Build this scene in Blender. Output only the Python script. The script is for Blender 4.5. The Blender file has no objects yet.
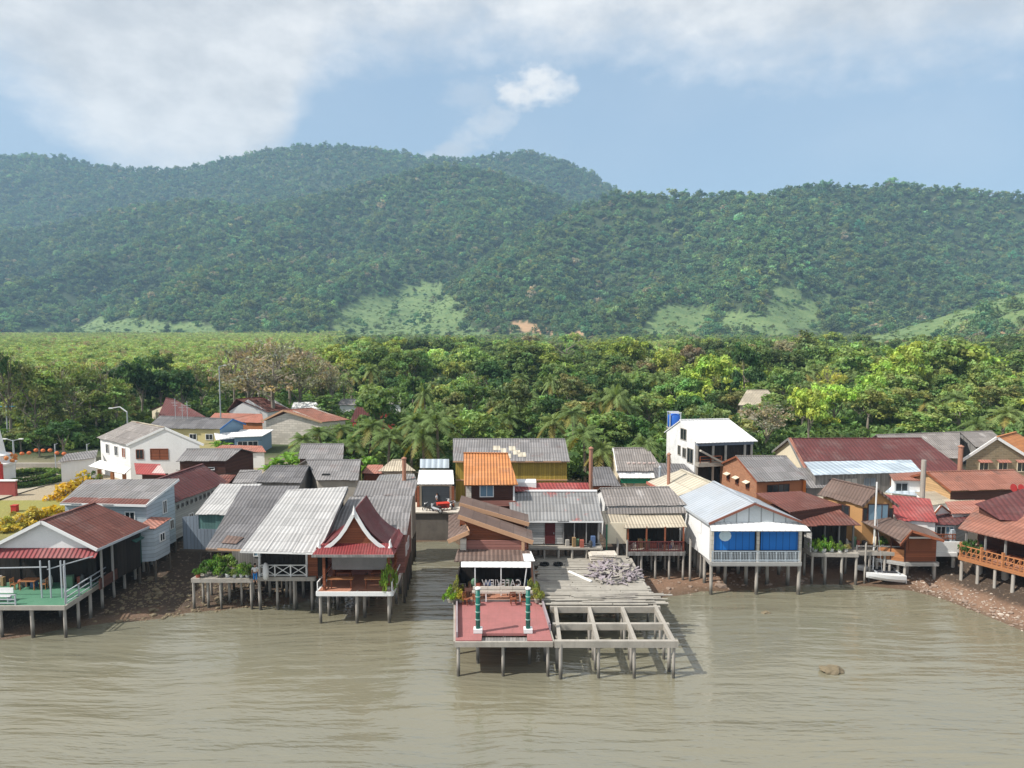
import bpy, bmesh, math, random
import numpy as np
from mathutils import Vector, Matrix, noise as mnoise
R = random.Random(7)
rng = np.random.default_rng(11)
rad = math.radians
scene = bpy.context.scene
col = scene.collection

# ------------------------------------------------------------------ camera geometry
FOC = 711.0; CZ = 24.0; PITCH = math.atan(58.0 / FOC)
def ray(px, py):
    dx = (px - 512) / FOC; dy = (384 - py) / FOC
    return Vector((dx, math.cos(PITCH) + dy * math.sin(PITCH), -math.sin(PITCH) + dy * math.cos(PITCH)))
def P(px, py, z):                      # the point of height z seen at a pixel of the photograph
    d = ray(px, py); t = (z - CZ) / d.z
    return Vector((d.x * t, d.y * t, z))
def PY(px, py, y):                     # the point at depth y
    d = ray(px, py); t = y / d.y
    return Vector((d.x * t, y, CZ + d.z * t))
def PS(px, py, y0, z0, s):             # the point on a slope rising s per metre of depth from (y0, z0)
    d = ray(px, py); t = (z0 - s * y0 - CZ) / (d.z - s * d.y)
    return Vector((d.x * t, d.y * t, CZ + d.z * t))
def proj(v):
    x, y, z = v[0], v[1], v[2] - CZ
    f = y * math.cos(PITCH) - z * math.sin(PITCH); u = y * math.sin(PITCH) + z * math.cos(PITCH)
    return 512 + FOC * x / f, 384 - FOC * u / f

# ------------------------------------------------------------------ materials
def _new(name):
    m = bpy.data.materials.new(name); m.use_nodes = True
    nt = m.node_tree; b = nt.nodes['Principled BSDF']
    return m, nt, b
class N:
    """tiny node helper"""
    def __init__(s, nt): s.nt = nt
    def n(s, t, **kw):
        x = s.nt.nodes.new(t)
        for k, v in kw.items(): setattr(x, k, v)
        return x
    def l(s, a, b): s.nt.links.new(a, b)
    def put(s, sock, v):
        if isinstance(v, (int, float)): sock.default_value = v
        elif isinstance(v, (tuple, list)):
            sock.default_value = tuple(v) if len(v) != 3 or sock.type != 'RGBA' else (*v, 1)
        else: s.l(v, sock)
    def math(s, op, a, b=0.0, c=None, clamp=False):
        x = s.n('ShaderNodeMath', operation=op, use_clamp=clamp)
        s.put(x.inputs[0], a); s.put(x.inputs[1], b)
        if c is not None: s.put(x.inputs[2], c)
        return x.outputs[0]
    def mix(s, f, a, b, mode='MIX'):
        x = s.n('ShaderNodeMix', data_type='RGBA', blend_type=mode)
        s.put(x.inputs[0], f); s.put(x.inputs[6], a); s.put(x.inputs[7], b)
        return x.outputs[2]
    def ramp(s, f, lo, hi, a=0.0, b=1.0, smooth=True):
        x = s.n('ShaderNodeMapRange', interpolation_type='SMOOTHSTEP' if smooth else 'LINEAR')
        s.put(x.inputs[0], f); s.put(x.inputs[1], lo); s.put(x.inputs[2], hi); s.put(x.inputs[3], a); s.put(x.inputs[4], b)
        return x.outputs[0]
    def noise(s, vec, scale, detail=4, rough=.55):
        x = s.n('ShaderNodeTexNoise'); x.inputs['Scale'].default_value = scale
        x.inputs['Detail'].default_value = detail; x.inputs['Roughness'].default_value = rough
        if vec is not None: s.l(vec, x.inputs['Vector'])
        return x.outputs['Fac']
    def mapping(s, vec, sc):
        x = s.n('ShaderNodeMapping'); s.l(vec, x.inputs[0]); x.inputs['Scale'].default_value = sc
        return x.outputs[0]
    def white(s, v):
        x = s.n('ShaderNodeTexWhiteNoise', noise_dimensions='1D'); s.put(x.inputs['W'], v); return x.outputs['Value']
    def bump(s, h, strength, dist=.05):
        x = s.n('ShaderNodeBump'); x.inputs['Strength'].default_value = strength; x.inputs['Distance'].default_value = dist
        s.l(h, x.inputs['Height']); return x.outputs[0]

_mats = {}
def M(name, c1, c2=None, pat=None, per=.25, row=0.0, stain=.5, rough=.75, bump=.5, var=.25, c3=None, spec=.3, patch=None, seed=0.0, tide=False):
    """a weathered surface: two colours mixed by noise, streaks, and a pattern laid along the slope or the wall"""
    if name in _mats: return _mats[name]
    m, nt, b = _new(name); k = N(nt)
    tc = k.n('ShaderNodeTexCoord'); ob = tc.outputs['Object']; uv = tc.outputs['UV']
    if seed:
        mp = k.n('ShaderNodeMapping'); k.l(ob, mp.inputs[0]); mp.inputs['Location'].default_value = (seed, seed * 2, seed * .7); ob = mp.outputs[0]
    c2 = c2 or tuple(x * .62 for x in c1)
    f = k.ramp(k.noise(ob, .7, 6, .65), .38, .68)
    st = k.ramp(k.noise(k.mapping(uv, (2.2, .22, 1)), 1.0, 4, .6), .42, .75)
    fac = k.math('MULTIPLY', k.math('MAXIMUM', f, st), stain)
    colr = k.mix(fac, c1, c2)
    fine = k.noise(ob, 9, 3, .7)
    colr = k.mix(.35, colr, k.mix(fine, tuple(x * .6 for x in c1), tuple(min(1, x * 1.35) for x in c1)))
    if c3: colr = k.mix(k.math('MULTIPLY', k.ramp(k.noise(ob, .55, 5, .7), .57, .66), .85), colr, c3)
    sx = k.n('ShaderNodeSeparateXYZ'); k.l(uv, sx.inputs[0]); u, v = sx.outputs[0], sx.outputs[1]
    if tide:
        gp = k.n('ShaderNodeSeparateXYZ'); k.l(k.n('ShaderNodeNewGeometry').outputs['Position'], gp.inputs[0])
        zz = k.math('ADD', gp.outputs[2], k.math('MULTIPLY', k.math('SUBTRACT', k.noise(ob, 1.5, 3), .5), .8))
        colr = k.mix(k.ramp(zz, .25, 1.15, .85, 0), colr, (.045, .04, .03))
    h = None
    if pat in ('ribs', 'tile'):
        dn = k.ramp(k.noise(ob, .33, 5, .7), .45, .75); colr = k.mix(k.math('MULTIPLY', dn, .30), colr, (.36, .33, .30))
        rs = k.ramp(k.noise(k.mapping(uv, (3.2, .16, 1)), 1.0, 3, .6), .55, .72); colr = k.mix(k.math('MULTIPLY', rs, .38), colr, tuple(x * .5 for x in c2))
        a = k.math('MULTIPLY', u, 2 * math.pi / per)
        h = k.math('MULTIPLY_ADD', k.math('SINE', a), .5, .5)
        sheet = k.white(k.math('ADD', k.math('FLOOR', k.math('DIVIDE', u, per * 4.0)), k.math('MULTIPLY', k.math('FLOOR', k.math('DIVIDE', v, row or 1.5)), 17.3)))
        colr = k.mix(var, colr, k.mix(sheet, tuple(x * .55 for x in c1), tuple(min(1, x * 1.3) for x in c1)))
        tone_mix = k.ramp(h, .0, .45, .42, 0.0)  # darkens the roof towards the rib valleys
        colr = k.mix(tone_mix, colr, tuple(x * .45 for x in c2))
        if row:
            fr = k.math('FRACT', k.math('DIVIDE', v, row))
            ln = k.ramp(fr, 0, .10, 1, 0)
            colr = k.mix(k.math('MULTIPLY', ln, .4), colr, tuple(x * .5 for x in c2))
            h = k.math('ADD', h, k.math('MULTIPLY', fr, -.5))
        if patch:
            pw = k.white(k.math('ADD', k.math('FLOOR', k.math('DIVIDE', u, 1.05)), k.math('MULTIPLY', k.math('FLOOR', k.math('DIVIDE', v, 1.4)), 31.7)))
            colr = k.mix(k.ramp(pw, 1 - patch[1], 1 - patch[1] + .01), colr, patch[0])
    elif pat in ('hplank', 'vplank'):
        a = k.math('DIVIDE', v if pat == 'hplank' else u, per)
        w = k.white(k.math('FLOOR', a)); fr = k.math('FRACT', a)
        colr = k.mix(var, colr, k.mix(w, tuple(x * .5 for x in c1), tuple(min(1, x * 1.4) for x in c1)))
        gap = k.math('MAXIMUM', k.ramp(fr, 0, .09, 1, 0), k.ramp(fr, .93, 1, 0, 1))
        colr = k.mix(k.math('MULTIPLY', gap, .7), colr, tuple(x * .25 for x in c2))
        h = k.math('SUBTRACT', 1.0, gap)
    elif pat == 'brick':
        br = k.n('ShaderNodeTexBrick'); k.l(uv, br.inputs['Vector']); br.inputs['Scale'].default_value = 1
        br.inputs['Brick Width'].default_value = per * 2.4; br.inputs['Row Height'].default_value = per; br.inputs['Mortar Size'].default_value = per * .09
        k.put(br.inputs['Color1'], tuple(x * .8 for x in c1)); k.put(br.inputs['Color2'], tuple(min(1, x * 1.2) for x in c1)); k.put(br.inputs['Mortar'], c2)
        colr = k.mix(.75, colr, br.outputs['Color']); h = br.outputs['Fac']
    elif pat == 'grid':
        g = None
        for cc in (u, v):
            fr = k.math('FRACT', k.math('DIVIDE', cc, per)); q = k.ramp(fr, 0, .06, 1, 0); g = q if g is None else k.math('MAXIMUM', g, q)
        colr = k.mix(k.math('MULTIPLY', g, .35), colr, tuple(x * .5 for x in c2)); h = k.math('SUBTRACT', 1.0, g)
    hh = k.math('MULTIPLY', fine, .25)
    if h is not None: hh = k.math('ADD', hh, h)
    k.l(k.bump(hh, bump, per * .35 if pat else .03), b.inputs['Normal'])
    k.l(colr, b.inputs['Base Color']); b.inputs['Roughness'].default_value = rough
    b.inputs['Specular IOR Level'].default_value = spec
    _mats[name] = m
    return m

GREY = (.30, .295, .29)
roof_dark = M('dark grey corrugated roof', (.17, .165, .17), (.085, .08, .085), 'ribs', .32, 1.3, .7, var=.45, c3=(.28, .26, .25))
roof_mid = M('grey corrugated roof', (.25, .24, .24), (.14, .13, .13), 'ribs', .32, 1.3, .6, var=.4, c3=(.20, .15, .14), seed=3)
roof_mid2 = M('brownish grey corrugated roof', (.27, .245, .23), (.155, .135, .125), 'ribs', .30, 1.3, .6, var=.35, c3=(.5, .47, .45), seed=9)
roof_light = M('pale fibre cement roof', (.46, .455, .45), (.30, .295, .29), 'ribs', .34, 1.15, .5, var=.3, patch=((.22, .21, .21), .035), seed=5)
roof_cream = M('cream sheet roof', (.54, .49, .39), (.38, .33, .25), 'ribs', .6, 2.2, .5, var=.25, bump=.25, seed=12)
roof_tan = M('rusty tan sheet roof', (.50, .44, .34), (.33, .26, .19), 'ribs', .30, 1.4, .6, var=.4, patch=((.22, .10, .07), .06), seed=14)
roof_maroon = M('maroon sheet roof', (.13, .038, .036), (.085, .03, .028), 'ribs', .5, 1.6, .6, var=.25, bump=.3, rough=.6, seed=2)
roof_redbrown = M('red brown tiled roof', (.165, .06, .046), (.12, .045, .035), 'ribs', .35, 1.0, .6, var=.3, c3=(.30, .15, .11), seed=4)
roof_redbrown2 = M('faded red brown roof', (.34, .145, .10), (.20, .085, .06), 'tile', .32, .9, .6, var=.3, c3=(.16, .09, .07), seed=6)
roof_brown = M('weathered brown roof', (.17, .115, .095), (.10, .07, .06), 'ribs', .35, 1.2, .6, var=.35, seed=8)
roof_red = M('red painted sheet roof', (.33, .065, .06), (.25, .05, .05), 'ribs', .35, 1.5, .6, var=.3, patch=((.5, .4, .38), .05), seed=10)
roof_salmon = M('salmon roof', (.40, .165, .12), (.36, .14, .1), 'ribs', .35, 1.0, .4, seed=11)
roof_orange = M('orange clay tile roof', (.58, .235, .085), (.40, .16, .065), 'tile', .30, .42, .35, var=.35, bump=.8, seed=13)
roof_white = M('white sheet roof', (.85, .85, .84), (.76, .76, .76), 'ribs', .5, 0, .3, var=.05, bump=.1, seed=15)
roof_blue = M('pale blue sheet roof', (.41, .445, .49), (.35, .385, .43), 'ribs', .45, 0, .35, var=.12, bump=.25, rough=.5, seed=16)
roof_metal = M('galvanised sheet roof', (.50, .58, .65), (.36, .44, .52), 'ribs', .7, 0, .5, var=.5, bump=.3, rough=.45, seed=17)
roof_patch = M('red and grey patched roof', (.27, .27, .27), (.15, .14, .14), 'ribs', .32, 1.3, .5, var=.35, c3=(.40, .07, .06), seed=21)
roof_thai = M('deep red glazed roof tiles', (.15, .022, .024), (.10, .02, .02), 'tile', .22, .28, .35, var=.3, rough=.45, seed=18)
roof_apron = M('bright red roof tiles', (.24, .04, .042), (.17, .035, .035), 'tile', .22, .28, .3, var=.3, rough=.45, seed=19)
awning_red = M('red and white ribbed awning', (.27, .055, .06), (.30, .14, .14), 'ribs', .36, 0, .3, var=.1, bump=.9, seed=20)
white_wall = M('white painted wall', (.80, .80, .79), (.62, .62, .60), stain=.45, bump=.1)
white_patchy = M('patchy white plaster', (.80, .80, .79), (.46, .46, .47), stain=.75, bump=.15, seed=2)
white_board = M('white boards', (.78, .78, .77), (.6, .6, .6), 'hplank', .3, var=.12, stain=.4, bump=.3)
white_trim = M('white trim paint', (.80, .80, .79), (.66, .66, .65), stain=.3, bump=.1)
pale_vboard = M('pale grey upright boards', (.62, .66, .68), (.46, .5, .53), 'vplank', 1.1, var=.2, stain=.4, bump=.3)
palegrey_wall = M('pale blue grey wall', (.46, .52, .57), (.32, .36, .40), 'hplank', .35, var=.2, stain=.6, bump=.3)
cream_wall = M('cream wall', (.72, .64, .49), (.56, .48, .36), stain=.5, bump=.1)
yellow_wall = M('yellow wall', (.62, .53, .27), (.55, .45, .2), stain=.4, bump=.1)
ochre_wall = M('ochre corrugated wall', (.42, .30, .055), (.25, .19, .06), 'vplank', .28, var=.35, stain=.6, bump=.6)
blue_wall = M('blue grey wall', (.22, .33, .45), (.16, .25, .34), stain=.4)
orange_wall = M('orange painted wall', (.43, .165, .075), (.30, .12, .06), stain=.4, bump=.1)
orange_brick = M('orange brown bricks', (.34, .165, .095), (.30, .16, .10), 'brick', .16, stain=.5, bump=.4)
ochre_brick = M('yellowish boards', (.50, .32, .16), (.36, .22, .11), 'hplank', .25, stain=.5, bump=.4)
stone_wall = M('brown stone wall', (.24, .19, .12), (.34, .28, .19), 'brick', .28, stain=.6, bump=.5)
brown_wall = M('dark brown boards', (.085, .035, .025), (.05, .025, .02), 'hplank', .22, var=.35, stain=.5)
redwood = M('red brown wood', (.26, .085, .04), (.15, .05, .03), 'hplank', .2, var=.4, stain=.4)
orangewood = M('orange varnished wood', (.42, .18, .075), (.32, .12, .05), 'hplank', .15, var=.3, stain=.4)
pinkbrown = M('pinkish brown boards', (.30, .135, .11), (.2, .09, .075), 'hplank', .25, var=.3, stain=.5)
tan_fascia = M('tan fascia board', (.50, .30, .18), (.38, .22, .14), stain=.4)
teal_wall = M('dull teal corrugated wall', (.10, .20, .19), (.07, .13, .13), 'vplank', .3, var=.4, stain=.6)
bluegrey_sheet = M('blue grey corrugated sheet', (.20, .24, .29), (.12, .14, .17), 'vplank', .35, var=.4, stain=.6)
green_wall = M('dark green boards', (.035, .10, .085), (.03, .07, .06), 'vplank', .3, var=.4, stain=.5)
grey_boards = M('weathered grey boards', (.25, .24, .23), (.13, .12, .115), 'vplank', .22, var=.55, stain=.6)
grey_hboards = M('pale weathered boards', (.45, .44, .42), (.28, .27, .26), 'hplank', .22, var=.4, stain=.5)
shade_boards = M('boards with painted interior shade', (.024, .019, .016), (.012, .010, .009), 'vplank', .4, var=.4)  # near-black boards: the shade of rooms is put into their colour
shutter_dark = M('dark roller shutter', (.05, .06, .07), (.035, .04, .05), 'hplank', .12, var=.2, stain=.3)
concrete = M('old concrete', (.39, .36, .315), (.20, .185, .16), stain=.7, bump=.4)
concrete_pale = M('pale concrete', (.60, .55, .48), (.42, .38, .32), 'brick', .4, stain=.6, bump=.2)
stilt_mat = M('weathered stilt', (.40, .37, .33), (.18, .16, .14), stain=.8, bump=.5, tide=True)
stilt_shaded = M('timber stilt with painted shade', (.12, .10, .08), (.06, .05, .04), stain=.8, bump=.5, tide=True)  # darker stilt colour carries the shade under the houses
deck_wood = M('silvery deck planks', (.38, .35, .305), (.30, .275, .24), 'hplank', .24, var=.5, stain=.6)
plank_obj = M('bleached plank', (.37, .345, .30), (.22, .20, .175), stain=.7, bump=.4, c3=(.22, .2, .18))
deck_green = M('green painted deck', (.075, .20, .125), (.12, .25, .165), 'grid', 1.2, stain=.6, bump=.1)
deck_red = M('pinkish red deck tiles', (.36, .14, .135), (.24, .11, .10), 'grid', .6, stain=.75, bump=.15)
terracotta = M('terracotta floor', (.42, .20, .13), (.30, .14, .09), 'grid', .4, stain=.5)
green_post = M('glossy dark green paint', (.01, .13, .10), (.01, .09, .07), stain=.3, rough=.35)
blue_cloth = M('bright blue tarpaulin', (.015, .17, .56), (.012, .13, .45), 'vplank', .6, var=.05, stain=.3, bump=.1, rough=.5)
blue_paint = M('blue painted boards', (.05, .16, .40), (.04, .12, .3), stain=.3)
grey_metal = M('grey painted steel', (.42, .45, .48), (.3, .32, .34), stain=.4, rough=.5)
orange_pipe = M('rusty orange pipe', (.38, .19, .13), (.26, .13, .09), stain=.6)
red_paint = M('red paint', (.45, .035, .03), (.3, .03, .03), stain=.3, rough=.5)
black_rubber = M('black rubber', (.02, .02, .02), (.03, .03, .03), stain=.3)
blue_plastic = M('blue plastic', (.02, .11, .45), (.02, .09, .36), stain=.3, rough=.4)
net_mat = M('grey mesh blind', (.30, .285, .27), (.2, .19, .18), stain=.6)
hedge_soil = M('bare soil', (.30, .23, .15), (.22, .17, .11), stain=.6)
rock_mat = M('brown boulder', (.20, .16, .10), (.11, .09, .06), stain=.8, bump=.8)
stone_mat = M('shore stones', (.32, .24, .19), (.18, .13, .10), stain=.8, bump=.6)
stone_pale = M('pale shore stones', (.52, .45, .38), (.36, .3, .25), stain=.8, bump=.6)
lavender_board = M('faded lavender board', (.32, .28, .30), (.2, .17, .18), stain=.7)
bark = M('grey bark', (.26, .225, .18), (.15, .125, .10), stain=.7, bump=.8)
palm_bark = M('palm bark', (.27, .225, .18), (.16, .13, .10), 'hplank', .18, var=.3, stain=.6)
skin_mat = M('skin', (.38, .21, .14), (.34, .19, .12), stain=.2, rough=.6)
hair_mat = M('black hair', (.02, .017, .015), (.015, .012, .01), stain=.2)
def cloth(name, c): return M(name, c, tuple(x * .8 for x in c), stain=.3, rough=.9)

def glass_mat(name, c, rough=.12):
    m, nt, b = _new(name); b.inputs['Base Color'].default_value = (*c, 1); b.inputs['Roughness'].default_value = rough
    b.inputs['Specular IOR Level'].default_value = .6
    return m
dark_glass = glass_mat('dark window glass', (.02, .025, .03))
blue_glass = glass_mat('bluish curtained glass', (.16, .26, .34), .2)

def leaf_mat(name, mode):
    """leaf surface: the clump tint times the tree's own colour"""
    m, nt, b = _new(name); k = N(nt)
    at = k.n('ShaderNodeAttribute'); at.attribute_name = 'shade'
    if mode == 'inst':
        a2 = k.n('ShaderNodeAttribute', attribute_type='INSTANCER'); a2.attribute_name = 'tint'; base = a2.outputs['Color']
    else:
        base = k.n('ShaderNodeObjectInfo').outputs['Color']
    c = k.mix(1.0, base, at.outputs['Color'], 'MULTIPLY')
    k.l(c, b.inputs['Base Color']); b.inputs['Roughness'].default_value = .6; b.inputs['Specular IOR Level'].default_value = .25
    tr = k.n('ShaderNodeBsdfTranslucent'); k.l(k.mix(1.0, c, (1.25, 1.15, .55), 'MULTIPLY'), tr.inputs['Color'])
    ms = k.n('ShaderNodeMixShader'); ms.inputs[0].default_value = .36
    out = nt.nodes['Material Output']; k.l(b.outputs[0], ms.inputs[1]); k.l(tr.outputs[0], ms.inputs[2]); k.l(ms.outputs[0], out.inputs[0])
    return m
leaf_obj = leaf_mat('leaves', 'obj'); leaf_inst = leaf_mat('distant leaves', 'inst')

# ------------------------------------------------------------------ mesh building
class MB:
    def __init__(s): s.v = []; s.f = []
    def face(s, pts):
        i = len(s.v); s.v += [Vector(p) for p in pts]; s.f.append(list(range(i, i + len(pts))))
    def hexa(s, a, b):                 # two rings of the same count
        n = len(a); i = len(s.v); s.v += [Vector(p) for p in a] + [Vector(p) for p in b]
        s.f.append([i + q for q in range(n)][::-1]); s.f.append([i + n + q for q in range(n)])
        for q in range(n):
            w = (q + 1) % n; s.f.append([i + q, i + w, i + n + w, i + n + q])
    def slab(s, pts, th):              # a sheet of thickness th hanging below its top corners
        top = [Vector(p) for p in pts]; n = (top[1] - top[0]).cross(top[2] - top[0]).normalized()
        if n.z < 0: top.reverse(); n = -n
        s.hexa([p - n * th for p in top], top)
    def sheets(s, pts, th, w=1.05):    # a roof slope laid in separate overlapping sheets with uneven ends; pts begin with the eave
        a, b, c, d = [Vector(p) for p in pts]; n = max(2, round((b - a).length / w)); g = random.Random(int(abs(a.x * 97 + b.y * 31)) + n)
        for i in range(n):
            u0, u1 = i / n, (i + 1) / n; e0, e1 = a.lerp(b, u0), a.lerp(b, u1); r0, r1 = d.lerp(c, u0), d.lerp(c, u1); up = Vector((0, 0, .014 * (i % 2) + g.uniform(0, .018)))
            o = (e0 - r0).normalized() * g.uniform(-.05, .10); k = 3; tw = Vector((0, 0, g.uniform(-.02, .02)))
            for q in range(k):
                f0, f1 = q / k, (q + 1) / k; st = Vector((0, 0, .012 * (k - q) * .0 + .010 * q))
                p0, p1 = (e0 + o if q == 0 else e0.lerp(r0, f0 - .012)), (e1 + o if q == 0 else e1.lerp(r1, f0 - .012))
                s.slab([p0 + up + st + (tw if q == 0 else tw * 0), p1 + up + st, e1.lerp(r1, f1) + up + st, e0.lerp(r0, f1) + up + st], th * .55)
    def plate(s, pts, vec):            # polygon extruded by a vector
        a = [Vector(p) for p in pts]; s.hexa(a, [p + Vector(vec) for p in a])
    def box(s, c, size, rz=0.0):
        c = Vector(c); x, y, z = size[0] / 2, size[1] / 2, size[2] / 2; m = Matrix.Rotation(rz, 3, 'Z')
        q = [m @ Vector((i, j, 0)) for i, j in ((-x, -y), (x, -y), (x, y), (-x, y))]
        s.hexa([c + p - Vector((0, 0, z)) for p in q], [c + p + Vector((0, 0, z)) for p in q])
    def bar(s, a, b, w, h=None, up=(0, 0, 1)):
        a, b = Vector(a), Vector(b); h = h or w; d = (b - a).normalized(); up = Vector(up)
        if abs(d.dot(up)) > .98: up = Vector((0, 1, 0))
        r = d.cross(up).normalized(); u = r.cross(d).normalized()
        q = [r * i * w / 2 + u * j * h / 2 for i, j in ((-1, -1), (1, -1), (1, 1), (-1, 1))]
        s.hexa([a + p for p in q], [b + p for p in q])
    def tube(s, pts, radii, n=8):
        pts = [Vector(p) for p in pts]; rings = []
        for i, p in enumerate(pts):
            d = (pts[min(i + 1, len(pts) - 1)] - pts[max(i - 1, 0)]).normalized()
            a = Vector((1, 0, 0)) if abs(d.x) < .9 else Vector((0, 1, 0)); r = d.cross(a).normalized(); u = r.cross(d)
            rr = radii[i] if isinstance(radii, (list, tuple)) else radii
            k = len(s.v); s.v += [p + (r * math.cos(2 * math.pi * q / n) + u * math.sin(2 * math.pi * q / n)) * rr for q in range(n)]; rings.append(k)
        for a, b in zip(rings, rings[1:]):
            for q in range(n):
                w = (q + 1) % n; s.f.append([a + q, a + w, b + w, b + q])
        s.f.append([rings[0] + q for q in range(n)][::-1]); s.f.append([rings[-1] + q for q in range(n)])
    def lathe(s, c, prof, n=12):
        c = Vector(c); s.tube([c + Vector((0, 0, z)) for r, z in prof], [max(r, .002) for r, z in prof], n)
    def blob(s, c, r, seed=0, sub=2, amp=.3, sq=(1, 1, 1)):
        bm = bmesh.new(); bmesh.ops.create_icosphere(bm, subdivisions=sub, radius=1); i = len(s.v); c = Vector(c)
        for v in bm.verts:
            q = v.co * (1 + amp * mnoise.noise(v.co * 1.7 + Vector((seed, seed * 1.3, 0))))
            s.v.append(c + Vector((q.x * r * sq[0], q.y * r * sq[1], q.z * r * sq[2])))
        for f in bm.faces: s.f.append([i + v.index for v in f.verts])
        bm.free()
    def build(s, name, mat, parent=None, smooth=False):
        me = bpy.data.meshes.new(name)
        off = Vector(parent.get('_w', (0, 0, 0))) if parent is not None else Vector((0, 0, 0))
        me.from_pydata([tuple(v - off) for v in s.v], [], s.f)
        uvl = me.uv_layers.new(name='UVMap'); uv = uvl.data
        for p in me.polygons:          # u runs level along the face, v runs up its slope; metres
            n = p.normal; t = Vector((-n.y, n.x, 0))
            t = t.normalized() if t.length > .04 else Vector((1, 0, 0)); b = n.cross(t)
            for li in p.loop_indices:
                co = Vector(me.vertices[me.loops[li].vertex_index].co)
                uv[li].uv = (co.dot(t), co.dot(b))
            p.use_smooth = smooth
        me.materials.append(mat)
        o = bpy.data.objects.new(name, me); col.objects.link(o)
        if parent is not None: o.parent = parent; o['_w'] = tuple(off)
        return o

def tag(o, label=None, cat=None, group=None, kind=None):
    if label: o['label'] = label
    if cat: o['category'] = cat
    if group: o['group'] = group
    if kind: o['kind'] = kind
    return o
ALL = []
def thing(name, label, cat, loc=(0, 0, 0), group=None):
    o = bpy.data.objects.new(name, None); col.objects.link(o); o.location = loc; o.empty_display_size = .3
    o['_w'] = tuple(loc); ALL.append(o)
    return tag(o, label, cat, group)
def single(name, mb, mat, label, cat, group=None, loc=None, smooth=False):
    """a thing that is one mesh, its origin at its base"""
    loc = loc or tuple(sum((v for v in mb.v), Vector()) / len(mb.v))
    class L(dict): pass
    d = {'_w': loc}
    me = mb.build(name, mat, None, smooth); off = Vector(loc)
    me.data.transform(Matrix.Translation(-off)); me.location = loc
    return tag(me, label, cat, group)
def copy_tree(o, label=None, loc=None, rz=None, deep=True):
    c = o.copy(); col.objects.link(c)
    if label: c['label'] = label
    if loc is not None: c.location = loc
    if rz is not None: c.rotation_euler = (0, 0, rz)
    if deep:
        for ch in list(o.children):
            d = ch.copy(); col.objects.link(d); d.parent = c
            for g in list(ch.children):
                e = g.copy(); col.objects.link(e); e.parent = d
    return c

# ------------------------------------------------------------------ terrain
def interp(x, pts):
    return float(np.interp(x, [p[0] for p in pts], [p[1] for p in pts]))
SHORE = [(-300, 20), (-80, 49), (-45, 52.4), (-39, 52.8), (-33, 55.9), (-29, 56.6), (-27, 58), (-22, 59.2), (-18.4, 60), (-17.2, 62.5), (-15.5, 67), (-13.4, 72),
         (-12.6, 77.6), (-6.6, 77.8), (-5.6, 76), (-3, 73), (2, 66.5), (11, 63.4), (12.9, 61.2), (17.5, 62.6), (22.5, 63.2), (27.7, 64.6), (33, 64.2),
         (36.3, 63), (38, 61), (39.3, 57.6), (40.4, 54), (44, 46), (55, 36), (90, 26), (300, 10)]
SX = np.array([p[0] for p in SHORE], float); SY = np.array([p[1] for p in SHORE], float)
# skylines: distance of the crest, distance of the foot, height of the crest (given as the row it reaches in the photograph)
LAYERS = [
    (2500, 1450, [(-900, 190), (-400, 172), (-200, 166), (0, 157), (40, 153), (70, 157), (100, 163), (140, 168), (180, 168), (215, 163), (240, 156), (270, 149), (300, 145),
                  (330, 144), (360, 146), (400, 151), (430, 156), (470, 157), (500, 153), (530, 150), (560, 158), (590, 172), (610, 186), (660, 215), (760, 260), (1000, 300), (2000, 320)]),
    (1850, 1050, [(-900, 240), (-400, 232), (-100, 226), (0, 232), (60, 224), (130, 207), (190, 198), (230, 202), (260, 205), (300, 198), (340, 190), (380, 178), (420, 168), (460, 166),
                  (500, 172), (540, 188), (580, 204), (640, 235), (700, 275), (800, 310), (2000, 320)]),
    (1450, 900, [(-900, 330), (330, 331), (345, 326), (380, 312), (420, 292), (460, 270), (500, 247), (540, 224), (580, 203), (610, 194), (640, 191), (680, 193), (720, 191), (760, 193),
                 (790, 187), (820, 184), (850, 185), (880, 180), (920, 185), (960, 188), (1000, 192), (1024, 198), (1100, 200), (1300, 215), (1600, 235), (2200, 260)]),
    (760, 470, [(-900, 345), (800, 345), (840, 340), (870, 332), (915, 319), (960, 305), (1000, 293), (1024, 286), (1100, 272), (1300, 255), (1700, 270), (2200, 280)]),
]
def _crest(i, T):
    yc, yf, sk = LAYERS[i]
    px = 512 + FOC * T / math.cos(PITCH)          # close enough at the horizon
    ys = np.interp(px, [q[0] for q in sk], [q[1] for q in sk])
    dy = (384 - ys) / FOC
    slope = (-math.sin(PITCH) + dy * math.cos(PITCH)) / (math.cos(PITCH) + dy * math.sin(PITCH))
    return CZ + yc * slope - (9.0 if i < 3 else 5.0)
_nz = [(rng.uniform(0, 6.28), rng.uniform(0, 6.28), rng.uniform(-.9, .9)) for _ in range(9)]
def wob(X, Y, s):
    a = np.zeros_like(X)
    for q, (p1, p2, r) in enumerate(_nz):
        f = s * (1.0 + .55 * q); ang = r * 2.2 + q * 1.7
        a += np.sin((X * math.cos(ang) + Y * math.sin(ang)) * f + p1 + 1.3 * np.sin(Y * f * .6 + p2)) / (1 + .45 * q)
    return a / 3.2
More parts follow.
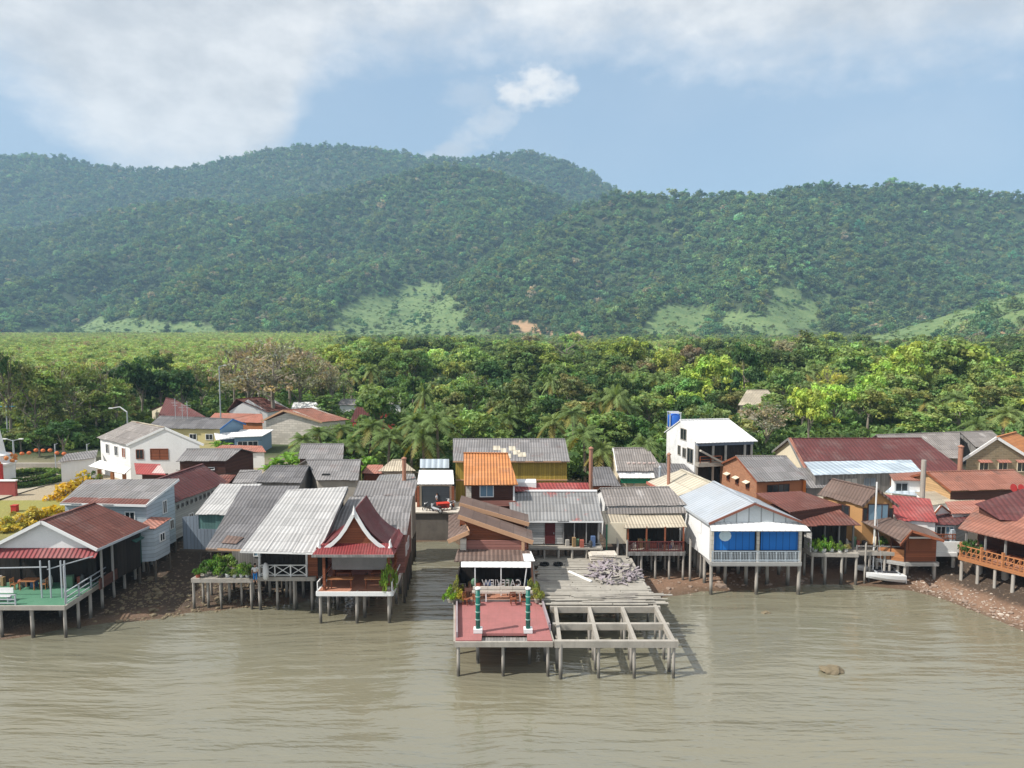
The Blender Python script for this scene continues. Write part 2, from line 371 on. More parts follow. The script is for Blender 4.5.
def gz(X, Y):
    X = np.asarray(X, float); Y = np.asarray(Y, float)
    s = Y - np.interp(X, SX, SY)
    wet = np.clip(s * .14, -3, 0)
    up = np.interp(s, [0, 2, 8, 13, 19, 40, 1000], [0, .26, .85, 1.5, 2.9, 3.2, 5.2])
    z = wet + np.where(s > 0, up, 0) + .10 * wob(X, Y, .9) * np.clip((s + 1) / 3, 0, 1) * np.clip((40 - s) / 20, 0, 1)
    T = X / np.maximum(Y, 30)
    for i, (yc, yf, sk) in enumerate(LAYERS):
        hc = _crest(i, T); yfw = yf + 60 * np.sin(T * 9 + i)
        u = np.clip((Y - yfw) / (yc - yfw), 0, 1)
        base = 5.0
        f = u ** 1.2 * (1 - .18 * np.sin(u * math.pi))
        h = base + (hc - base) * f
        gul = wob(X * 1.0 + i * 300, Y * .45, .010) * np.clip(hc - base, 0, 200) * .36 * np.sin(np.pi * np.clip(u, 0, 1)) ** .8
        h = h + gul
        h = np.where(Y > yc, hc - (Y - yc) * .45, h)
        z = np.maximum(z, np.where(Y > yfw, h, -99))
    return z
def gzs(x, y): return float(gz(np.array([x]), np.array([y]))[0])

def pix(X, Y, Z):
    zz = Z - CZ; f = Y * math.cos(PITCH) - zz * math.sin(PITCH); u = Y * math.sin(PITCH) + zz * math.cos(PITCH)
    return 512 + FOC * X / f, 384 - FOC * u / f
def inpoly(px, py, poly):
    c = np.zeros(px.shape, bool); n = len(poly)
    for i in range(n):
        x1, y1 = poly[i]; x2, y2 = poly[(i + 1) % n]
        hit = ((y1 > py) != (y2 > py)) & (px < (x2 - x1) * (py - y1) / (y2 - y1 + 1e-9) + x1)
        c ^= hit
    return c
CLEAR = [[(305, 342), (322, 324), (360, 300), (392, 284), (436, 279), (458, 296), (455, 314), (474, 328), (484, 342)],
         [(28, 340), (50, 325), (85, 317), (140, 318), (200, 325), (240, 333), (250, 340)],
         [(728, 334), (738, 308), (770, 292), (812, 290), (830, 312), (812, 334)],
         [(622, 334), (640, 312), (690, 303), (722, 316), (716, 336)],
         [(820, 356), (850, 325), (915, 300), (965, 284), (1000, 272), (1200, 230), (1200, 330), (1030, 318), (990, 330), (940, 345), (900, 358)],
         [(500, 345), (505, 337), (560, 335), (600, 338), (640, 345)]]
DIRT = [[(517, 334), (522, 322), (548, 322), (552, 334)], [(556, 333), (560, 327), (590, 329), (592, 334)], [(985, 350), (1000, 332), (1040, 322), (1200, 320), (1200, 350)]]
def masks(X, Y, Z):
    px, py = pix(X, Y, Z)
    jx = px + 12 * np.sin(X * .031 + Y * .013) + 7 * np.sin(X * .083 - Y * .043) + rng.normal(0, 5, X.shape); jy = py + 3.5 * np.sin(X * .05 + 1) + 2.5 * np.sin(Y * .035 + X * .02) + rng.normal(0, 1.6, X.shape)
    c = np.zeros(X.shape, bool); d = np.zeros(X.shape, bool)
    far = Y > 420
    for i, q in enumerate(CLEAR): c |= inpoly(jx, jy, q) & ((Y < 790) if i == 4 else (Y > 830) if i < 4 else far)
    for q in DIRT: d |= inpoly(jx, jy, q)
    return c & far, d & far

def make_ground():
    nT = 330; T = np.tan(np.linspace(-rad(58), rad(58), nT))
    T = np.sort(np.concatenate([T, np.linspace(-.85, .85, 260)]))
    Y = np.concatenate([np.linspace(16, 44, 22), np.linspace(44.4, 100, 150), np.geomspace(101, 900, 110), np.linspace(910, 3000, 170)])
    TT, YY = np.meshgrid(T, Y); XX = TT * YY
    ZZ = gz(XX, YY)
    c, d = masks(XX, YY, ZZ)
    me = bpy.data.meshes.new('ground')
    n, mcol = len(Y), len(T)
    co = np.stack([XX, YY, ZZ], -1).reshape(-1, 3)
    idx = np.arange(n * mcol).reshape(n, mcol)
    q = np.stack([idx[:-1, :-1], idx[:-1, 1:], idx[1:, 1:], idx[1:, :-1]], -1).reshape(-1, 4)
    me.vertices.add(len(co)); me.vertices.foreach_set('co', co.ravel())
    me.loops.add(q.size); me.loops.foreach_set('vertex_index', q.ravel())
    me.polygons.add(len(q)); me.polygons.foreach_set('loop_start', np.arange(0, q.size, 4)); me.polygons.foreach_set('loop_total', np.full(len(q), 4))
    me.update(); me.validate()
    at = me.attributes.new('cover', 'FLOAT_COLOR', 'POINT')
    s = (YY - np.interp(XX, SX, SY))
    lawn = ((XX < -38) & (YY > 58) & (YY < 84)).astype(float) * (XX > -75)
    forest = np.clip((YY - 100) / 15, 0, 1)
    cc = np.stack([c.astype(float), d.astype(float), np.clip((s - 15) / 5, 0, 1), forest], -1).reshape(-1, 4)
    at.data.foreach_set('color', cc.ravel())
    at2 = me.attributes.new('lawn', 'FLOAT', 'POINT'); at2.data.foreach_set('value', lawn.ravel())
    at3 = me.attributes.new('mud_shade', 'FLOAT', 'POINT'); at3.data.foreach_set('value', np.clip((s - np.where(XX > 36, 6.5, np.where(XX > 8, 3.4, .3)) + .8 * wob(XX, YY, .7)) / 1.6, 0, 1).ravel())  # mud colour darkened behind the shoreline for the shade under houses
    me.polygons.foreach_set('use_smooth', np.ones(len(q), bool))
    m, nt, b = _new('ground cover'); k = N(nt)
    a = k.n('ShaderNodeAttribute'); a.attribute_name = 'cover'
    sp = k.n('ShaderNodeSeparateColor'); k.l(a.outputs['Color'], sp.inputs[0])
    la = k.n('ShaderNodeAttribute'); la.attribute_name = 'lawn'
    g = k.n('ShaderNodeNewGeometry').outputs['Position']; sz = k.n('ShaderNodeSeparateXYZ'); k.l(g, sz.inputs[0])
    bk = k.n('ShaderNodeAttribute'); bk.attribute_name = 'mud_shade'; sp_s = bk.outputs['Fac']
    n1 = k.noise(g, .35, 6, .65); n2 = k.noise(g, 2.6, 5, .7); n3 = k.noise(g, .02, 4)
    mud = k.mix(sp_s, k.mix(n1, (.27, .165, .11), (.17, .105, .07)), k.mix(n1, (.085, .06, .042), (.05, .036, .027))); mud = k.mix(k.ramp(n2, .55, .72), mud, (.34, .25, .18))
    wet = k.ramp(sz.outputs[2], .02, .30, 1, 0)
    mud = k.mix(k.math('MULTIPLY', wet, .6), mud, (.085, .066, .045))
    tone_mix = k.mix(n1, (.42, .35, .25), (.30, .25, .17))  # bare inland soil
    lawnc = k.mix(n2, (.20, .22, .05), (.32, .27, .09))
    tone_mix = k.mix(la.outputs['Fac'], tone_mix, lawnc)
    c1 = k.mix(sp.outputs[2], mud, tone_mix)
    woods = k.mix(n1, (.035, .055, .018), (.06, .08, .03))
    c1 = k.mix(a.outputs['Alpha'], c1, woods)
    grass = k.mix(k.ramp(k.noise(g, .045, 5, .65), .35, .65), (.155, .225, .08), (.09, .155, .052)); grass = k.mix(k.ramp(n1, .5, .75), grass, (.27, .28, .11))
    c1 = k.mix(sp.outputs[0], c1, grass)
    c1 = k.mix(sp.outputs[1], c1, k.mix(k.noise(g, .15, 5), (.52, .33, .18), (.34, .22, .13)))
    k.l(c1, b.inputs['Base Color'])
    k.l(k.ramp(wet, 0, 1, .85, .35), b.inputs['Roughness'])
    k.l(k.bump(k.math('ADD', n2, n1), .7, .25), b.inputs['Normal']); b.inputs['Specular IOR Level'].default_value = .3
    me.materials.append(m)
    o = bpy.data.objects.new('ground', me); col.objects.link(o); o['kind'] = 'structure'
make_ground()

def make_water():
    mb = MB(); mb.face([(-700, -300, 0), (700, -300, 0), (700, 95, 0), (-700, 95, 0)])
    me = bpy.data.meshes.new('water'); me.from_pydata([tuple(v) for v in mb.v], [], mb.f)
    o = bpy.data.objects.new('water', me); col.objects.link(o); o['kind'] = 'structure'
    m, nt, b = _new('murky tidal water'); k = N(nt)
    g = k.n('ShaderNodeNewGeometry').outputs['Position']
    dist = k.n('ShaderNodeTexNoise'); dist.inputs['Scale'].default_value = .045; dist.inputs['Detail'].default_value = 2; k.l(g, dist.inputs['Vector'])
    gv = k.n('ShaderNodeVectorMath', operation='MULTIPLY_ADD'); k.l(dist.outputs['Color'], gv.inputs[0]); gv.inputs[1].default_value = (3, 5, 0); k.l(g, gv.inputs[2])
    w = gv.outputs[0]
    swell = k.noise(k.mapping(w, (.09, .55, 1)), 1.0, 2, .5)
    rip = k.noise(k.mapping(w, (.22, 1.25, 1)), 1.0, 3, .5)
    mid = k.noise(k.mapping(w, (.75, 2.2, 1)), 1.0, 3, .55)
    sml = k.noise(k.mapping(w, (2.2, 4.6, 1)), 1.0, 2, .5)
    patchy = k.noise(k.mapping(g, (.02, .05, 1)), 1.0, 4)
    calm = k.ramp(k.noise(k.mapping(g, (.03, .07, 1)), 1.0, 3), .3, .7, .5, 1.25)
    h = k.math('ADD', k.math('MULTIPLY', swell, .9), k.math('MULTIPLY', rip, .75))
    h = k.math('ADD', h, k.math('ADD', k.math('MULTIPLY', mid, .22), k.math('MULTIPLY', sml, .07)))
    k.l(k.bump(k.math('MULTIPLY', h, calm), .78, .30), b.inputs['Normal'])
    c = k.mix(k.ramp(patchy, .35, .65), (.195, .180, .122), (.178, .172, .128))
    k.l(c, b.inputs['Base Color']); b.inputs['Roughness'].default_value = .06; b.inputs['IOR'].default_value = 1.55
    b.inputs['Specular IOR Level'].default_value = 1.0
    me.materials.append(m)
make_water()

# ------------------------------------------------------------------ sky, sun, air, camera
SUN = Vector((-2.3, -0.85, 2.75)).normalized()
SUN_EL = math.asin(SUN.z); SUN_ROT = math.atan2(SUN.x, SUN.y)
def make_world():
    w = bpy.data.worlds.new('World'); scene.world = w; w.use_nodes = True
    nt = w.node_tree; k = N(nt); bg = nt.nodes['Background']
    sky = k.n('ShaderNodeTexSky', sky_type='NISHITA'); sky.sun_disc = False; sky.sun_elevation = SUN_EL; sky.sun_rotation = SUN_ROT
    sky.air_density = 1.0; sky.dust_density = 1.2; sky.ozone_density = 1.6
    d = k.n('ShaderNodeTexCoord').outputs['Generated']
    nv = k.n('ShaderNodeVectorMath', operation='NORMALIZE'); k.l(d, nv.inputs[0]); s = k.n('ShaderNodeSeparateXYZ'); k.l(nv.outputs[0], s.inputs[0])
    D = 180 / math.pi
    az = k.math('MULTIPLY', k.math('ARCTAN2', s.outputs[0], s.outputs[1]), D)
    el = k.math('MULTIPLY', k.math('ARCSINE', s.outputs[2]), D)
    # cloud coordinates: stretched sideways, in degrees
    cv = k.n('ShaderNodeCombineXYZ'); k.l(az, cv.inputs[0]); k.l(k.math('MULTIPLY', el, 1.7), cv.inputs[1])
    n1 = k.noise(cv.outputs[0], .075, 8, .56); n2 = k.noise(cv.outputs[0], .20, 7, .6); n3 = k.noise(cv.outputs[0], .035, 5, .5); n4 = k.noise(cv.outputs[0], .55, 6, .62)
    # height of the lower edge of the cloud bank, by azimuth
    cr = k.n('ShaderNodeFloatCurve'); c = cr.mapping.curves[0]
    pts = [(-90, 8), (-44, 15.5), (-36, 15.5), (-31, 12.5), (-26, 9.5), (-21, 9.3), (-17.5, 12.0), (-15.5, 17.0), (-12, 19.5), (-4, 19.9), (0, 20.1), (5, 19.6), (12, 19.0), (20, 18.0), (26, 17.3), (32, 16.7), (38, 16), (60, 16), (90, 16)]
    for i, (a, e) in enumerate(pts):
        x, y = (a + 90) / 180, e / 40
        if i == 0: c.points[0].location = (x, y)
        elif i == 1: c.points[1].location = (x, y)
        else: c.points.new(x, y)
    for p_ in c.points: p_.handle_type = 'AUTO'
    cr.mapping.update()
    k.l(k.ramp(az, -90, 90, 0, 1, False), cr.inputs['Value'])
    edge = k.math('MULTIPLY', cr.outputs[0], 40)
    wobble = k.math('ADD', k.math('MULTIPLY', k.math('SUBTRACT', n1, .5), 6.5), k.math('ADD', k.math('MULTIPLY', k.math('SUBTRACT', n2, .5), 4.5), k.math('MULTIPLY', k.math('SUBTRACT', n4, .5), 3)))
    above = k.math('ADD', k.math('SUBTRACT', el, edge), wobble)
    bank = k.ramp(above, -2.2, 4.5)
    # small puff with its trailing wisp
    def blobm(a0, e0, ra, re, rot=0.0):
        da = k.math('SUBTRACT', az, a0); de = k.math('SUBTRACT', el, e0)
        ca, sa = math.cos(rot), math.sin(rot)
        u = k.math('ADD', k.math('MULTIPLY', da, ca / ra), k.math('MULTIPLY', de, sa / ra)); v = k.math('ADD', k.math('MULTIPLY', da, -sa / re), k.math('MULTIPLY', de, ca / re))
        r = k.math('ADD', k.math('MULTIPLY', u, u), k.math('MULTIPLY', v, v))
        r = k.math('ADD', r, k.math('MULTIPLY', k.math('SUBTRACT', n4, .5), 3.4)); r = k.math('ADD', r, k.math('MULTIPLY', k.math('SUBTRACT', n2, .5), 1.2))
        r = k.math('ADD', r, k.math('MULTIPLY', k.math('SUBTRACT', n1, .5), 1.5))
        return k.ramp(r, -.3, 1.6, 1, 0)
    p1 = k.math('MAXIMUM', blobm(2.0, 18.3, 2.1, 1.5), k.math('MAXIMUM', blobm(.6, 17.6, 1.9, 1.3), k.math('MULTIPLY', blobm(3.6, 17.9, 1.5, 1.1), .8))); p2 = k.math('MULTIPLY', k.math('MAXIMUM', blobm(-2.2, 15.0, 3.2, 1.3, .5), blobm(-5.0, 13.2, 2.6, .9, .4)), .55); p3 = k.math('MULTIPLY', blobm(-3.0, 17.4, 2.4, 1.4), .3)
    haze_w = k.math('MULTIPLY', k.ramp(k.math('ADD', n3, k.math('MULTIPLY', n1, .5)), .62, 1.0), .12)
    mask = k.math('MAXIMUM', k.math('MAXIMUM', bank, p1), k.math('MAXIMUM', k.math('MAXIMUM', p2, p3), haze_w))
    # lit tops and grey undersides
    bright = k.math('ADD', k.math('MULTIPLY', n2, .5), k.math('MULTIPLY', n3, .7))
    thick = k.ramp(above, 0.5, 6.0)
    lit = k.ramp(bright, .42, .80)
    cl = k.mix(lit, (4.9, 5.1, 5.4), (8.3, 8.25, 8.2))
    cl = k.mix(k.math('MULTIPLY', k.ramp(above, 3.0, 0.0, 0, 1), .25), cl, (9.2, 9.1, 9.0))
    cl = k.mix(k.math('MULTIPLY', p1, .6), cl, (8.4, 8.3, 8.2))
    hz = k.ramp(el, 0, 30, .75, .60)
    skyc = k.mix(hz, sky.outputs[0], (3.8, 5.1, 6.65))
    out = k.mix(mask, skyc, cl)
    k.l(out, bg.inputs['Color']); bg.inputs['Strength'].default_value = .085
make_world()
sl = bpy.data.lights.new('sun', 'SUN'); sl.energy = 4.2; sl.angle = rad(.55); sl.color = (1.0, .95, .87)
so = bpy.data.objects.new('sun', sl); col.objects.link(so); so.rotation_euler = SUN.to_track_quat('Z', 'Y').to_euler(); so.location = (-60, -30, 90)
cam = bpy.data.cameras.new('camera'); cam.sensor_width = 36; cam.lens = FOC / 1024 * 36; cam.clip_start = .5; cam.clip_end = 9000
co = bpy.data.objects.new('camera', cam); col.objects.link(co); co.location = (0, 0, CZ); co.rotation_euler = (math.pi / 2 - PITCH, 0, 0); scene.camera = co
def make_haze():
    mb = MB(); mb.box((0, 1600, 330), (9000, 4200, 668))
    o = mb.build('haze', bpy.data.materials.new('thin air')); o['kind'] = 'stuff'; o.data.materials.clear()
    m = bpy.data.materials.new('humid air'); m.use_nodes = True; nt = m.node_tree; nt.nodes.clear()
    out = nt.nodes.new('ShaderNodeOutputMaterial'); v = nt.nodes.new('ShaderNodeVolumePrincipled')
    v.inputs['Color'].default_value = (.46, .73, 1, 1); v.inputs['Density'].default_value = HAZE; v.inputs['Anisotropy'].default_value = 0
    nt.links.new(v.outputs[0], out.inputs['Volume']); o.data.materials.append(m)
HAZE = .00019
make_haze()
scene.view_settings.view_transform = 'Standard'; scene.view_settings.look = 'None'; scene.view_settings.exposure = .58; scene.view_settings.gamma = 1
scene.cycles.use_denoising = True
scene.cycles.max_bounces = 6; scene.cycles.diffuse_bounces = 3; scene.cycles.glossy_bounces = 3; scene.cycles.transmission_bounces = 2; scene.cycles.volume_bounces = 0; scene.cycles.transparent_max_bounces = 4

# ------------------------------------------------------------------ vegetation meshes
def leaf_mesh(name, mat, clumps, leaves, size, shade_var=.35, stretch=1.0, tilt=.55, seed=0):
    """leaves: per clump count; clumps: list of (centre, radius). Folded leaf faces lie round each clump."""
    g = np.random.default_rng(seed); V = []; C = []
    for (c, r) in clumps:
        n = leaves; d = g.normal(size=(n, 3)); d[:, 2] = d[:, 2] * .8 + .25; d /= np.linalg.norm(d, axis=1)[:, None]
        pos = np.array(c) + d * (r * g.uniform(.55, 1.08, n))[:, None] * np.array([1, 1, .75])
        nr = d + g.normal(size=(n, 3)) * tilt; nr[:, 2] += .25; nr /= np.linalg.norm(nr, axis=1)[:, None]
        a = np.cross(nr, g.normal(size=(n, 3))); a /= np.linalg.norm(a, axis=1)[:, None] + 1e-9; b = np.cross(nr, a)
        s = size * g.uniform(.6, 1.35, n)[:, None]
        q = np.stack([pos - a * s * stretch, pos - b * s * .55, pos + a * s * stretch, pos + b * s * .55], 1)
        V.append(q.reshape(-1, 3))
        cs = 1 + g.uniform(-shade_var, shade_var); cc = np.ones((n, 3)) * cs * g.uniform(.72, 1.28, n)[:, None]
        cc[:, 0] *= g.uniform(.85, 1.25); cc[:, 2] *= g.uniform(.8, 1.1)
        C.append(np.repeat(cc, 4, axis=0))
    V = np.concatenate(V); C = np.concatenate(C); n = len(V) // 4
    return quads_mesh(name, mat, V, C)
def quads_mesh(name, mat, V, C, extra=None):
    n = len(V) // 4
    me = bpy.data.meshes.new(name); me.vertices.add(len(V)); me.vertices.foreach_set('co', np.ascontiguousarray(V, dtype=np.float32).ravel())
    me.loops.add(n * 4); me.loops.foreach_set('vertex_index', np.arange(n * 4)); me.polygons.add(n)
    me.polygons.foreach_set('loop_start', np.arange(0, n * 4, 4)); me.polygons.foreach_set('loop_total', np.full(n, 4)); me.update()
    at = me.attributes.new('shade', 'FLOAT_COLOR', 'POINT'); at.data.foreach_set('color', np.concatenate([np.clip(C, 0, 2), np.ones((len(C), 1))], 1).astype(np.float32).ravel())
    me.materials.append(mat); return me

def crown_clumps(g, R_, H, nl, nc, rc, base=0.0, flat=.35):
    """clumps round several lobes; the origin is the foot of the tree"""
    out = []
    lobes = []
    for i in range(nl):
        a = i * 2.4 + g.uniform(0, 1.2); rr = R_ * math.sqrt(g.uniform(.02, .55)); z = base + (H - base) * g.uniform(.30, .80)
        lobes.append((rr * math.cos(a), rr * math.sin(a), z, R_ * g.uniform(.35, .62)))
    lobes.append((g.uniform(-.2, .2) * R_, g.uniform(-.2, .2) * R_, base + (H - base) * .78, R_ * .48))
    for i in range(nc):
        l = lobes[g.integers(len(lobes))]; d = g.normal(size=3); d[2] = abs(d[2]) * .9 - flat; d /= np.linalg.norm(d)
        k = l[3] * g.uniform(.55, 1.0)
        out.append(((l[0] + d[0] * k, l[1] + d[1] * k, max(base, l[2] + d[2] * k * .85)), rc * g.uniform(.6, 1.25)))
    return out, lobes
def trunk_mesh(name, H, lobes, r, g, mat=bark):
    mb = MB(); top = H * .55
    mb.tube([(0, 0, -.4), (g.uniform(-.1, .1), .05, top * .5), (g.uniform(-.3, .3), g.uniform(-.3, .3), top)], [r, r * .75, r * .5], 7)
    for l in lobes:
        s = Vector((0, 0, top * g.uniform(.55, .98))); e = Vector((l[0], l[1], l[2])); m_ = s.lerp(e, .5) + Vector((0, 0, -.3))
        mb.tube([s, m_, e], [r * .42, r * .28, r * .1], 5)
    o = mb.build(name, mat); me = o.data; bpy.data.objects.remove(o); return me

def set_off(name, meshes):
    return meshes
BROAD = []
for i in range(9):
    g = np.random.default_rng(100 + i); H = 9.0; R_ = [3.6, 4.4, 3.2, 4.8, 4.0, 3.4, 5.0, 4.2, 2.9][i]; base = [2.4, 2.8, 2.0, 3.2, 1.6, 2.2, 3.6, 2.5, 2.2][i]
    cl, lobes = crown_clumps(g, R_, H, 5 + i % 4, 66 + 6 * (i % 3), .78, base)
    BROAD.append((leaf_mesh('broad crown', leaf_obj, cl, 46, .27, .38, 1.0, .6, 200 + i), trunk_mesh('broad trunk', H, lobes, .24, g)))
SPARSE = []                            # dry season crowns: thin leaves, limbs showing
for i in range(4):
    g = np.random.default_rng(140 + i); H = 9.5
    cl, lobes = crown_clumps(g, 4.0, H, 10, 60, .75, 3.0)
    mb = MB(); mb.tube([(0, 0, -.4), (.1, 0, 2.5), (.2, .1, 6.5)], [.24, .2, .10], 7)
    for l in lobes:
        s = Vector((.1, .05, g.uniform(2.5, 6))); e = Vector((l[0], l[1], min(H, l[2] + 1)))
        mb.tube([s, s.lerp(e, .5) + Vector((0, 0, -.2)), e], [.12, .08, .03], 5)
        for q in range(6):
            t = s.lerp(e, g.uniform(.4, 1)); mb.tube([t, t + Vector((g.normal() * .8, g.normal() * .8, g.uniform(.3, 1.7)))], [.045, .015], 4)
    o = mb.build('limbs', bark); lim = o.data; bpy.data.objects.remove(o)
    SPARSE.append((leaf_mesh('thin crown', leaf_obj, cl, 26, .20, .3, 1.0, .9, 240 + i), lim))
SLIM = []                              # tall narrow crowns
for i in range(4):
    g = np.random.default_rng(160 + i); H = 11.0; cl = []
    for q in range(58):
        t = g.uniform(0, 1) ** .8; z = 2.6 + t * 8.2; a = g.uniform(0, 6.28); rr = (1.9 - 1.25 * abs(t - .35) / .65) * math.sqrt(g.uniform(.1, 1))
        cl.append(((rr * math.cos(a), rr * math.sin(a), z), .62 * g.uniform(.7, 1.2)))
    lobes = [(cl[q][0][0], cl[q][0][1], cl[q][0][2]) for q in range(0, 58, 5)]
    SLIM.append((leaf_mesh('slim crown', leaf_obj, cl, 40, .23, .35, 1.0, .6, 260 + i), trunk_mesh('slim trunk', H * 1.4, lobes, .17, g)))

def frond(V, C, g, az, up, L, shade, width=.5, droop=1.0, n=15):
    """one palm frond: an arching rib with drooping leaflets on both sides"""
    d = np.array([math.cos(az), math.sin(az), 0]); s_ = np.array([-math.sin(az), math.cos(az), 0])
    pts = []; 
    for i in range(n + 1):
        t = i / n; r = L * (t * math.cos(up) * (1 - .12 * t)); z = L * (t * math.sin(up) - droop * .62 * t * t)
        pts.append(d * r + np.array([0, 0, z]))
    for i in range(n):
        a, b = pts[i], pts[i + 1]; t = (i + .5) / n
        w = .05 * (1 - t) + .02
        V.append([a - s_ * w, b - s_ * w, b + s_ * w, a + s_ * w]); C.append([shade * 1.2] * 4)
        if i == 0: continue
        ll = width * L * .42 * (math.sin(math.pi * min(1, t * .9 + .12)) ** .7)
        for sd in (-1, 1):
            tip = (a + b) / 2 + s_ * sd * ll * .82 + d * ll * .35 + np.array([0, 0, -ll * (.42 + .3 * g.random())])
            V.append([a, b, tip + (b - a) * .25, tip]); C.append([shade * g.uniform(.75, 1.25)] * 4)
PALM = []
for i in range(5):
    g = np.random.default_rng(300 + i); H = [7.5, 6.0, 8.5, 5.0, 9.5][i]; V = []; C = []
    lean = (g.uniform(-.8, .8), g.uniform(-.8, .8))
    nf = 24
    for q in range(nf):
        up = rad(70 - 100 * (q / nf) + g.uniform(-8, 8)); sh = np.array([1, 1, 1.]) * g.uniform(.75, 1.2)
        if q > nf - 5: sh = np.array([1.7, 1.1, .9]) * g.uniform(.7, 1)
        v0 = len(V); frond(V, C, g, q * 2.4 + g.uniform(-.3, .3), up, g.uniform(2.7, 3.5), sh, .55, g.uniform(.7, 1.15))
        for w in range(v0, len(V)): V[w] = [p + np.array([lean[0], lean[1], H]) for p in V[w]]
    me = quads_mesh('palm crown', leaf_obj, np.array(V).reshape(-1, 3), np.array(C).reshape(-1, 3))
    mb = MB(); mb.tube([(0, 0, -.4), (lean[0] * .2, lean[1] * .2, H * .4), (lean[0] * .65, lean[1] * .65, H * .78), (lean[0], lean[1], H + .1)], [.24, .17, .14, .13], 7)
    for q in range(7): mb.blob((lean[0] + .25 * math.cos(q), lean[1] + .25 * math.sin(q * 1.1), H - .25), .14, q, 1, .1)
    o = mb.build('palm trunk', palm_bark); tm = o.data; bpy.data.objects.remove(o); PALM.append((me, tm))
BANANA = []
for i in range(3):
    g = np.random.default_rng(330 + i); V = []; C = []
    for st in range(4):
        ox, oy, hh = g.uniform(-1, 1), g.uniform(-1, 1), g.uniform(1.2, 2.0)
        for q in range(7):
            az = q * .95 + g.uniform(-.3, .3); up = rad(g.uniform(25, 78)); L = g.uniform(1.5, 2.3); d = np.array([math.cos(az), math.sin(az), 0]); s_ = np.array([-math.sin(az), math.cos(az), 0]); sh = np.ones(3) * g.uniform(.7, 1.25)
            pr = None
            for w in range(7):
                t = w / 6; c = d * L * t * math.cos(up) + np.array([ox, oy, hh + L * (t * math.sin(up) - .55 * t * t)]); ww = .33 * math.sin(math.pi * (t * .86 + .1))
                cur = (c - s_ * ww + np.array([0, 0, .1]), c, c + s_ * ww + np.array([0, 0, .1]))
                if pr is not None:
                    V += [[pr[0], cur[0], cur[1], pr[1]], [pr[1], cur[1], cur[2], pr[2]]]; C += [[sh] * 4, [sh * .85] * 4]
                pr = cur
    me = quads_mesh('banana leaves', leaf_obj, np.array(V).reshape(-1, 3), np.array(C).reshape(-1, 3))
    mb = MB(); g2 = np.random.default_rng(330 + i)
    for st in range(4): mb.tube([(st * .5 - .8, (st % 2) * .6 - .3, -.3), (st * .5 - .8, (st % 2) * .6 - .3, 1.7)], [.14, .08], 6)
    o = mb.build('banana stem', M('banana stem', (.16, .19, .06))); tm = o.data; bpy.data.objects.remove(o); BANANA.append((me, tm))
BUSH = []
for i in range(5):
    g = np.random.default_rng(350 + i); cl = []
    for q in range(26):
        a = g.uniform(0, 6.28); rr = math.sqrt(g.random()); z = g.uniform(.15, 1) * (1.15 - .8 * rr)
        cl.append(((rr * math.cos(a), rr * math.sin(a), z), .3 * g.uniform(.7, 1.2)))
    mb = MB(); mb.tube([(0, 0, -.2), (0, 0, .7)], [.06, .03], 5)
    for q in range(5): mb.tube([(0, 0, .1), (.6 * math.cos(q * 1.3), .6 * math.sin(q * 1.3), .7)], [.03, .012], 4)
    o = mb.build('bush stem', bark); tm = o.data; bpy.data.objects.remove(o)
    BUSH.append((leaf_mesh('bush leaves', leaf_obj, cl, 32, .11, .35, 1.0, .6, 370 + i), tm))
# distant crowns for the woods: bigger leaf clumps, fewer faces
FARC = []
for i in range(8):
    g = np.random.default_rng(400 + i); R_ = [4.6, 5.4, 4.0, 5.8, 5.0, 4.4, 5.0, 3.8][i]; H = [10, 11, 9.5, 10.5, 12, 9, 11.5, 10.5][i]
    cl, lobes = crown_clumps(g, R_, H, 5, 26, 1.35, 2.5)
    FARC.append(leaf_mesh('far crown', leaf_inst, cl, 26, .55, .22, 1.0, .5, 420 + i))
SLIMC = []
for i in range(4):                     # rubber plantation: pale slim crowns
    g = np.random.default_rng(440 + i); cl = []
    for q in range(20):
        t = g.random(); a = g.uniform(0, 6.28); rr = (1.7 - .9 * abs(t - .45)) * math.sqrt(g.random()); cl.append(((rr * math.cos(a), rr * math.sin(a), 3.2 + 4.6 * t), .7))
    SLIMC.append(leaf_mesh('plantation crown', leaf_inst, cl, 26, .24, .25, 1.0, .8, 460 + i))
SHRUBC = []
for i in range(3):
    g = np.random.default_rng(480 + i); cl = [((g.uniform(-1.4, 1.4), g.uniform(-1.4, 1.4), g.uniform(.3, 1.4)), .7) for q in range(9)]
    SHRUBC.append(leaf_mesh('shrub', leaf_inst, cl, 26, .30, .2, 1.0, .5, 490 + i))
FPALM = []
for i in range(2):
    me = PALM[i][0].copy(); me.materials.clear(); me.materials.append(leaf_inst); FPALM.append(me)

NEARC = []
for i in range(9):
    me = BROAD[i][0].copy(); me.materials.clear(); me.materials.append(leaf_inst); NEARC.append(me)

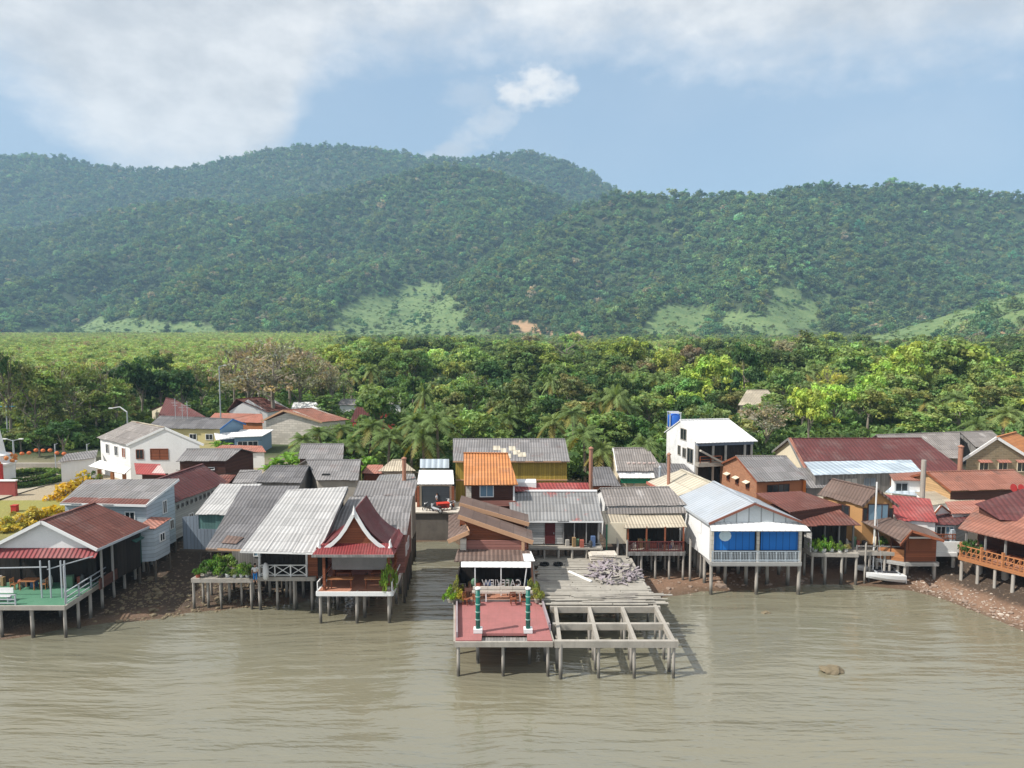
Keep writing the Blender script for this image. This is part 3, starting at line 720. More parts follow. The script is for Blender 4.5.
def scatter(name, label_kind, X, Y, Z, S, tint, meshes, idx):
    """one stuff object of instanced plants"""
    hid = bpy.data.collections.new(name + ' kinds')
    for i, me in enumerate(meshes):
        o = bpy.data.objects.new('kind%02d' % i, me); hid.objects.link(o)
    n = len(X); me = bpy.data.meshes.new(name); me.vertices.add(n)
    me.vertices.foreach_set('co', np.stack([X, Y, Z], -1).astype(np.float32).ravel())
    a = me.attributes.new('scl', 'FLOAT_VECTOR', 'POINT'); a.data.foreach_set('vector', S.astype(np.float32).ravel())
    a = me.attributes.new('rz', 'FLOAT', 'POINT'); a.data.foreach_set('value', rng.uniform(0, 6.28, n).astype(np.float32))
    a = me.attributes.new('kind_id', 'INT', 'POINT'); a.data.foreach_set('value', idx.astype(np.int32))
    a = me.attributes.new('tint', 'FLOAT_COLOR', 'POINT'); a.data.foreach_set('color', np.concatenate([tint, np.ones((n, 1))], 1).astype(np.float32).ravel())
    o = bpy.data.objects.new(name, me); col.objects.link(o); o['kind'] = 'stuff'
    ng = bpy.data.node_groups.new(name, 'GeometryNodeTree')
    ng.interface.new_socket('Geometry', in_out='INPUT', socket_type='NodeSocketGeometry'); ng.interface.new_socket('Geometry', in_out='OUTPUT', socket_type='NodeSocketGeometry')
    k = N(ng); gi = k.n('NodeGroupInput'); go = k.n('NodeGroupOutput')
    ip = k.n('GeometryNodeInstanceOnPoints'); ci = k.n('GeometryNodeCollectionInfo'); ci.inputs['Collection'].default_value = hid
    ci.inputs['Separate Children'].default_value = True; ci.inputs['Reset Children'].default_value = True
    def named(t, nm):
        x = k.n('GeometryNodeInputNamedAttribute', data_type=t); x.inputs['Name'].default_value = nm; return x.outputs['Attribute']
    k.l(gi.outputs[0], ip.inputs['Points']); k.l(ci.outputs[0], ip.inputs['Instance']); ip.inputs['Pick Instance'].default_value = True
    k.l(named('INT', 'kind_id'), ip.inputs['Instance Index']); k.l(named('FLOAT_VECTOR', 'scl'), ip.inputs['Scale'])
    cx = k.n('ShaderNodeCombineXYZ'); k.l(named('FLOAT', 'rz'), cx.inputs[2])
    er = k.n('FunctionNodeEulerToRotation'); k.l(cx.outputs[0], er.inputs[0]); k.l(er.outputs[0], ip.inputs['Rotation'])
    k.l(ip.outputs[0], go.inputs[0])
    md = o.modifiers.new('scatter', 'NODES'); md.node_group = ng
    return o

def hills_forest():
    n = 125000
    T = rng.uniform(-1.15, 1.15, n); Y = np.sqrt(rng.uniform(440 ** 2, 2560 ** 2, n)); X = T * Y
    Z = gz(X, Y)
    # keep slopes that face the sea, drop flat plain
    up = (gz(X, Y + 12) > Z + .25) | (Z - gz(X, Y - 70) > -22)
    c, d = masks(X, Y, Z)
    hi = Z > 7.5
    inframe = np.abs(T) < .80
    keep = hi & (up | (rng.random(n) < .25)) & ~d & (inframe | (rng.random(n) < .45))
    kf = keep & ~((Y > 745) & (Y < 930) & (T > .38)) & (~c | (rng.random(n) < .04))
    X1, Y1, Z1 = X[kf], Y[kf], Z[kf]; m = len(X1)
    sc = np.clip(rng.lognormal(0, .30, m), .5, 2.1) * 1.22
    S = np.stack([sc * rng.uniform(.9, 1.15, m), sc * rng.uniform(.9, 1.15, m), sc * rng.uniform(.75, 1.3, m)], -1)
    base = np.array([.138, .240, .108]); hue = rng.normal(size=(m, 1))
    big = wob(X1, Y1, .01)[:, None]
    tint = base * np.exp(rng.normal(0, .27, (m, 1)) + .22 * big) * np.concatenate([1 + .16 * hue, np.ones((m, 1)), 1 - .10 * hue], 1)
    pale = rng.random(m) < .022; tint[pale] = np.array([.36, .34, .24]) * rng.uniform(.7, 1.2, (pale.sum(), 1))
    lime = rng.random(m) < .08; tint[lime] = np.array([.22, .28, .09]) * rng.uniform(.8, 1.2, (lime.sum(), 1))
    scatter('hill_forest', '', X1, Y1, Z1 - 3.2 * S[:, 2], S, np.clip(tint, .01, .6), FARC, rng.integers(0, len(FARC), m))
    # clearings: knee-high scrub and saplings
    n = 26000; T = rng.uniform(-.9, 1.15, n); Y = np.sqrt(rng.uniform(440 ** 2, 1750 ** 2, n)); X = T * Y; Z = gz(X, Y); c, d = masks(X, Y, Z); kc = c & ~d
    X1, Y1, Z1 = X[kc], Y[kc], Z[kc]; m = len(X1); sc = rng.uniform(.6, 1.3, m)
    t2 = np.array([.19, .28, .095]) * np.exp(rng.normal(0, .22, (m, 1)))
    t2[rng.random(m) < .08] *= .5
    scatter('clearing_scrub', '', X1, Y1, Z1 - .2, np.stack([sc, sc, sc * .9], -1), np.clip(t2, .01, .6), SHRUBC, rng.integers(0, 3, m))
def plain_woods():
    n = 30000
    T = rng.uniform(-1.1, 1.1, n); Y = np.sqrt(rng.uniform(190 ** 2, 1050 ** 2, n)); X = T * Y; Z = gz(X, Y)
    c, d = masks(X, Y, Z); px, py = pix(X, Y, Z)
    plant = (px < 335 + 12 * np.sin(Y * .02)) & (Y > 195)                       # the rubber plantation on the left
    plant |= (px > 640) & (px < 690) & (Y > 330) & (Y < 560)
    low = Z < 9
    k1 = low & plant & ~d & (Y > 195)
    X1, Y1, Z1 = X[k1], Y[k1], Z[k1]
    # denser rows: add copies with jitter
    X1 = np.concatenate([X1, X1 + rng.normal(0, 3, len(X1))]); Y1 = np.concatenate([Y1, Y1 + rng.normal(0, 4, len(Y1))]); Z1 = gz(X1, Y1); m = len(X1)
    sc = rng.uniform(.92, 1.15, m); S = np.stack([sc * 1.25, sc * 1.25, sc * rng.uniform(.98, 1.12, m)], -1)
    t = np.array([.35, .48, .175]) * np.exp(rng.normal(0, .16, (m, 1))); br = rng.random(m) < .12; t[br] = np.array([.36, .34, .19]); gr = rng.random(m) < .12; t[gr] = np.array([.22, .32, .08])
    big = wob(X1, Y1, .012); t *= np.exp(.15 * big)[:, None]
    scatter('plantation_trees', '', X1, Y1, Z1, S, np.clip(t, .01, .7), SLIMC, rng.integers(0, 4, m))
    k2 = low & ~plant & ~c & ~d & (rng.random(n) < .8)
    X1, Y1, Z1 = X[k2], Y[k2], Z[k2]; m = len(X1); sc = np.clip(rng.lognormal(0, .25, m), .55, 1.6) * .62
    S = np.stack([sc * 1.1, sc * 1.1, sc * rng.uniform(.75, 1.1, m)], -1)
    t = np.array([.16, .25, .08]) * np.exp(rng.normal(0, .32, (m, 1))); a = rng.random(m); t[a < .22] = np.array([.27, .36, .085]); t[(a > .22) & (a < .28)] = np.array([.28, .28, .17])
    idx = rng.integers(0, len(FARC), m); isp = rng.random(m) < .22; idx = np.where(isp, len(FARC) + rng.integers(0, 2, m), idx); S[isp] = np.array([1.15, 1.15, 1.05]) * rng.uniform(.85, 1.15, (isp.sum(), 1)); t[isp] = np.array([.22, .29, .10])
    near = (Y1 < 420) & ~isp; idx[near] = len(FARC) + 2 + rng.integers(0, len(NEARC), near.sum()); S[near] = S[near] * 1.75
    scatter('plain_woods', '', X1, Y1, Z1 - .3, S, np.clip(t, .01, .6), FARC + FPALM + NEARC, idx)
hills_forest(); plain_woods()

# ------------------------------------------------------------------ building helpers
def unit_post(name, mat, r0=.5, r1=.46, n=8):
    mb = MB(); mb.tube([(0, 0, 0), (.03, .02, .35), (-.02, .02, .7), (0, 0, 1)], [r0, r0 * .96, r1, r1], n)
    o = mb.build(name, mat, None, True); me = o.data; bpy.data.objects.remove(o); return me
POST_PALE = unit_post('pale stilt', stilt_mat); POST_SHADED = unit_post('shaded stilt', stilt_shaded)
def post(parent, x, y, z0, z1, d=.26, mesh=None, name='stilt'):
    o = bpy.data.objects.new(name, mesh or POST_PALE); col.objects.link(o); o.parent = parent
    w = Vector(parent['_w']); o.location = Vector((x, y, z0)) - w; o.scale = (d, d, z1 - z0); o.rotation_euler = (R.uniform(-.012, .012), R.uniform(-.012, .012), R.uniform(0, 6))
    return o
def posts(parent, pts, z1, d=.26, mesh=None, sink=.6):
    for (x, y) in pts:
        post(parent, x, y, min(gzs(x, y), 0.4) - sink, z1, d * R.uniform(.85, 1.15), mesh)
def line(a, b, n): return [(a[0] + (b[0] - a[0]) * i / (n - 1), a[1] + (b[1] - a[1]) * i / (n - 1)) for i in range(n)]

class House:
    def __init__(s, name, label, cat, fl, fr, br, bl, rf, wall, z0, kind='m', r0=None, r1=None, ov=.45, og=.35, th=.10, recess=0.0, walls=True, group=None, wname='wall', rname='roof', wtop=None, parent=None):
        """fl fr br bl: eave corners in the world. kind 'x': ridge r0-r1 level with the front, 'y': ridge runs away from the front, 'm': one slope"""
        s.fl, s.fr, s.br, s.bl = [Vector(q) for q in (fl, fr, br, bl)]; s.kind, s.z0 = kind, z0
        c = (s.fl + s.fr + s.br + s.bl) / 4
        s.r0, s.r1 = (Vector(r0), Vector(r1)) if r0 is not None else (None, None)
        s.t = parent or thing(name, label, cat, (c.x, c.y, z0), group)
        W = (s.fr - s.fl).length; D = (Vector((s.bl.x, s.bl.y, 0)) - Vector((s.fl.x, s.fl.y, 0))).length; s.W, s.D = W, D
        mb = MB()
        lay = mb.sheets if rf not in (roof_white, roof_blue, roof_cream, roof_orange) else mb.slab
        if kind == 'm': lay([s.fl, s.fr, s.br, s.bl], th)
        elif kind == 'x': lay([s.fl, s.fr, s.r1, s.r0], th); lay([s.br, s.bl, s.r0, s.r1], th)
        else: lay([s.bl, s.fl, s.r0, s.r1], th); lay([s.fr, s.br, s.r1, s.r0], th)
        s.roof = mb.build(rname, rf, s.t)
        if kind != 'm':                # ridge cap
            cap = MB(); up = Vector((0, 0, .03)); cap.bar(s.r0 + up, s.r1 + up, .30, .09); cap.build('ridge_cap', rf, s.roof)
        gx, gy = (ov, og) if kind == 'y' else (og, ov)
        s.s0, s.s1 = gx / W, 1 - gx / W; s.t0, s.t1 = (gy + recess) / D, 1 - gy / D
        if walls:
            mb = MB()
            def top(a, b): return s.roofz(a, b) - th - .01
            q = [(s.s0, s.t0), (s.s1, s.t0), (s.s1, s.t1), (s.s0, s.t1)]
            def wallpoly(a, b, mid=None):
                pts = [s.at(*a, z0), s.at(*b, z0), s.at(*b, top(*b))]
                if mid: pts.append(s.at(*mid, top(*mid)))
                pts.append(s.at(*a, top(*a))); return pts
            rs = .5
            if kind == 'y': a_ = (s.s0 + s.s1) / 2
            F_ = wallpoly(q[0], q[1], ((.5, s.t0) if kind == 'y' else None)); B_ = wallpoly(q[2], q[3], ((.5, s.t1) if kind == 'y' else None))
            tr = s.tr() if kind == 'x' else .5
            Rr = wallpoly(q[1], q[2], ((s.s1, tr) if kind == 'x' and tr > s.t0 else None)); Lr = wallpoly(q[3], q[0], ((s.s0, tr) if kind == 'x' and tr > s.t0 else None))
            for f in (F_, B_, Rr, Lr): mb.face(f)
            mb.face([s.at(*w, z0) for w in q][::-1])
            s.wall = mb.build(wname, wall, s.t)
    def tr(s): return .5
    def at(s, a, b, z=None, up=0):
        p = (s.fl * (1 - a) + s.fr * a) * (1 - b) + (s.bl * (1 - a) + s.br * a) * b
        return Vector((p.x, p.y, (s.z0 if z is None else z) + up))
    def roofz(s, a, b):
        if s.kind == 'm': return ((s.fl.z * (1 - a) + s.fr.z * a) * (1 - b) + (s.bl.z * (1 - a) + s.br.z * a) * b)
        if s.kind == 'x':
            zr = s.r0.z * (1 - a) + s.r1.z * a; e = (s.fl.z if b < .5 else s.bl.z); return zr + (e - zr) * abs(b - .5) * 2
        zr = s.r0.z * (1 - b) + s.r1.z * b; e = (s.fl.z if a < .5 else s.fr.z); return zr + (e - zr) * abs(a - .5) * 2
    def side(s, side, u):
        """a point on a wall and the wall's outward and sideways directions"""
        if side == 'f': a, b = s.at(s.s0, s.t0), s.at(s.s1, s.t0)
        elif side == 'r': a, b = s.at(s.s1, s.t0), s.at(s.s1, s.t1)
        elif side == 'l': a, b = s.at(s.s0, s.t1), s.at(s.s0, s.t0)
        else: a, b = s.at(s.s1, s.t1), s.at(s.s0, s.t1)
        d = (b - a); L = d.length; d.normalize(); n = Vector((d.y, -d.x, 0)); return a + d * (u * L), d, n, L
    def win(s, side, u, zc, w, h, frame=white_trim, pane=dark_glass, name='window', bars=1):
        p, d, n, L = s.side(side, u); c = Vector((p.x, p.y, zc)); return window(s.t, c, d, n, w, h, frame, pane, name, bars)
    def door(s, side, u, w, h, mat):
        p, d, n, L = s.side(side, u); c = Vector((p.x, p.y, s.z0 + h / 2 + .05)); mb = MB()
        mb.plate([c - d * w / 2 - Vector((0, 0, h / 2)) + n * .015, c + d * w / 2 - Vector((0, 0, h / 2)) + n * .015, c + d * w / 2 + Vector((0, 0, h / 2)) + n * .015, c - d * w / 2 + Vector((0, 0, h / 2)) + n * .015], n * .05)
        o = mb.build('door', mat, s.t); k = MB(); hp = c + d * w * .36 + n * .09; k.bar(hp - Vector((0, 0, .08)), hp + Vector((0, 0, .08)), .05); k.build('handle', grey_metal, o); return o
    def fascia(s, mat, edges, w=.22, t=.06, name='fascia', drop=.08):
        mb = MB()
        for a, b in edges:
            a, b = Vector(a), Vector(b); mb.bar(a - Vector((0, 0, drop)), b - Vector((0, 0, drop)), t, w)
        return mb.build(name, mat, s.t)
    def gablefront(s): return [(s.fl, s.r0), (s.r0, s.fr)]
    def stilts(s, nx, ny, d=.26, mesh=None, z=None, a0=None, a1=None, b0=None, b1=None):
        a0 = s.s0 + .01 if a0 is None else a0; a1 = s.s1 - .01 if a1 is None else a1; b0 = s.t0 + .01 if b0 is None else b0; b1 = s.t1 - .01 if b1 is None else b1
        for i in range(nx):
            for j in range(ny):
                p = s.at(a0 + (a1 - a0) * i / max(1, nx - 1), b0 + (b1 - b0) * j / max(1, ny - 1)); posts(s.t, [(p.x, p.y)], s.z0 if z is None else z, d, mesh)

def window(parent, c, d, n, w, h, frame, pane, name='window', bars=1):
    up = Vector((0, 0, 1)); mb = MB(); f = .08; o_ = c + n * .035
    for sx in (-1, 1): mb.bar(o_ + d * sx * (w / 2 - f / 2) - up * h / 2, o_ + d * sx * (w / 2 - f / 2) + up * h / 2, f, .07, n)
    for sz in (-1, 1): mb.bar(o_ - d * (w / 2 - f) + up * sz * (h / 2 - f / 2), o_ + d * (w / 2 - f) + up * sz * (h / 2 - f / 2), .068, f)
    for q in range(bars):
        x = -w / 2 + w * (q + 1) / (bars + 1); mb.bar(o_ + d * x - up * (h / 2 - f), o_ + d * x + up * (h / 2 - f), .05, .06, n)
    fo = mb.build(name, frame, parent)
    p = MB(); pc = c + n * .012; p.plate([pc - d * (w / 2 - .03) - up * (h / 2 - .03), pc + d * (w / 2 - .03) - up * (h / 2 - .03), pc + d * (w / 2 - .03) + up * (h / 2 - .03), pc - d * (w / 2 - .03) + up * (h / 2 - .03)], n * .02)
    p.build('pane', pane, fo); return fo
def hood(parent, c, d, n, w, mat, depth=.6, drop=.3, name='window_hood'):
    mb = MB(); mb.slab([c - d * w / 2 + n * depth - Vector((0, 0, drop)), c + d * w / 2 + n * depth - Vector((0, 0, drop)), c + d * w / 2 + n * .02, c - d * w / 2 + n * .02], .07); return mb.build(name, mat, parent)
def railing(parent, pts, z, h, mat, style='pickets', step=.5, name='railing', w=.09):
    mb = MB()
    for a, b in zip(pts, pts[1:]):
        a = Vector((a[0], a[1], z)); b = Vector((b[0], b[1], z)); L = (b - a).length; up = Vector((0, 0, 1))
        mb.bar(a + up * h, b + up * h, w, w * .8); mb.bar(a + up * .14, b + up * .14, w * .7)
        if style == 'x':
            n = max(1, round(L / 1.35))
            for i in range(n):
                p, q = a.lerp(b, i / n), a.lerp(b, (i + 1) / n); mb.bar(p + up * .14, q + up * (h - .02), .07, .06); mb.bar(p + up * (h - .02), q + up * .14, .065, .055)
            for i in range(n + 1):
                p = a.lerp(b, i / n); mb.bar(p, p + up * (h + .05), .10)
        elif style == 'bars':
            mb.bar(a + up * h * .55, b + up * h * .55, w * .7); n = max(1, round(L / 1.6))
            for i in range(n + 1):
                p = a.lerp(b, i / n); mb.bar(p, p + up * (h + .02), w)
        elif style == 'cross':
            n = max(1, round(L / step))
            for i in range(n + 1):
                p = a.lerp(b, i / n); big = i % 4 == 0; mb.bar(p, p + up * (h + (.25 if big else 0)), .2 if big else .07)
            for i in range(n):
                p, q = a.lerp(b, i / n), a.lerp(b, (i + 1) / n); mb.bar(p + up * .14, q + up * h, .055, .05)
            mb.bar(a + up * h * .52, b + up * h * .52, .06)
        else:
            n = max(1, round(L / step))
            for i in range(n + 1):
                p = a.lerp(b, i / n); mb.bar(p, p + up * h, w if i % 6 == 0 else .045)
    return mb.build(name, mat, parent)
def deck(parent, poly, z, mat, th=.22, name='deck', rim=None):
    mb = MB(); mb.plate([(x, y, z - th) for x, y in poly], (0, 0, th)); o = mb.build(name, mat, parent)
    if rim:
        mb = MB()
        for (a, b) in zip(poly, poly[1:] + poly[:1]): mb.bar((a[0], a[1], z - .16), (b[0], b[1], z - .16), .14, .34)
        mb.build('rim_beam', rim, o)
    return o
def sheet(parent, name, pts, mat, th=.08):
    mb = MB(); mb.slab(pts, th); return mb.build(name, mat, parent)
def boxpart(parent, name, c, size, mat, rz=0.0):
    mb = MB(); mb.box(c, size, rz); return mb.build(name, mat, parent)
def barpart(parent, name, segs, w, mat, h=None):
    mb = MB()
    for a, b in segs: mb.bar(a, b, w, h)
    return mb.build(name, mat, parent)

def XH(name, label, cat, FL, FR, ze, RL, RR, slope, rf, wall, z0, **kw):
    fl, fr = P(*FL, ze), P(*FR, ze); r0 = PS(*RL, fl.y, ze, slope); r1 = PS(*RR, fr.y, ze, slope)
    bl = 2 * r0 - fl; br = 2 * r1 - fr; bl.z = ze; br.z = ze
    return House(name, label, cat, fl, fr, br, bl, rf, wall, z0, 'x', r0, r1, **kw)
def YH(name, label, cat, FL, FR, ze, RF, RB, rf, wall, z0, **kw):
    fl, fr = P(*FL, ze), P(*FR, ze); u = .5
    r0 = PY(*RF, (fl.y + fr.y) / 2); r0 = Vector(((fl.x + fr.x) / 2 * .0 + r0.x, (fl.y + fr.y) / 2, r0.z)); r1 = P(*RB, r0.z)
    bl = fl + (r1 - r0); br = fr + (r1 - r0); return House(name, label, cat, fl, fr, br, bl, rf, wall, z0, 'y', r0, r1, **kw)
def MH(name, label, cat, FL, FR, ze, BL, BR, slope, rf, wall, z0, **kw):
    fl, fr = P(*FL, ze), P(*FR, ze); bl = PS(*BL, fl.y, ze, slope); br = PS(*BR, fr.y, ze, slope)
    return House(name, label, cat, fl, fr, br, bl, rf, wall, z0, 'm', **kw)

# ------------------------------------------------------------------ people and small furniture
def skin(name, chains, mat, parent, sub=2):
    """one continuous limbed surface: chains of (point, radius) sharing joints by position"""
    V, E, Rr, ids = [], [], [], {}
    for ch in chains:
        last = None
        for p, r in ch:
            key = tuple(round(c, 3) for c in p)
            if key not in ids: ids[key] = len(V); V.append(p); Rr.append(r)
            i = ids[key]
            if last is not None and last != i: E.append((last, i))
            last = i
    me = bpy.data.meshes.new(name); me.from_pydata(V, E, []); o = bpy.data.objects.new(name, me); col.objects.link(o)
    md = o.modifiers.new('skin', 'SKIN'); sv = me.skin_vertices[0].data
    for i, r in enumerate(Rr):
        rr = r if isinstance(r, tuple) else (r, r); sv[i].radius = rr; sv[i].use_root = i == 0
    md.use_smooth_shade = True; sd = o.modifiers.new('sub', 'SUBSURF'); sd.levels = sub; sd.render_levels = sub
    me.materials.append(mat); o.parent = parent; return o
def person(loc, rz, label, shirt, trousers, stride=.12, h=1.66, arm=.06, group='people on the street above the creek', sitting=False):
    t = thing('person', label, 'person', loc, group); t.rotation_euler = (0, 0, rz); k = h / 1.7; s = stride
    hip, knee = (.52 * 0 + .88) * k, .48 * k
    pel = (0, 0, .94 * k); ch = (0, .01, 1.22 * k); nk = (0, .0, 1.42 * k); hd = (0, -.02, 1.58 * k)
    def leg(sd, f): return [(pel, (.13, .10)), ((sd * .09, -.01, .86 * k), .085), ((sd * .10, -f * .5 - .02, knee), .058), ((sd * .10, -f * .2 + (.06 if f < 0 else 0), .09), .04), ((sd * .11, -f * .2 - .13 + (.06 if f < 0 else 0), .04), .035)]
    def armc(sd, f): return [(ch, (.15, .10)), ((sd * .19, 0, 1.36 * k), .052), ((sd * .25, -.02 - f * .3, 1.10 * k), .042), ((sd * .24, -.10 - f, .88 * k), .030), ((sd * .235, -.13 - f, .78 * k), .03)]
    body = [[(pel, (.13, .10)), (ch, (.15, .10)), (nk, .055), ((0, -.01, 1.5 * k), .07), (hd, (.085, .10)), ((0, -.01, 1.67 * k), .06)], leg(1, s), leg(-1, -s), armc(1, -arm), armc(-1, arm)]
    skin('body', body, skin_mat, t)
    skin('shirt', [[((0, 0, .92 * k), (.155, .12)), ((0, .01, 1.22 * k), (.17, .12)), ((0, 0, 1.40 * k), (.10, .08))], [((0, .01, 1.22 * k), (.17, .12)), ((.19, 0, 1.36 * k), .07), ((.235, -.02, 1.16 * k), .06)], [((0, .01, 1.22 * k), (.17, .12)), ((-.19, 0, 1.36 * k), .07), ((-.235, -.02, 1.16 * k), .06)]], shirt, t)
    skin('trousers', [[(pel, (.15, .12)), ((.09, -.01, .84 * k), .10), ((.10, -s * .5 - .02, knee), .075), ((.10, -s * .2, .2), .06)], [(pel, (.15, .12)), ((-.09, -.01, .84 * k), .10), ((-.10, s * .5 - .02, knee), .075), ((-.10, s * .2 + .06, .2), .06)]], trousers, t)
    mb = MB(); mb.blob((0, .015, 1.63 * k), .105, 3, 2, .15, (1, 1.1, .85)); hr = mb.build('hair', hair_mat, None, True); hr.parent = t
    return t
def make_chair(mat, label, loc, rz, group, name='chair'):
    t = thing(name, label, 'chair', (0, 0, 0), group)
    boxpart(t, 'seat', (0, 0, .44), (.44, .44, .05), mat)
    mb = MB()
    for z in (.62, .74, .86): mb.box((0, .21, z), (.42, .03, .07))
    for x in (-.2, .2): mb.bar((x, .2, .44), (x, .24, .92), .045)
    mb.build('backrest', mat, t)
    for x in (-.19, .19):
        for y in (-.19, .19): barpart(t, 'leg', [((x, y, 0), (x, y, .42))], .05, mat)
    t.location = loc; t.rotation_euler = (0, 0, rz); return t
def make_table(mat, label, loc, rz, group, w=1.1, d=.8, name='table'):
    t = thing(name, label, 'table', (0, 0, 0), group)
    boxpart(t, 'table_top', (0, 0, .73), (w, d, .05), mat)
    for x in (-1, 1):
        for y in (-1, 1): barpart(t, 'leg', [((x * (w / 2 - .08), y * (d / 2 - .08), 0), (x * (w / 2 - .08), y * (d / 2 - .08), .705))], .07, mat)
    t.location = loc; t.rotation_euler = (0, 0, rz); return t
def plant(kind, loc, scale, color, label, group=None, name=None, mesh_i=None, cat='plant', rz=None, parts=('leaves', 'stem')):
    src = {'bush': BUSH, 'banana': BANANA, 'broad': BROAD, 'palm': PALM, 'sparse': SPARSE, 'slim': SLIM}[kind]
    me, st = src[R.randrange(len(src)) if mesh_i is None else mesh_i % len(src)]
    t = thing(name or 'shrub', label, cat, loc, group); sc = scale if isinstance(scale, tuple) else (scale,) * 3
    t.scale = sc; t.rotation_euler = (0, 0, R.uniform(0, 6.28) if rz is None else rz)
    a = bpy.data.objects.new(parts[0], me); b = bpy.data.objects.new(parts[1], st)
    for o in (a, b): col.objects.link(o); o.parent = t
    a.color = (*color, 1); return t
def potted(loc, h, leafc, potc, label, group, s=.35):
    t = plant('bush', (loc[0], loc[1], loc[2] + .28), (s, s, h), leafc, label, group, 'potted_plant', cat='plant')
    mb = MB(); mb.lathe((0, 0, 0), [(.35, -.28 / h), (.5, 0), (.46, .02)], 10); o = mb.build('pot', potc); o.parent = t; return t

GOODS = [(n, M('goods ' + n, c, tuple(x * .7 for x in c), stain=.4)) for n, c in (('pale grey', (.45, .42, .38)), ('navy blue', (.10, .16, .30)), ('brick red', (.34, .10, .07)), ('brown', (.30, .20, .10)), ('cream', (.55, .52, .46)), ('black', (.06, .06, .06)), ('dull green', (.12, .22, .14)))]
def clutter(place, x0, x1, y, z, n):
    """household goods standing about a verandah, each a thing of its own"""
    for q in range(n):
        nm, m = GOODS[(q * 3) % len(GOODS)]; x = x0 + (x1 - x0) * (q + R.uniform(.15, .85)) / n; yy = y + R.uniform(-.35, .35); u = R.random(); h = R.uniform(.3, 1.0); mb = MB()
        if u < .5: kind = 'crate'; mb.box((x, yy, z + h / 2), (R.uniform(.25, .6), R.uniform(.25, .5), h), R.uniform(-.4, .4)); verb = 'standing'
        elif u < .75: kind = 'jar'; mb.lathe((x, yy, z), [(.12, 0), (.2, h * .4), (.17, h * .8), (.08, h)], 8); verb = 'standing'
        else: kind = 'sack'; mb.blob((x, yy, z + h * .42), h * .5, q, 2, .3, (.75, .7, 1)); verb = 'leaning'
        single({'crate': 'storage_crate', 'jar': 'lidded_jar', 'sack': 'cloth_sack'}[kind], mb, m, '%s %s %s in the shade of %s' % (nm, kind, verb, place), kind, 'goods kept in ' + place, loc=(x, yy, z))

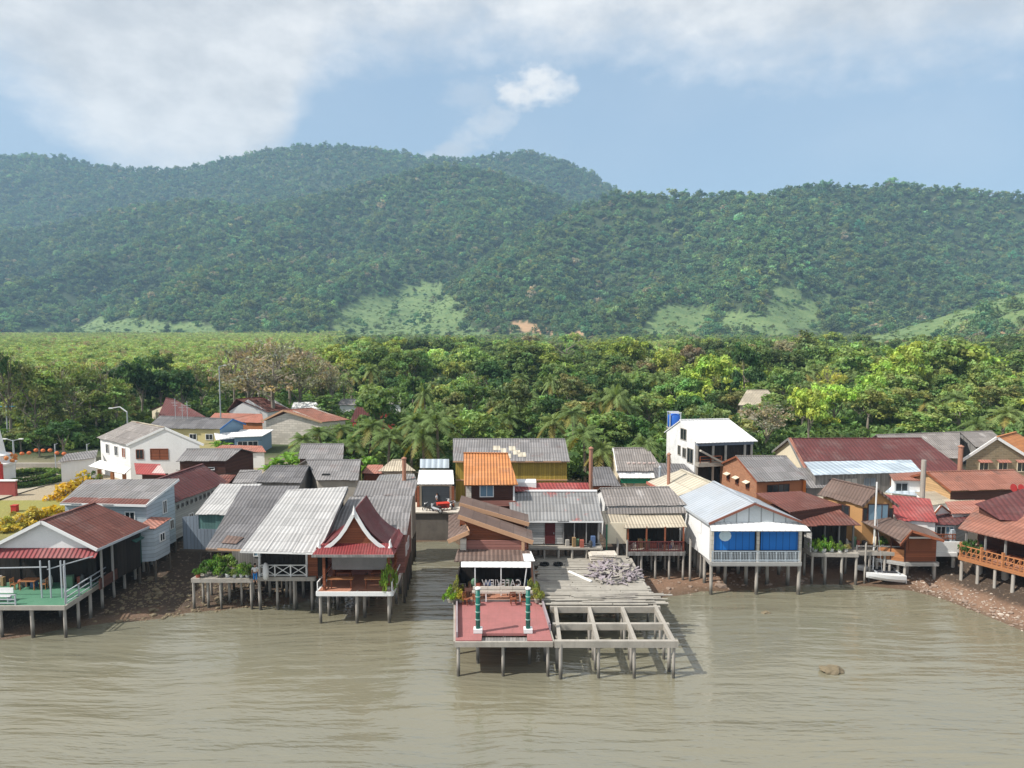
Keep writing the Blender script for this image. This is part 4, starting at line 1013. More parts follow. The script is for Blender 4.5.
# ================================================================== LEFT SHORE
# ---- green-decked restaurant
def green_restaurant():
    fl, fr = P(-14, 549, 6.1), P(97, 549, 6.1); r0 = PY(41, 521, fl.y); r1 = P(94, 503, r0.z)
    bl = fl + (r1 - r0); br = fr + (r1 - r0) + Vector((0, .8, 0))
    h = House('restaurant_house', 'red brown gabled restaurant with a green deck, white gable and striped awning', 'restaurant', fl, fr, br, bl, roof_redbrown, white_wall, 2.6, 'y', r0, r1, ov=.5, og=.5, recess=2.2, wname='wall')
    t = h.t
    # the white gable above the open front
    mb = MB(); y = fl.y + .45; z0 = 6.0
    def hz(x): 
        a = (x - fl.x) / (fr.x - fl.x); return h.roofz(a, .05) - .14
    xa, xb = fl.x + .5, fr.x - .5
    mb.plate([(xa, y, z0), (xb, y, z0), (xb, y, hz(xb)), (r0.x, y, hz(r0.x)), (xa, y, hz(xa))], (0, .12, 0)); mb.build('gable', white_wall, t)
    h.fascia(white_trim, [(h.fl, h.r0), (h.r0, h.fr)], .26, .07); h.fascia(grey_metal, [(h.fr, h.br)], .2, .08, 'gutter', .1)
    a0, a1 = P(-14, 558, 5.45), P(95, 558, 5.45)
    sheet(t, 'awning', [a0, a1, (a1.x, y - .02, 6.05), (a0.x, y - .02, 6.05)], awning_red, .05)
    dk = [(-46, 53), (-34.3, 53), (-34.55, 66.8), (-41.5, 66.8), (-46, 62)]
    deck(t, dk, 2.6, deck_green, .16, 'deck', concrete)
    # slim front posts and rails
    for x in (P(37, 600, 2.6).x + .1, P(43, 600, 2.6).x + .35, P(53, 600, 2.6).x + .45, P(60, 600, 2.6).x + .2, -34.45):
        barpart(t, 'awning_post', [((x, 54.6 if x < -34.6 else 53.3, 2.6), (x, 54.6 if x < -34.6 else 53.3, 5.6))], .09, grey_metal)
    for x in (-45, -42.3): barpart(t, 'awning_post', [((x, 54.6, 2.6), (x, 54.6, 5.6))], .09, grey_metal)
    barpart(t, 'tie_rail', [((-46, 54.6, 4.9), (-36.6, 54.6, 5.1)), ((-36.6, 54.6, 4.9), (-33.4, 55.4, 5.7))], .07, grey_metal)
    railing(t, [(-34.4, 53.3), (-34.6, 60.2)], 2.6, .95, grey_metal, 'bars'); railing(t, [(-46, 53.15), (-38.2, 53.15)], 2.6, .8, grey_metal, 'bars')
    for x in (-34.5, -37, -39.4, -41.8, -44.3):
        for y in (53.2, 56.5, 60, 63.5, 66.5): posts(t, [(x, y)], 2.45, .27)
    posts(t, [(-34.5, q) for q in (54.9, 58.2, 61.7, 65)], 2.45, .27)
    # side wall details: dark green boards, openings
    boxpart(t, 'side_panel', (-33.55, 62.0, 4.1), (.12, 3.6, 2.9), green_wall)
    boxpart(t, 'side_panel', (-33.62, 58.2, 3.0), (.1, 3.6, .9), brown_wall)
    for q, y in enumerate((56.8, 58.4, 59.8)): barpart(t, 'side_post', [((-33.6, y, 2.6), (-33.6, y, 6.0))], .14, grey_boards)
    hood(t, Vector((-33.48, 61.6, 5.4)), Vector((0, 1, 0)), Vector((1, 0, 0)), 1.4, green_wall, .6, .25)
    h.wall.data.materials.clear(); h.wall.data.materials.append(shade_boards)
    boxpart(t, 'back_wall', (-43.6, 58.0, 4.1), (5, .15, 3.0), shade_boards); boxpart(t, 'back_wall', (-38, 58.05, 4.1), (6.4, .12, 3.0), shade_boards)  # dark back walls stand for the shade inside
    clutter('the green decked restaurant', -43, -35, 57.3, 2.6, 12)
    # furniture
    make_table(orangewood, 'orange wooden table under the striped awning of the green deck', (-39.4, 56.6, 2.6), 0, None, 1.3, .9)
    make_chair(orangewood, 'orange folding chair left of the table on the green deck', (-40.6, 56.5, 2.6), 1.5, None); make_chair(orangewood, 'orange folding chair right of the table on the green deck', (-38.2, 56.5, 2.6), -1.4, None)
    make_chair(orangewood, 'orange chair at the picture edge on the green deck', (-42.6, 56.4, 2.6), .5, None)
    b = thing('bench', 'pale bench at the front edge of the green deck', 'bench', (-40.6, 53.9, 2.6)); boxpart(b, 'seat', (-40.6, 53.9, 3.05), (3.2, .45, .07), white_trim); boxpart(b, 'backrest', (-40.6, 54.12, 3.4), (3.2, .06, .4), white_trim)
    for x in (-42, -39.2): boxpart(b, 'leg', (x, 53.9, 2.81), (.1, .4, .41), grey_metal)
green_restaurant()

def pale_blue_house():
    fl, fr = P(60, 503, 7.6), P(146, 505, 7.6); bl = PS(86, 480, fl.y, 7.6, .24); br = PS(179, 479, fr.y, 7.6, .24)
    h = House('waterside_house', 'two storey pale blue house with a grey lean-to roof edged rusty red', 'house', fl, fr, br, bl, roof_mid, palegrey_wall, 2.7, ov=.35, og=.25)
    h.fascia(white_trim, [(h.fl, h.fr), (h.fr, h.br)], .22, .07)
    sheet(h.t, 'rusty_edge', [fl + Vector((0, 0, .03)), fr + Vector((0, 0, .03)), PS(150, 499, fr.y, 7.63, .24), PS(72, 497, fl.y, 7.63, .24)], roof_redbrown, .02)
    for u, z, w, hh in ((.62, 6.6, .7, 1.3), (.62, 4.6, .9, 1.1), (.25, 4.4, .9, 1.0), (.85, 4.6, .7, 1.0)): h.win('r', u, z, w, hh)
    h.stilts(4, 4, .25, POST_SHADED)
    for u in (.1, .45, .8): h.win('f', u, 6.4, 1.0, .9)
    # small red annex between the two roofs
    a = House('shed', 'small shed with a red roof squeezed beside the pale blue house', 'shed', (-33.9, 62.6, 5.9), (-32.3, 63.0, 5.7), (-32.0, 65.6, 6.0), (-33.7, 65.2, 6.2), roof_salmon, palegrey_wall, 2.7, ov=.15, og=.15); a.win('r', .5, 4.6, .8, .8)
    a.stilts(2, 2, .22, POST_SHADED)
pale_blue_house()

def long_maroon_house():
    fr, br = Vector((-33.3, 69.3, 6.6)), Vector((-31.9, 78.6, 6.6)); r0, r1 = Vector((-36.2, 69.7, 8.5)), Vector((-34.8, 79.0, 8.5))
    fl, bl = 2 * r0 - fr, 2 * r1 - br; fl.z = bl.z = 6.6
    h = House('long_house', 'long house with a plain maroon roof and a row of small openings under its eave', 'house', fl, fr, br, bl, roof_maroon, grey_hboards, 2.7, 'y', r0, r1, ov=.4, og=.3)
    for i in range(11): h.win('r', .06 + i * .088, 5.9, .42, .5, grey_boards, dark_glass, 'vent_window', 0)
    h.stilts(3, 5, .24, POST_SHADED)
    h.win('r', .3, 4.2, .8, 1.0); h.win('r', .6, 4.2, .8, 1.0)
long_maroon_house()

def white_house():
    c = Vector((-51.2, 93.4, 8.3)); g = Vector((1, .02, 0)) * 10.2; s_ = Vector((-.78, .62, 0)) * 9.5
    fl, fr = c, c + g; br, bl = fr + s_, fl + s_; z = Vector((0, 0, 2.3)); r0, r1 = (fl + fr) / 2 + z, (bl + br) / 2 + z
    h = House('white_house', 'large white two storey house with a big plain white gable and grey roof', 'house', fl, fr, br, bl, roof_tan, white_wall, 3.0, 'y', r0, r1, ov=.5, og=.12)
    h.roof.data.materials.clear(); h.roof.data.materials.append(roof_mid2)
    h.fascia(white_trim, [(h.fl, h.r0), (h.r0, h.fr)], .3, .08)
    h.win('f', .42, 7.0, 2.4, 1.5, redwood, redwood); h.win('f', .14, 7.0, 1.0, 1.3, redwood, dark_glass); h.win('f', .78, 5.0, 1.2, 1.1)
    for u in (.25, .55, .8): h.win('l', u, 7.0, 1.1, 1.4, white_trim, redwood if u == .8 else dark_glass)
    # ground floor canopy in front and its columns
    a, b = P(92, 466, 5.9), P(131, 475, 5.4)
    sheet(h.t, 'canopy', [P(88, 466, 5.8), P(124, 474, 5.3), P(131, 468, 5.9), P(100, 460, 6.4)], roof_white, .1)
    for p in (P(97, 468, 5.6), P(110, 472, 5.4), P(122, 473, 5.3)): boxpart(h.t, 'column', (p.x, p.y + .5, 4.2), (.35, .35, 2.2), orangewood)
    sheet(h.t, 'porch_roof', [P(136, 474, 5.6), P(166, 475, 5.6), P(160, 464, 6.6), P(134, 463, 6.6)], roof_red, .1)
    boxpart(h.t, 'porch_wall', (P(151, 474, 5.6).x, P(151, 474, 5.6).y + 1.0, 4.2), (3.2, .2, 2.5), brown_wall)
white_house()
XH('dark_red_house', 'dark red boarded house with a plain grey roof, in front of the white gable', 'house', (176, 461), (226, 461), 7.4, (187, 449), (242, 449), .35, roof_mid, brown_wall, 3.0, ov=.3, og=.3).win('f', .55, 6.4, 2.4, .35, white_trim, dark_glass)
MH('shed', 'low shed with a rusty brown roof beneath the dark red house', 'shed', (168, 486), (226, 486), 5.2, (190, 474), (236, 475), .25, roof_redbrown, brown_wall, 3.0, ov=.2, og=.2)
def yellow_house():
    h = XH('yellow_house', 'yellow house with a long grey roof and a blue gable end', 'house', (146, 428), (220, 429), 7.2, (160, 416), (233, 419), .42, roof_dark, yellow_wall, 3.0, ov=.4, og=.3)
    a, b, c = h.at(h.s1, h.t0, 0), h.at(h.s1, .5, 0), h.at(h.s1, h.t1, 0); mb = MB(); o = Vector((.03, 0, 0)); n = (c - a).normalized(); n = Vector((n.y, -n.x, 0))
    mb.plate([Vector((a.x, a.y, 3.1)) + n * .02, Vector((c.x, c.y, 3.1)) + n * .02, Vector((c.x, c.y, 7.2)) + n * .02, Vector((b.x, b.y, h.roofz(h.s1, .5) - .2)) + n * .02, Vector((a.x, a.y, 7.2)) + n * .02], n * .05); mb.build('blue_gable', blue_wall, h.t)
    h.fascia(blue_paint, [(h.fr, h.r1), (h.r1, h.br)], .25, .08)
    for u in (.3, .62, .85): h.win('f', u, 5.8, 1.3, 1.0, white_trim, dark_glass)
    sheet(h.t, 'awning', [P(216, 440, 5.6), P(262, 436, 5.6), P(262, 431, 6.4), P(214, 433, 6.5)], roof_white, .1)
    s_ = House('shop', 'small blue and white shop behind the awning beside the yellow house', 'shop', P(232, 437, 6.2), P(262, 436, 6.2), P(268, 432, 6.3) + Vector((0, 3, 0)), P(234, 432, 6.4) + Vector((0, 3, 0)), roof_white, blue_wall, 3.0, ov=.3, og=.3)
    s_.win('f', .3, 4.8, 1.6, 1.2); s_.win('f', .7, 4.8, 1.6, 1.2)
yellow_house()
MH('shop', 'low shop with a bright red brown roof and white front under the banana plants', 'shop', (206, 452), (266, 452), 5.6, (222, 445), (262, 446), .3, roof_salmon, white_wall, 3.0, ov=.3, og=.2)
XH('maroon_roofed_house', 'house with a faded maroon hipped roof beneath dark trees', 'house', (158, 416), (206, 417), 6.8, (166, 398), (176, 400), .5, roof_maroon, cream_wall, 3.2, ov=.4, og=.4)
YH('barn', 'white gabled house half hidden by a bare brown tree', 'house', (226, 412), (268, 412), 7.0, (236, 399), (262, 397), roof_redbrown, white_wall, 3.2, ov=.4, og=.3)
MH('lean_to_shop', 'row of shops with a low orange red roof behind the yellow house', 'shop', (206, 421), (264, 423), 5.8, (215, 413), (262, 414), .3, roof_salmon, orange_wall, 3.2, ov=.3, og=.3)
YH('grey_gabled_store', 'unpainted grey block store with a brown gabled roof behind palms', 'store', (261, 421), (322, 422), 7.4, (283, 410), (312, 408), roof_redbrown2, concrete_pale, 3.2, ov=.4, og=.5).fascia(tan_fascia, [], .2) if False else None
hh = YH('grey_gabled_store', 'unpainted grey block store with a brown gabled roof behind palms', 'store', (261, 421), (322, 422), 7.4, (283, 410), (312, 408), roof_redbrown2, concrete_pale, 3.2, ov=.4, og=.5)
hh.fascia(tan_fascia, hh.gablefront(), .3, .08)
MH('far_house', 'pale roofed house behind the brown gabled store', 'house', (290, 410), (322, 410), 7.0, (294, 402), (316, 402), .3, roof_white, white_wall, 3.4, ov=.3, og=.3)

# ---- sheds and the two slanting roofs
def teal_shed():
    h = House('boat_shed', 'teal corrugated shed with a pale ribbed roof beside a dark slanting roof', 'shed', P(195, 514, 6.2), P(232, 515, 6.2), PS(262, 484, 66.2, 6.2, .28), PS(220, 484, 66.2, 6.2, .28), roof_light, teal_wall, 2.7, ov=.3, og=.2)
    p, d, n, L = h.side('f', .5); mb = MB(); a, b = h.at(h.s0, h.t0, 2.7), h.at(h.s1, h.t0, 2.7); mb.plate([a + n * .02, b + n * .02, b + n * .02 + Vector((0, 0, 2.0)), a + n * .02 + Vector((0, 0, 2.0))], n * .05); mb.build('lower_cladding', bluegrey_sheet, h.t)
    e = MB(); e.plate([a + n * .02 - d * 1.6, a + n * .02, a + n * .02 + Vector((0, 0, 3.3)), a + n * .02 - d * 1.6 + Vector((0, 0, 3.1))], n * .05); e.build('side_cladding', bluegrey_sheet, h.t)
    h.stilts(4, 3, .22, POST_SHADED)
    barpart(h.t, 'floor_beam', [(h.at(h.s0, h.t0, 2.6) - d * 2, h.at(h.s1, h.t0, 2.6) + d * .2)], .2, stilt_shaded)
teal_shed()
def dark_slant():
    h = House('stilt_house', 'stilt house with a dark weathered slanting roof behind the potted plant deck', 'house', P(206, 548, 5.9), P(262, 550, 5.9), PS(300, 486, 56, 5.9, .30), PS(242, 486, 56, 5.9, .30), roof_brown, grey_boards, 2.7, ov=.5, og=.3, recess=4.6)
    h.roof.data.materials.clear(); h.roof.data.materials.append(roof_dark)
    h.fascia(tan_fascia, [(h.fl, h.fr)], .16, .07)
    h.win('f', .52, 4.2, .8, 1.3, white_trim, blue_glass); h.door('f', .75, .9, 2.0, brown_wall); h.stilts(4, 4, .24, POST_SHADED)
    hole = MB(); c = h.at(.38, .12); z = h.roofz(.38, .12) + .05; hole.slab([Vector((c.x - .7, c.y - .5, z - .12)), Vector((c.x + .6, c.y - .7, z - .12)), Vector((c.x + .9, c.y + .2, z + .16)), Vector((c.x - .6, c.y + .5, z + .22))], .04); hole.build('roof_patch', roof_brown, h.t)
dark_slant()
def pale_roof_house():
    fl, fr = P(240, 551, 5.9), P(319, 553, 5.9); bl = PS(287, 490, fl.y, 5.9, .31); br = PS(348, 487, fr.y, 5.9, .31)
    h = House('stilt_house', 'stilt house with a pale tiled slanting roof and white crossed railing', 'house', fl, fr, br, bl, roof_light, shade_boards, 2.9, ov=.5, og=.35, recess=2.4)
    t = h.t; h.fascia(white_trim, [(h.fl, h.fr)], .12, .06); h.fascia(grey_boards, [(h.fr, h.br)], .25, .06, 'verge_board', .16)
    a, b = P(259, 577, 2.9), P(311, 577, 2.9); y0 = a.y; clutter('the crossed railing verandah', a.x + .3, b.x - .8, y0 + 1.9, 2.9, 5)
    deck(t, [(-21.6, y0), (b.x + .3, y0), (b.x + .6, y0 + 8.5), (-20.5, y0 + 8.5)], 2.9, deck_wood, .2, 'floor', stilt_mat)
    railing(t, [(a.x, y0 + .08), (b.x - .4, y0 + .08)], 2.9, 1.0, white_trim, 'x')
    for x in (a.x, b.x - .4): barpart(t, 'verandah_post', [((x, y0 + .25, 2.9), (x, y0 + .25, 6.3))], .16, white_trim)
    boxpart(t, 'end_panel', (b.x + .05, y0 + .35, 4.3), (.9, .2, 3.2), redwood)
    for x in np.linspace(a.x, b.x, 4): posts(t, [(x, y0 + .15), (x, y0 + 2.6), (x + .1, y0 + 5.5)], 2.75, .28)
    posts(t, [(-18.4, y0 + .4), (-19.2, y0 + 1.5)], 2.75, .26)
    boxpart(t, 'blue_box', (-17.9, y0 + .9, 3.55), (1.5, .6, .5), blue_plastic) if False else None
    b_ = MB(); b_.box((-17.9, y0 + 1.1, 3.4), (1.6, .7, .9)); b_.box((-17.9, y0 + 1.1, 3.9), (1.7, .78, .12)); single('storage_box', b_, M('pale blue plastic', (.25, .45, .68)), 'pale blue storage box behind the white crossed railing', 'box')
    person((-21.35, 57.6, 2.75), .4, 'person in a white shirt and bright blue trousers beside the potted plants', cloth('white shirt', (.75, .75, .75)), cloth('blue cloth', (.03, .22, .6)), .05, 1.6, .05, None)
    w = MB(); w.lathe((-20.6, 58.0, 2.9), [(.22, 0), (.26, .5), (.24, 1.1), (.1, 1.35), (.02, 1.4)], 12); single('water_jar', w, white_trim, 'tall white covered jar beside the crossed railing', 'jar', loc=(-20.6, 58, 2.9), smooth=True)
pale_roof_house()
def plant_deck():
    t = thing('plant_deck', 'small weathered stilt deck crowded with potted plants', 'deck', (-24.6, 59.5, 2.7))
    deck(t, [(-27.1, 58.6), (-21.9, 58.6), (-21.6, 61), (-26.6, 61.4)], 2.7, deck_wood, .18, 'deck', stilt_mat)
    posts(t, [(-27, 58.7), (-26.6, 59.6), (-25.9, 58.9), (-24.7, 58.7), (-24.4, 59.8), (-23.2, 59.4), (-22.1, 58.7), (-22.6, 60.4), (-25.4, 60.6), (-26.5, 61)], 2.6, .24)
    gset = 'potted plants on the stilt deck'
    greens = [(.10, .22, .035), (.16, .30, .05), (.07, .16, .035), (.2, .3, .08)]
    info = [(-26.7, 58.95, .55, .45, 'red'), (-26.1, 59.3, .8, .55, 'dark'), (-25.5, 59.9, 1.3, .8, 'dark'), (-24.9, 59.2, .8, .6, 'dark'), (-25.0, 60.3, 1.5, .9, 'dark'), (-24.2, 59.0, .6, .45, 'white'), (-23.6, 58.95, .5, .4, 'white'), (-23.0, 58.95, .5, .4, 'white'), (-22.5, 58.95, .5, .4, 'white'), (-23.3, 59.8, .7, .6, 'dark'), (-22.6, 59.7, .6, .5, 'dark'), (-26.5, 60.2, .9, .5, 'red')]
    labs = ['low shrub in a red pot at the left front corner of the plant deck', 'spiky shrub just right of the red pot on the plant deck', 'broad leafy bush at the middle left of the plant deck', 'front bush left of the white pots on the plant deck', 'tallest bush at the back of the plant deck',
            'small plant in the first white pot from the left', 'small plant in the second white pot from the left', 'small plant in the third white pot from the left', 'small plant in the fourth white pot, nearest the verandah', 'leafy plant behind the row of white pots', 'low plant by the deck end next to the person', 'shrub in a red pot behind the left corner of the plant deck']
    for (x, y, hh_, s_, pc), lb in zip(info, labs):
        potted((x, y, 2.7), hh_, greens[R.randrange(4)], {'red': M('terracotta pot', (.45, .13, .08)), 'white': white_trim, 'dark': concrete}[pc], lb, gset, s_)
plant_deck()

# ---- grey roofs inland
def grey_cluster():
    h = XH('grey_roofed_house', 'back house with a grey tiled roof and red gable end against the palms', 'house', (298, 459), (343, 459), 6.4, (301, 444), (344, 444), .35, roof_mid, brown_wall, 3.0, ov=.3, og=.2)
    h = XH('grey_roofed_house', 'house with a pale patched grey roof and a dark square hole', 'house', (316, 480), (358, 480), 6.3, (306, 460), (361, 460), .33, roof_mid, concrete, 3.0, ov=.3, og=.3)
    boxpart(h.t, 'roof_opening', h.at(.28, .13, h.roofz(.28, .13) + .03), (.9, .5, .12), black_rubber)
    h = XH('grey_roofed_house', 'house with a plain dark grey roof left of the patched one', 'house', (253, 482), (301, 483), 6.3, (271, 466), (309, 466), .33, roof_dark, grey_boards, 3.0, ov=.3, og=.3)
    MH('lean_to', 'low grey lean-to roof between the dark red house and the dark grey roof', 'shed', (232, 483), (262, 483), 5.4, (240, 470), (262, 470), .25, roof_mid, grey_boards, 3.0, ov=.2, og=.2)
    MH('lean_to', 'low grey roof strip just behind the pale tiled roof', 'shed', (352, 495), (306, 488), 5.8, (357, 487), (312, 481), .2, roof_mid, grey_boards, 3.0, ov=.2, og=.2) if False else None
    # long grey roofed building behind the pavilion
    fl, fr = P(322, 537, 6.2), P(407, 534, 6.2); bl = PS(350, 497, fr.y, 6.2, .24); br = PS(413, 496, fr.y, 6.2, .24)
    h = House('creekside_house', 'long grey ribbed roof house on stilts along the creek behind the pavilion', 'house', fl, fr, br, bl, roof_mid, pinkbrown, 2.7, ov=.3, og=.25); h.stilts(3, 5, .24, POST_SHADED); h.win('r', .5, 4.4, 1.2, 1.0); h.win('r', .2, 4.4, 1.0, 1.0)
    fl, fr = P(353, 496, 7.1), P(414, 496, 7.1); bl = PS(359, 481, fr.y, 7.1, .3); br = PS(418, 481, fr.y, 7.1, .3)
    h = House('creekside_house', 'shorter grey roof behind the long creekside one, by the street end', 'house', fl, fr, br, bl, roof_mid, concrete, 2.7, ov=.25, og=.25); h.stilts(2, 3, .24, POST_SHADED)
    h = XH('tan_roofed_house', 'small house with a tan hipped roof in front of the palms', 'house', (378, 471), (416, 471), 6.0, (392, 460), (402, 460), .4, roof_tan, cream_wall, 3.0, ov=.3, og=.3)
    MH('market_stall', 'low stall with a torn red and pink roof beside a rusty chimney', 'stall', (374, 483), (418, 483), 5.4, (380, 475), (414, 474), .2, roof_patch, redwood, 3.0, ov=.2, og=.2)
    MH('market_stall', 'low stall with a brown tiled roof left of the torn red roof', 'stall', (362, 473), (384, 474), 5.6, (368, 465), (383, 465), .3, roof_salmon, redwood, 3.0, ov=.2, og=.2)
grey_cluster()
def chimney(px, py0, py1, y, r, mat, label, cat='chimney pipe', cap=True, name='chimney_pipe', zb=2.8):
    a = PY(px, py0, y); mb = MB(); mb.tube([(a.x, y, zb), (a.x, y, a.z - .3), (a.x, y, a.z)], [r, r, r * .95], 10)
    if cap: mb.lathe((a.x, y, a.z), [(r * 1.3, 0), (r * 1.3, .12), (r * .6, .2), (.01, .3)], 10)
    single(name, mb, mat, label, cat, loc=(a.x, y, zb))
chimney(404, 459, 484, 84, .24, orange_pipe, 'rusty orange chimney pipe beside the torn red stall roof')

# ================================================================== THAI PAVILION
def pavilion():
    cx = -12.55; t = thing('pavilion', 'open timber pavilion with a steep curved red roof and white gable boards', 'pavilion', (cx, 58, 2.7))
    prof = [(0, 9.55), (.35, 8.95), (.8, 8.2), (1.3, 7.55), (1.9, 7.0), (2.6, 6.55), (3.25, 6.3)]
    def rp(y0, y1, dz, k, name, mat, parent):
        mb = MB()
        for sd in (-1, 1):
            for (a, za), (b, zb) in zip(prof, prof[1:]):
                q = [(cx + sd * a * k, y0, za + dz), (cx + sd * b * k, y0, zb + dz), (cx + sd * b * k, y1, zb + dz), (cx + sd * a * k, y1, za + dz)]
                if sd < 0: q.reverse()
                mb.slab(q, .07)
        return mb.build(name, mat, parent)
    roof = rp(55.95, 60.4, -.12, 1.0, 'roof', roof_thai, t)
    rp(55.55, 55.94, -.35, .92, 'front_roof', roof_thai, roof)
    # gable face behind the white boards
    def gable(y, dz, k, mat, name):
        pts = [(cx - a * k, y, z + dz) for a, z in prof[::-1]] + [(cx + a * k, y, z + dz) for a, z in prof[1:]]
        mb = MB(); mb.plate(pts, (0, .12, 0)); return mb.build(name, mat, t)
    gable(55.85, -.45, .90, redwood, 'gable'); gable(60.2, -.2, .98, redwood, 'gable')
    bb = MB(); dz, k, y = -.32, .94, 55.5
    for sd in (-1, 1):
        pts = [Vector((cx + sd * a * k, y, z + dz)) for a, z in prof[:-1]]
        for i, (a, b) in enumerate(zip(pts, pts[1:])): bb.bar(a, b + (b - a).normalized() * .03, .10 + .002 * i, .30 - .004 * i, (0, 0, 1))
        e = pts[-1]; bb.tube([e, e + Vector((sd * .25, 0, -.05)), e + Vector((sd * .42, 0, .25)), e + Vector((sd * .36, 0, .62)), e + Vector((sd * .44, 0, .85))], [.15, .16, .14, .08, .02], 8)
    ap = Vector((cx, y, prof[0][1] + dz)); bb.tube([ap - Vector((0, 0, .2)), ap + Vector((0, 0, .25)), ap + Vector((0, -.05, .55))], [.16, .10, .02], 8)
    bb.build('barge_board', white_trim, t)
    # skirt roof all round the front
    mb = MB(); z1, z0 = 6.62, 6.0; xo, xi = 3.25, 2.7
    mb.slab([(cx - xo, 54.75, z0), (cx + xo, 54.75, z0), (cx + xi, 55.84, z1), (cx - xi, 55.84, z1)], .07)
    for sd in (-1, 1):
        q = [(cx + sd * xo, 54.75, z0), (cx + sd * (xo + .05), 60.4, z0), (cx + sd * xi, 60.4, z1 - .1), (cx + sd * xi, 55.86, z1 - .01)]
        mb.slab(q if sd > 0 else q[::-1], .07)
    mb.build('skirt_roof', roof_apron, t)
    barpart(t, 'eave_board', [((cx - xo, 54.72, z0 - .06), (cx + xo, 54.72, z0 - .06))], .07, grey_boards, .2)
    # floor, rails, posts, blinds, tables
    deck(t, [(-15.7, 55.6), (-9.6, 55.6), (-9.7, 62.6), (-15.4, 62.6)], 2.7, terracotta, .2, 'floor', white_trim)
    for x in (-15.2, -9.95):
        for y in (56.1, 59.2, 62.3): barpart(t, 'column', [((x, y, 2.7), (x, y, 6.1))], .2, redwood)
    barpart(t, 'tie_beam', [((-15.2, 56.1, 5.6), (-9.95, 56.1, 5.6)), ((-15.2, 56.1, 4.0), (-15.2, 62.3, 4.0)), ((-9.95, 56.1, 4.0), (-9.95, 62.3, 4.0))], .14, redwood)
    mb = MB(); mb.plate([(-14.9, 57.4, 3.9), (-10.2, 57.4, 3.9), (-10.2, 57.4, 6.15), (-14.9, 57.4, 6.15)], (0, .05, 0)); mb.build('mesh_blind', net_mat, t)
    mb = MB(); mb.plate([(-15.2, 62.2, 2.7), (-9.95, 62.2, 2.7), (-9.95, 62.2, 6.2), (-15.2, 62.2, 6.2)], (0, .1, 0)); mb.build('back_wall', brown_wall, t)
    barpart(t, 'counter', [((-15.0, 56.35, 3.55), (-12.9, 56.35, 3.55)), ((-12.0, 56.35, 3.55), (-10.1, 56.35, 3.55))], .5, orangewood, .09)
    barpart(t, 'counter_support', [((x, 56.35, 2.7), (x, 56.35, 3.5)) for x in (-14.7, -13.1, -11.9, -10.3)], .09, redwood)
    barpart(t, 'low_rail', [((-15.65, 55.7, 2.75), (-15.65, 55.7, 3.5)), ((-9.66, 55.7, 2.75), (-9.66, 55.7, 3.5)), ((-15.65, 55.7, 3.45), (-15.4, 62, 3.45)), ((-9.66, 55.7, 3.45), (-9.7, 62, 3.45))], .08, white_trim)
    posts(t, [(-15.5, 55.9), (-15.2, 57.4), (-14.8, 58.6), (-12.6, 55.9), (-12.2, 57), (-9.95, 56), (-10.1, 57.6), (-12.5, 59.5), (-15.2, 60.5), (-10, 60), (-12.5, 62), (-10, 62.3), (-15.2, 62.3)], 2.55, .27)
    for i, (x, lb) in enumerate(((-14.1, 'small wooden table at the left inside the red pavilion'), (-11.2, 'small wooden table at the right inside the red pavilion'))): make_table(redwood, lb, (x, 58.3, 2.7), 0, 'tables inside the pavilion', 1.2, .8)
    potted((-9.95, 56.05, 2.7), 2.6, (.20, .34, .05), concrete, 'tall bright green potted shrub at the right corner of the red pavilion', None, .62)
pavilion()

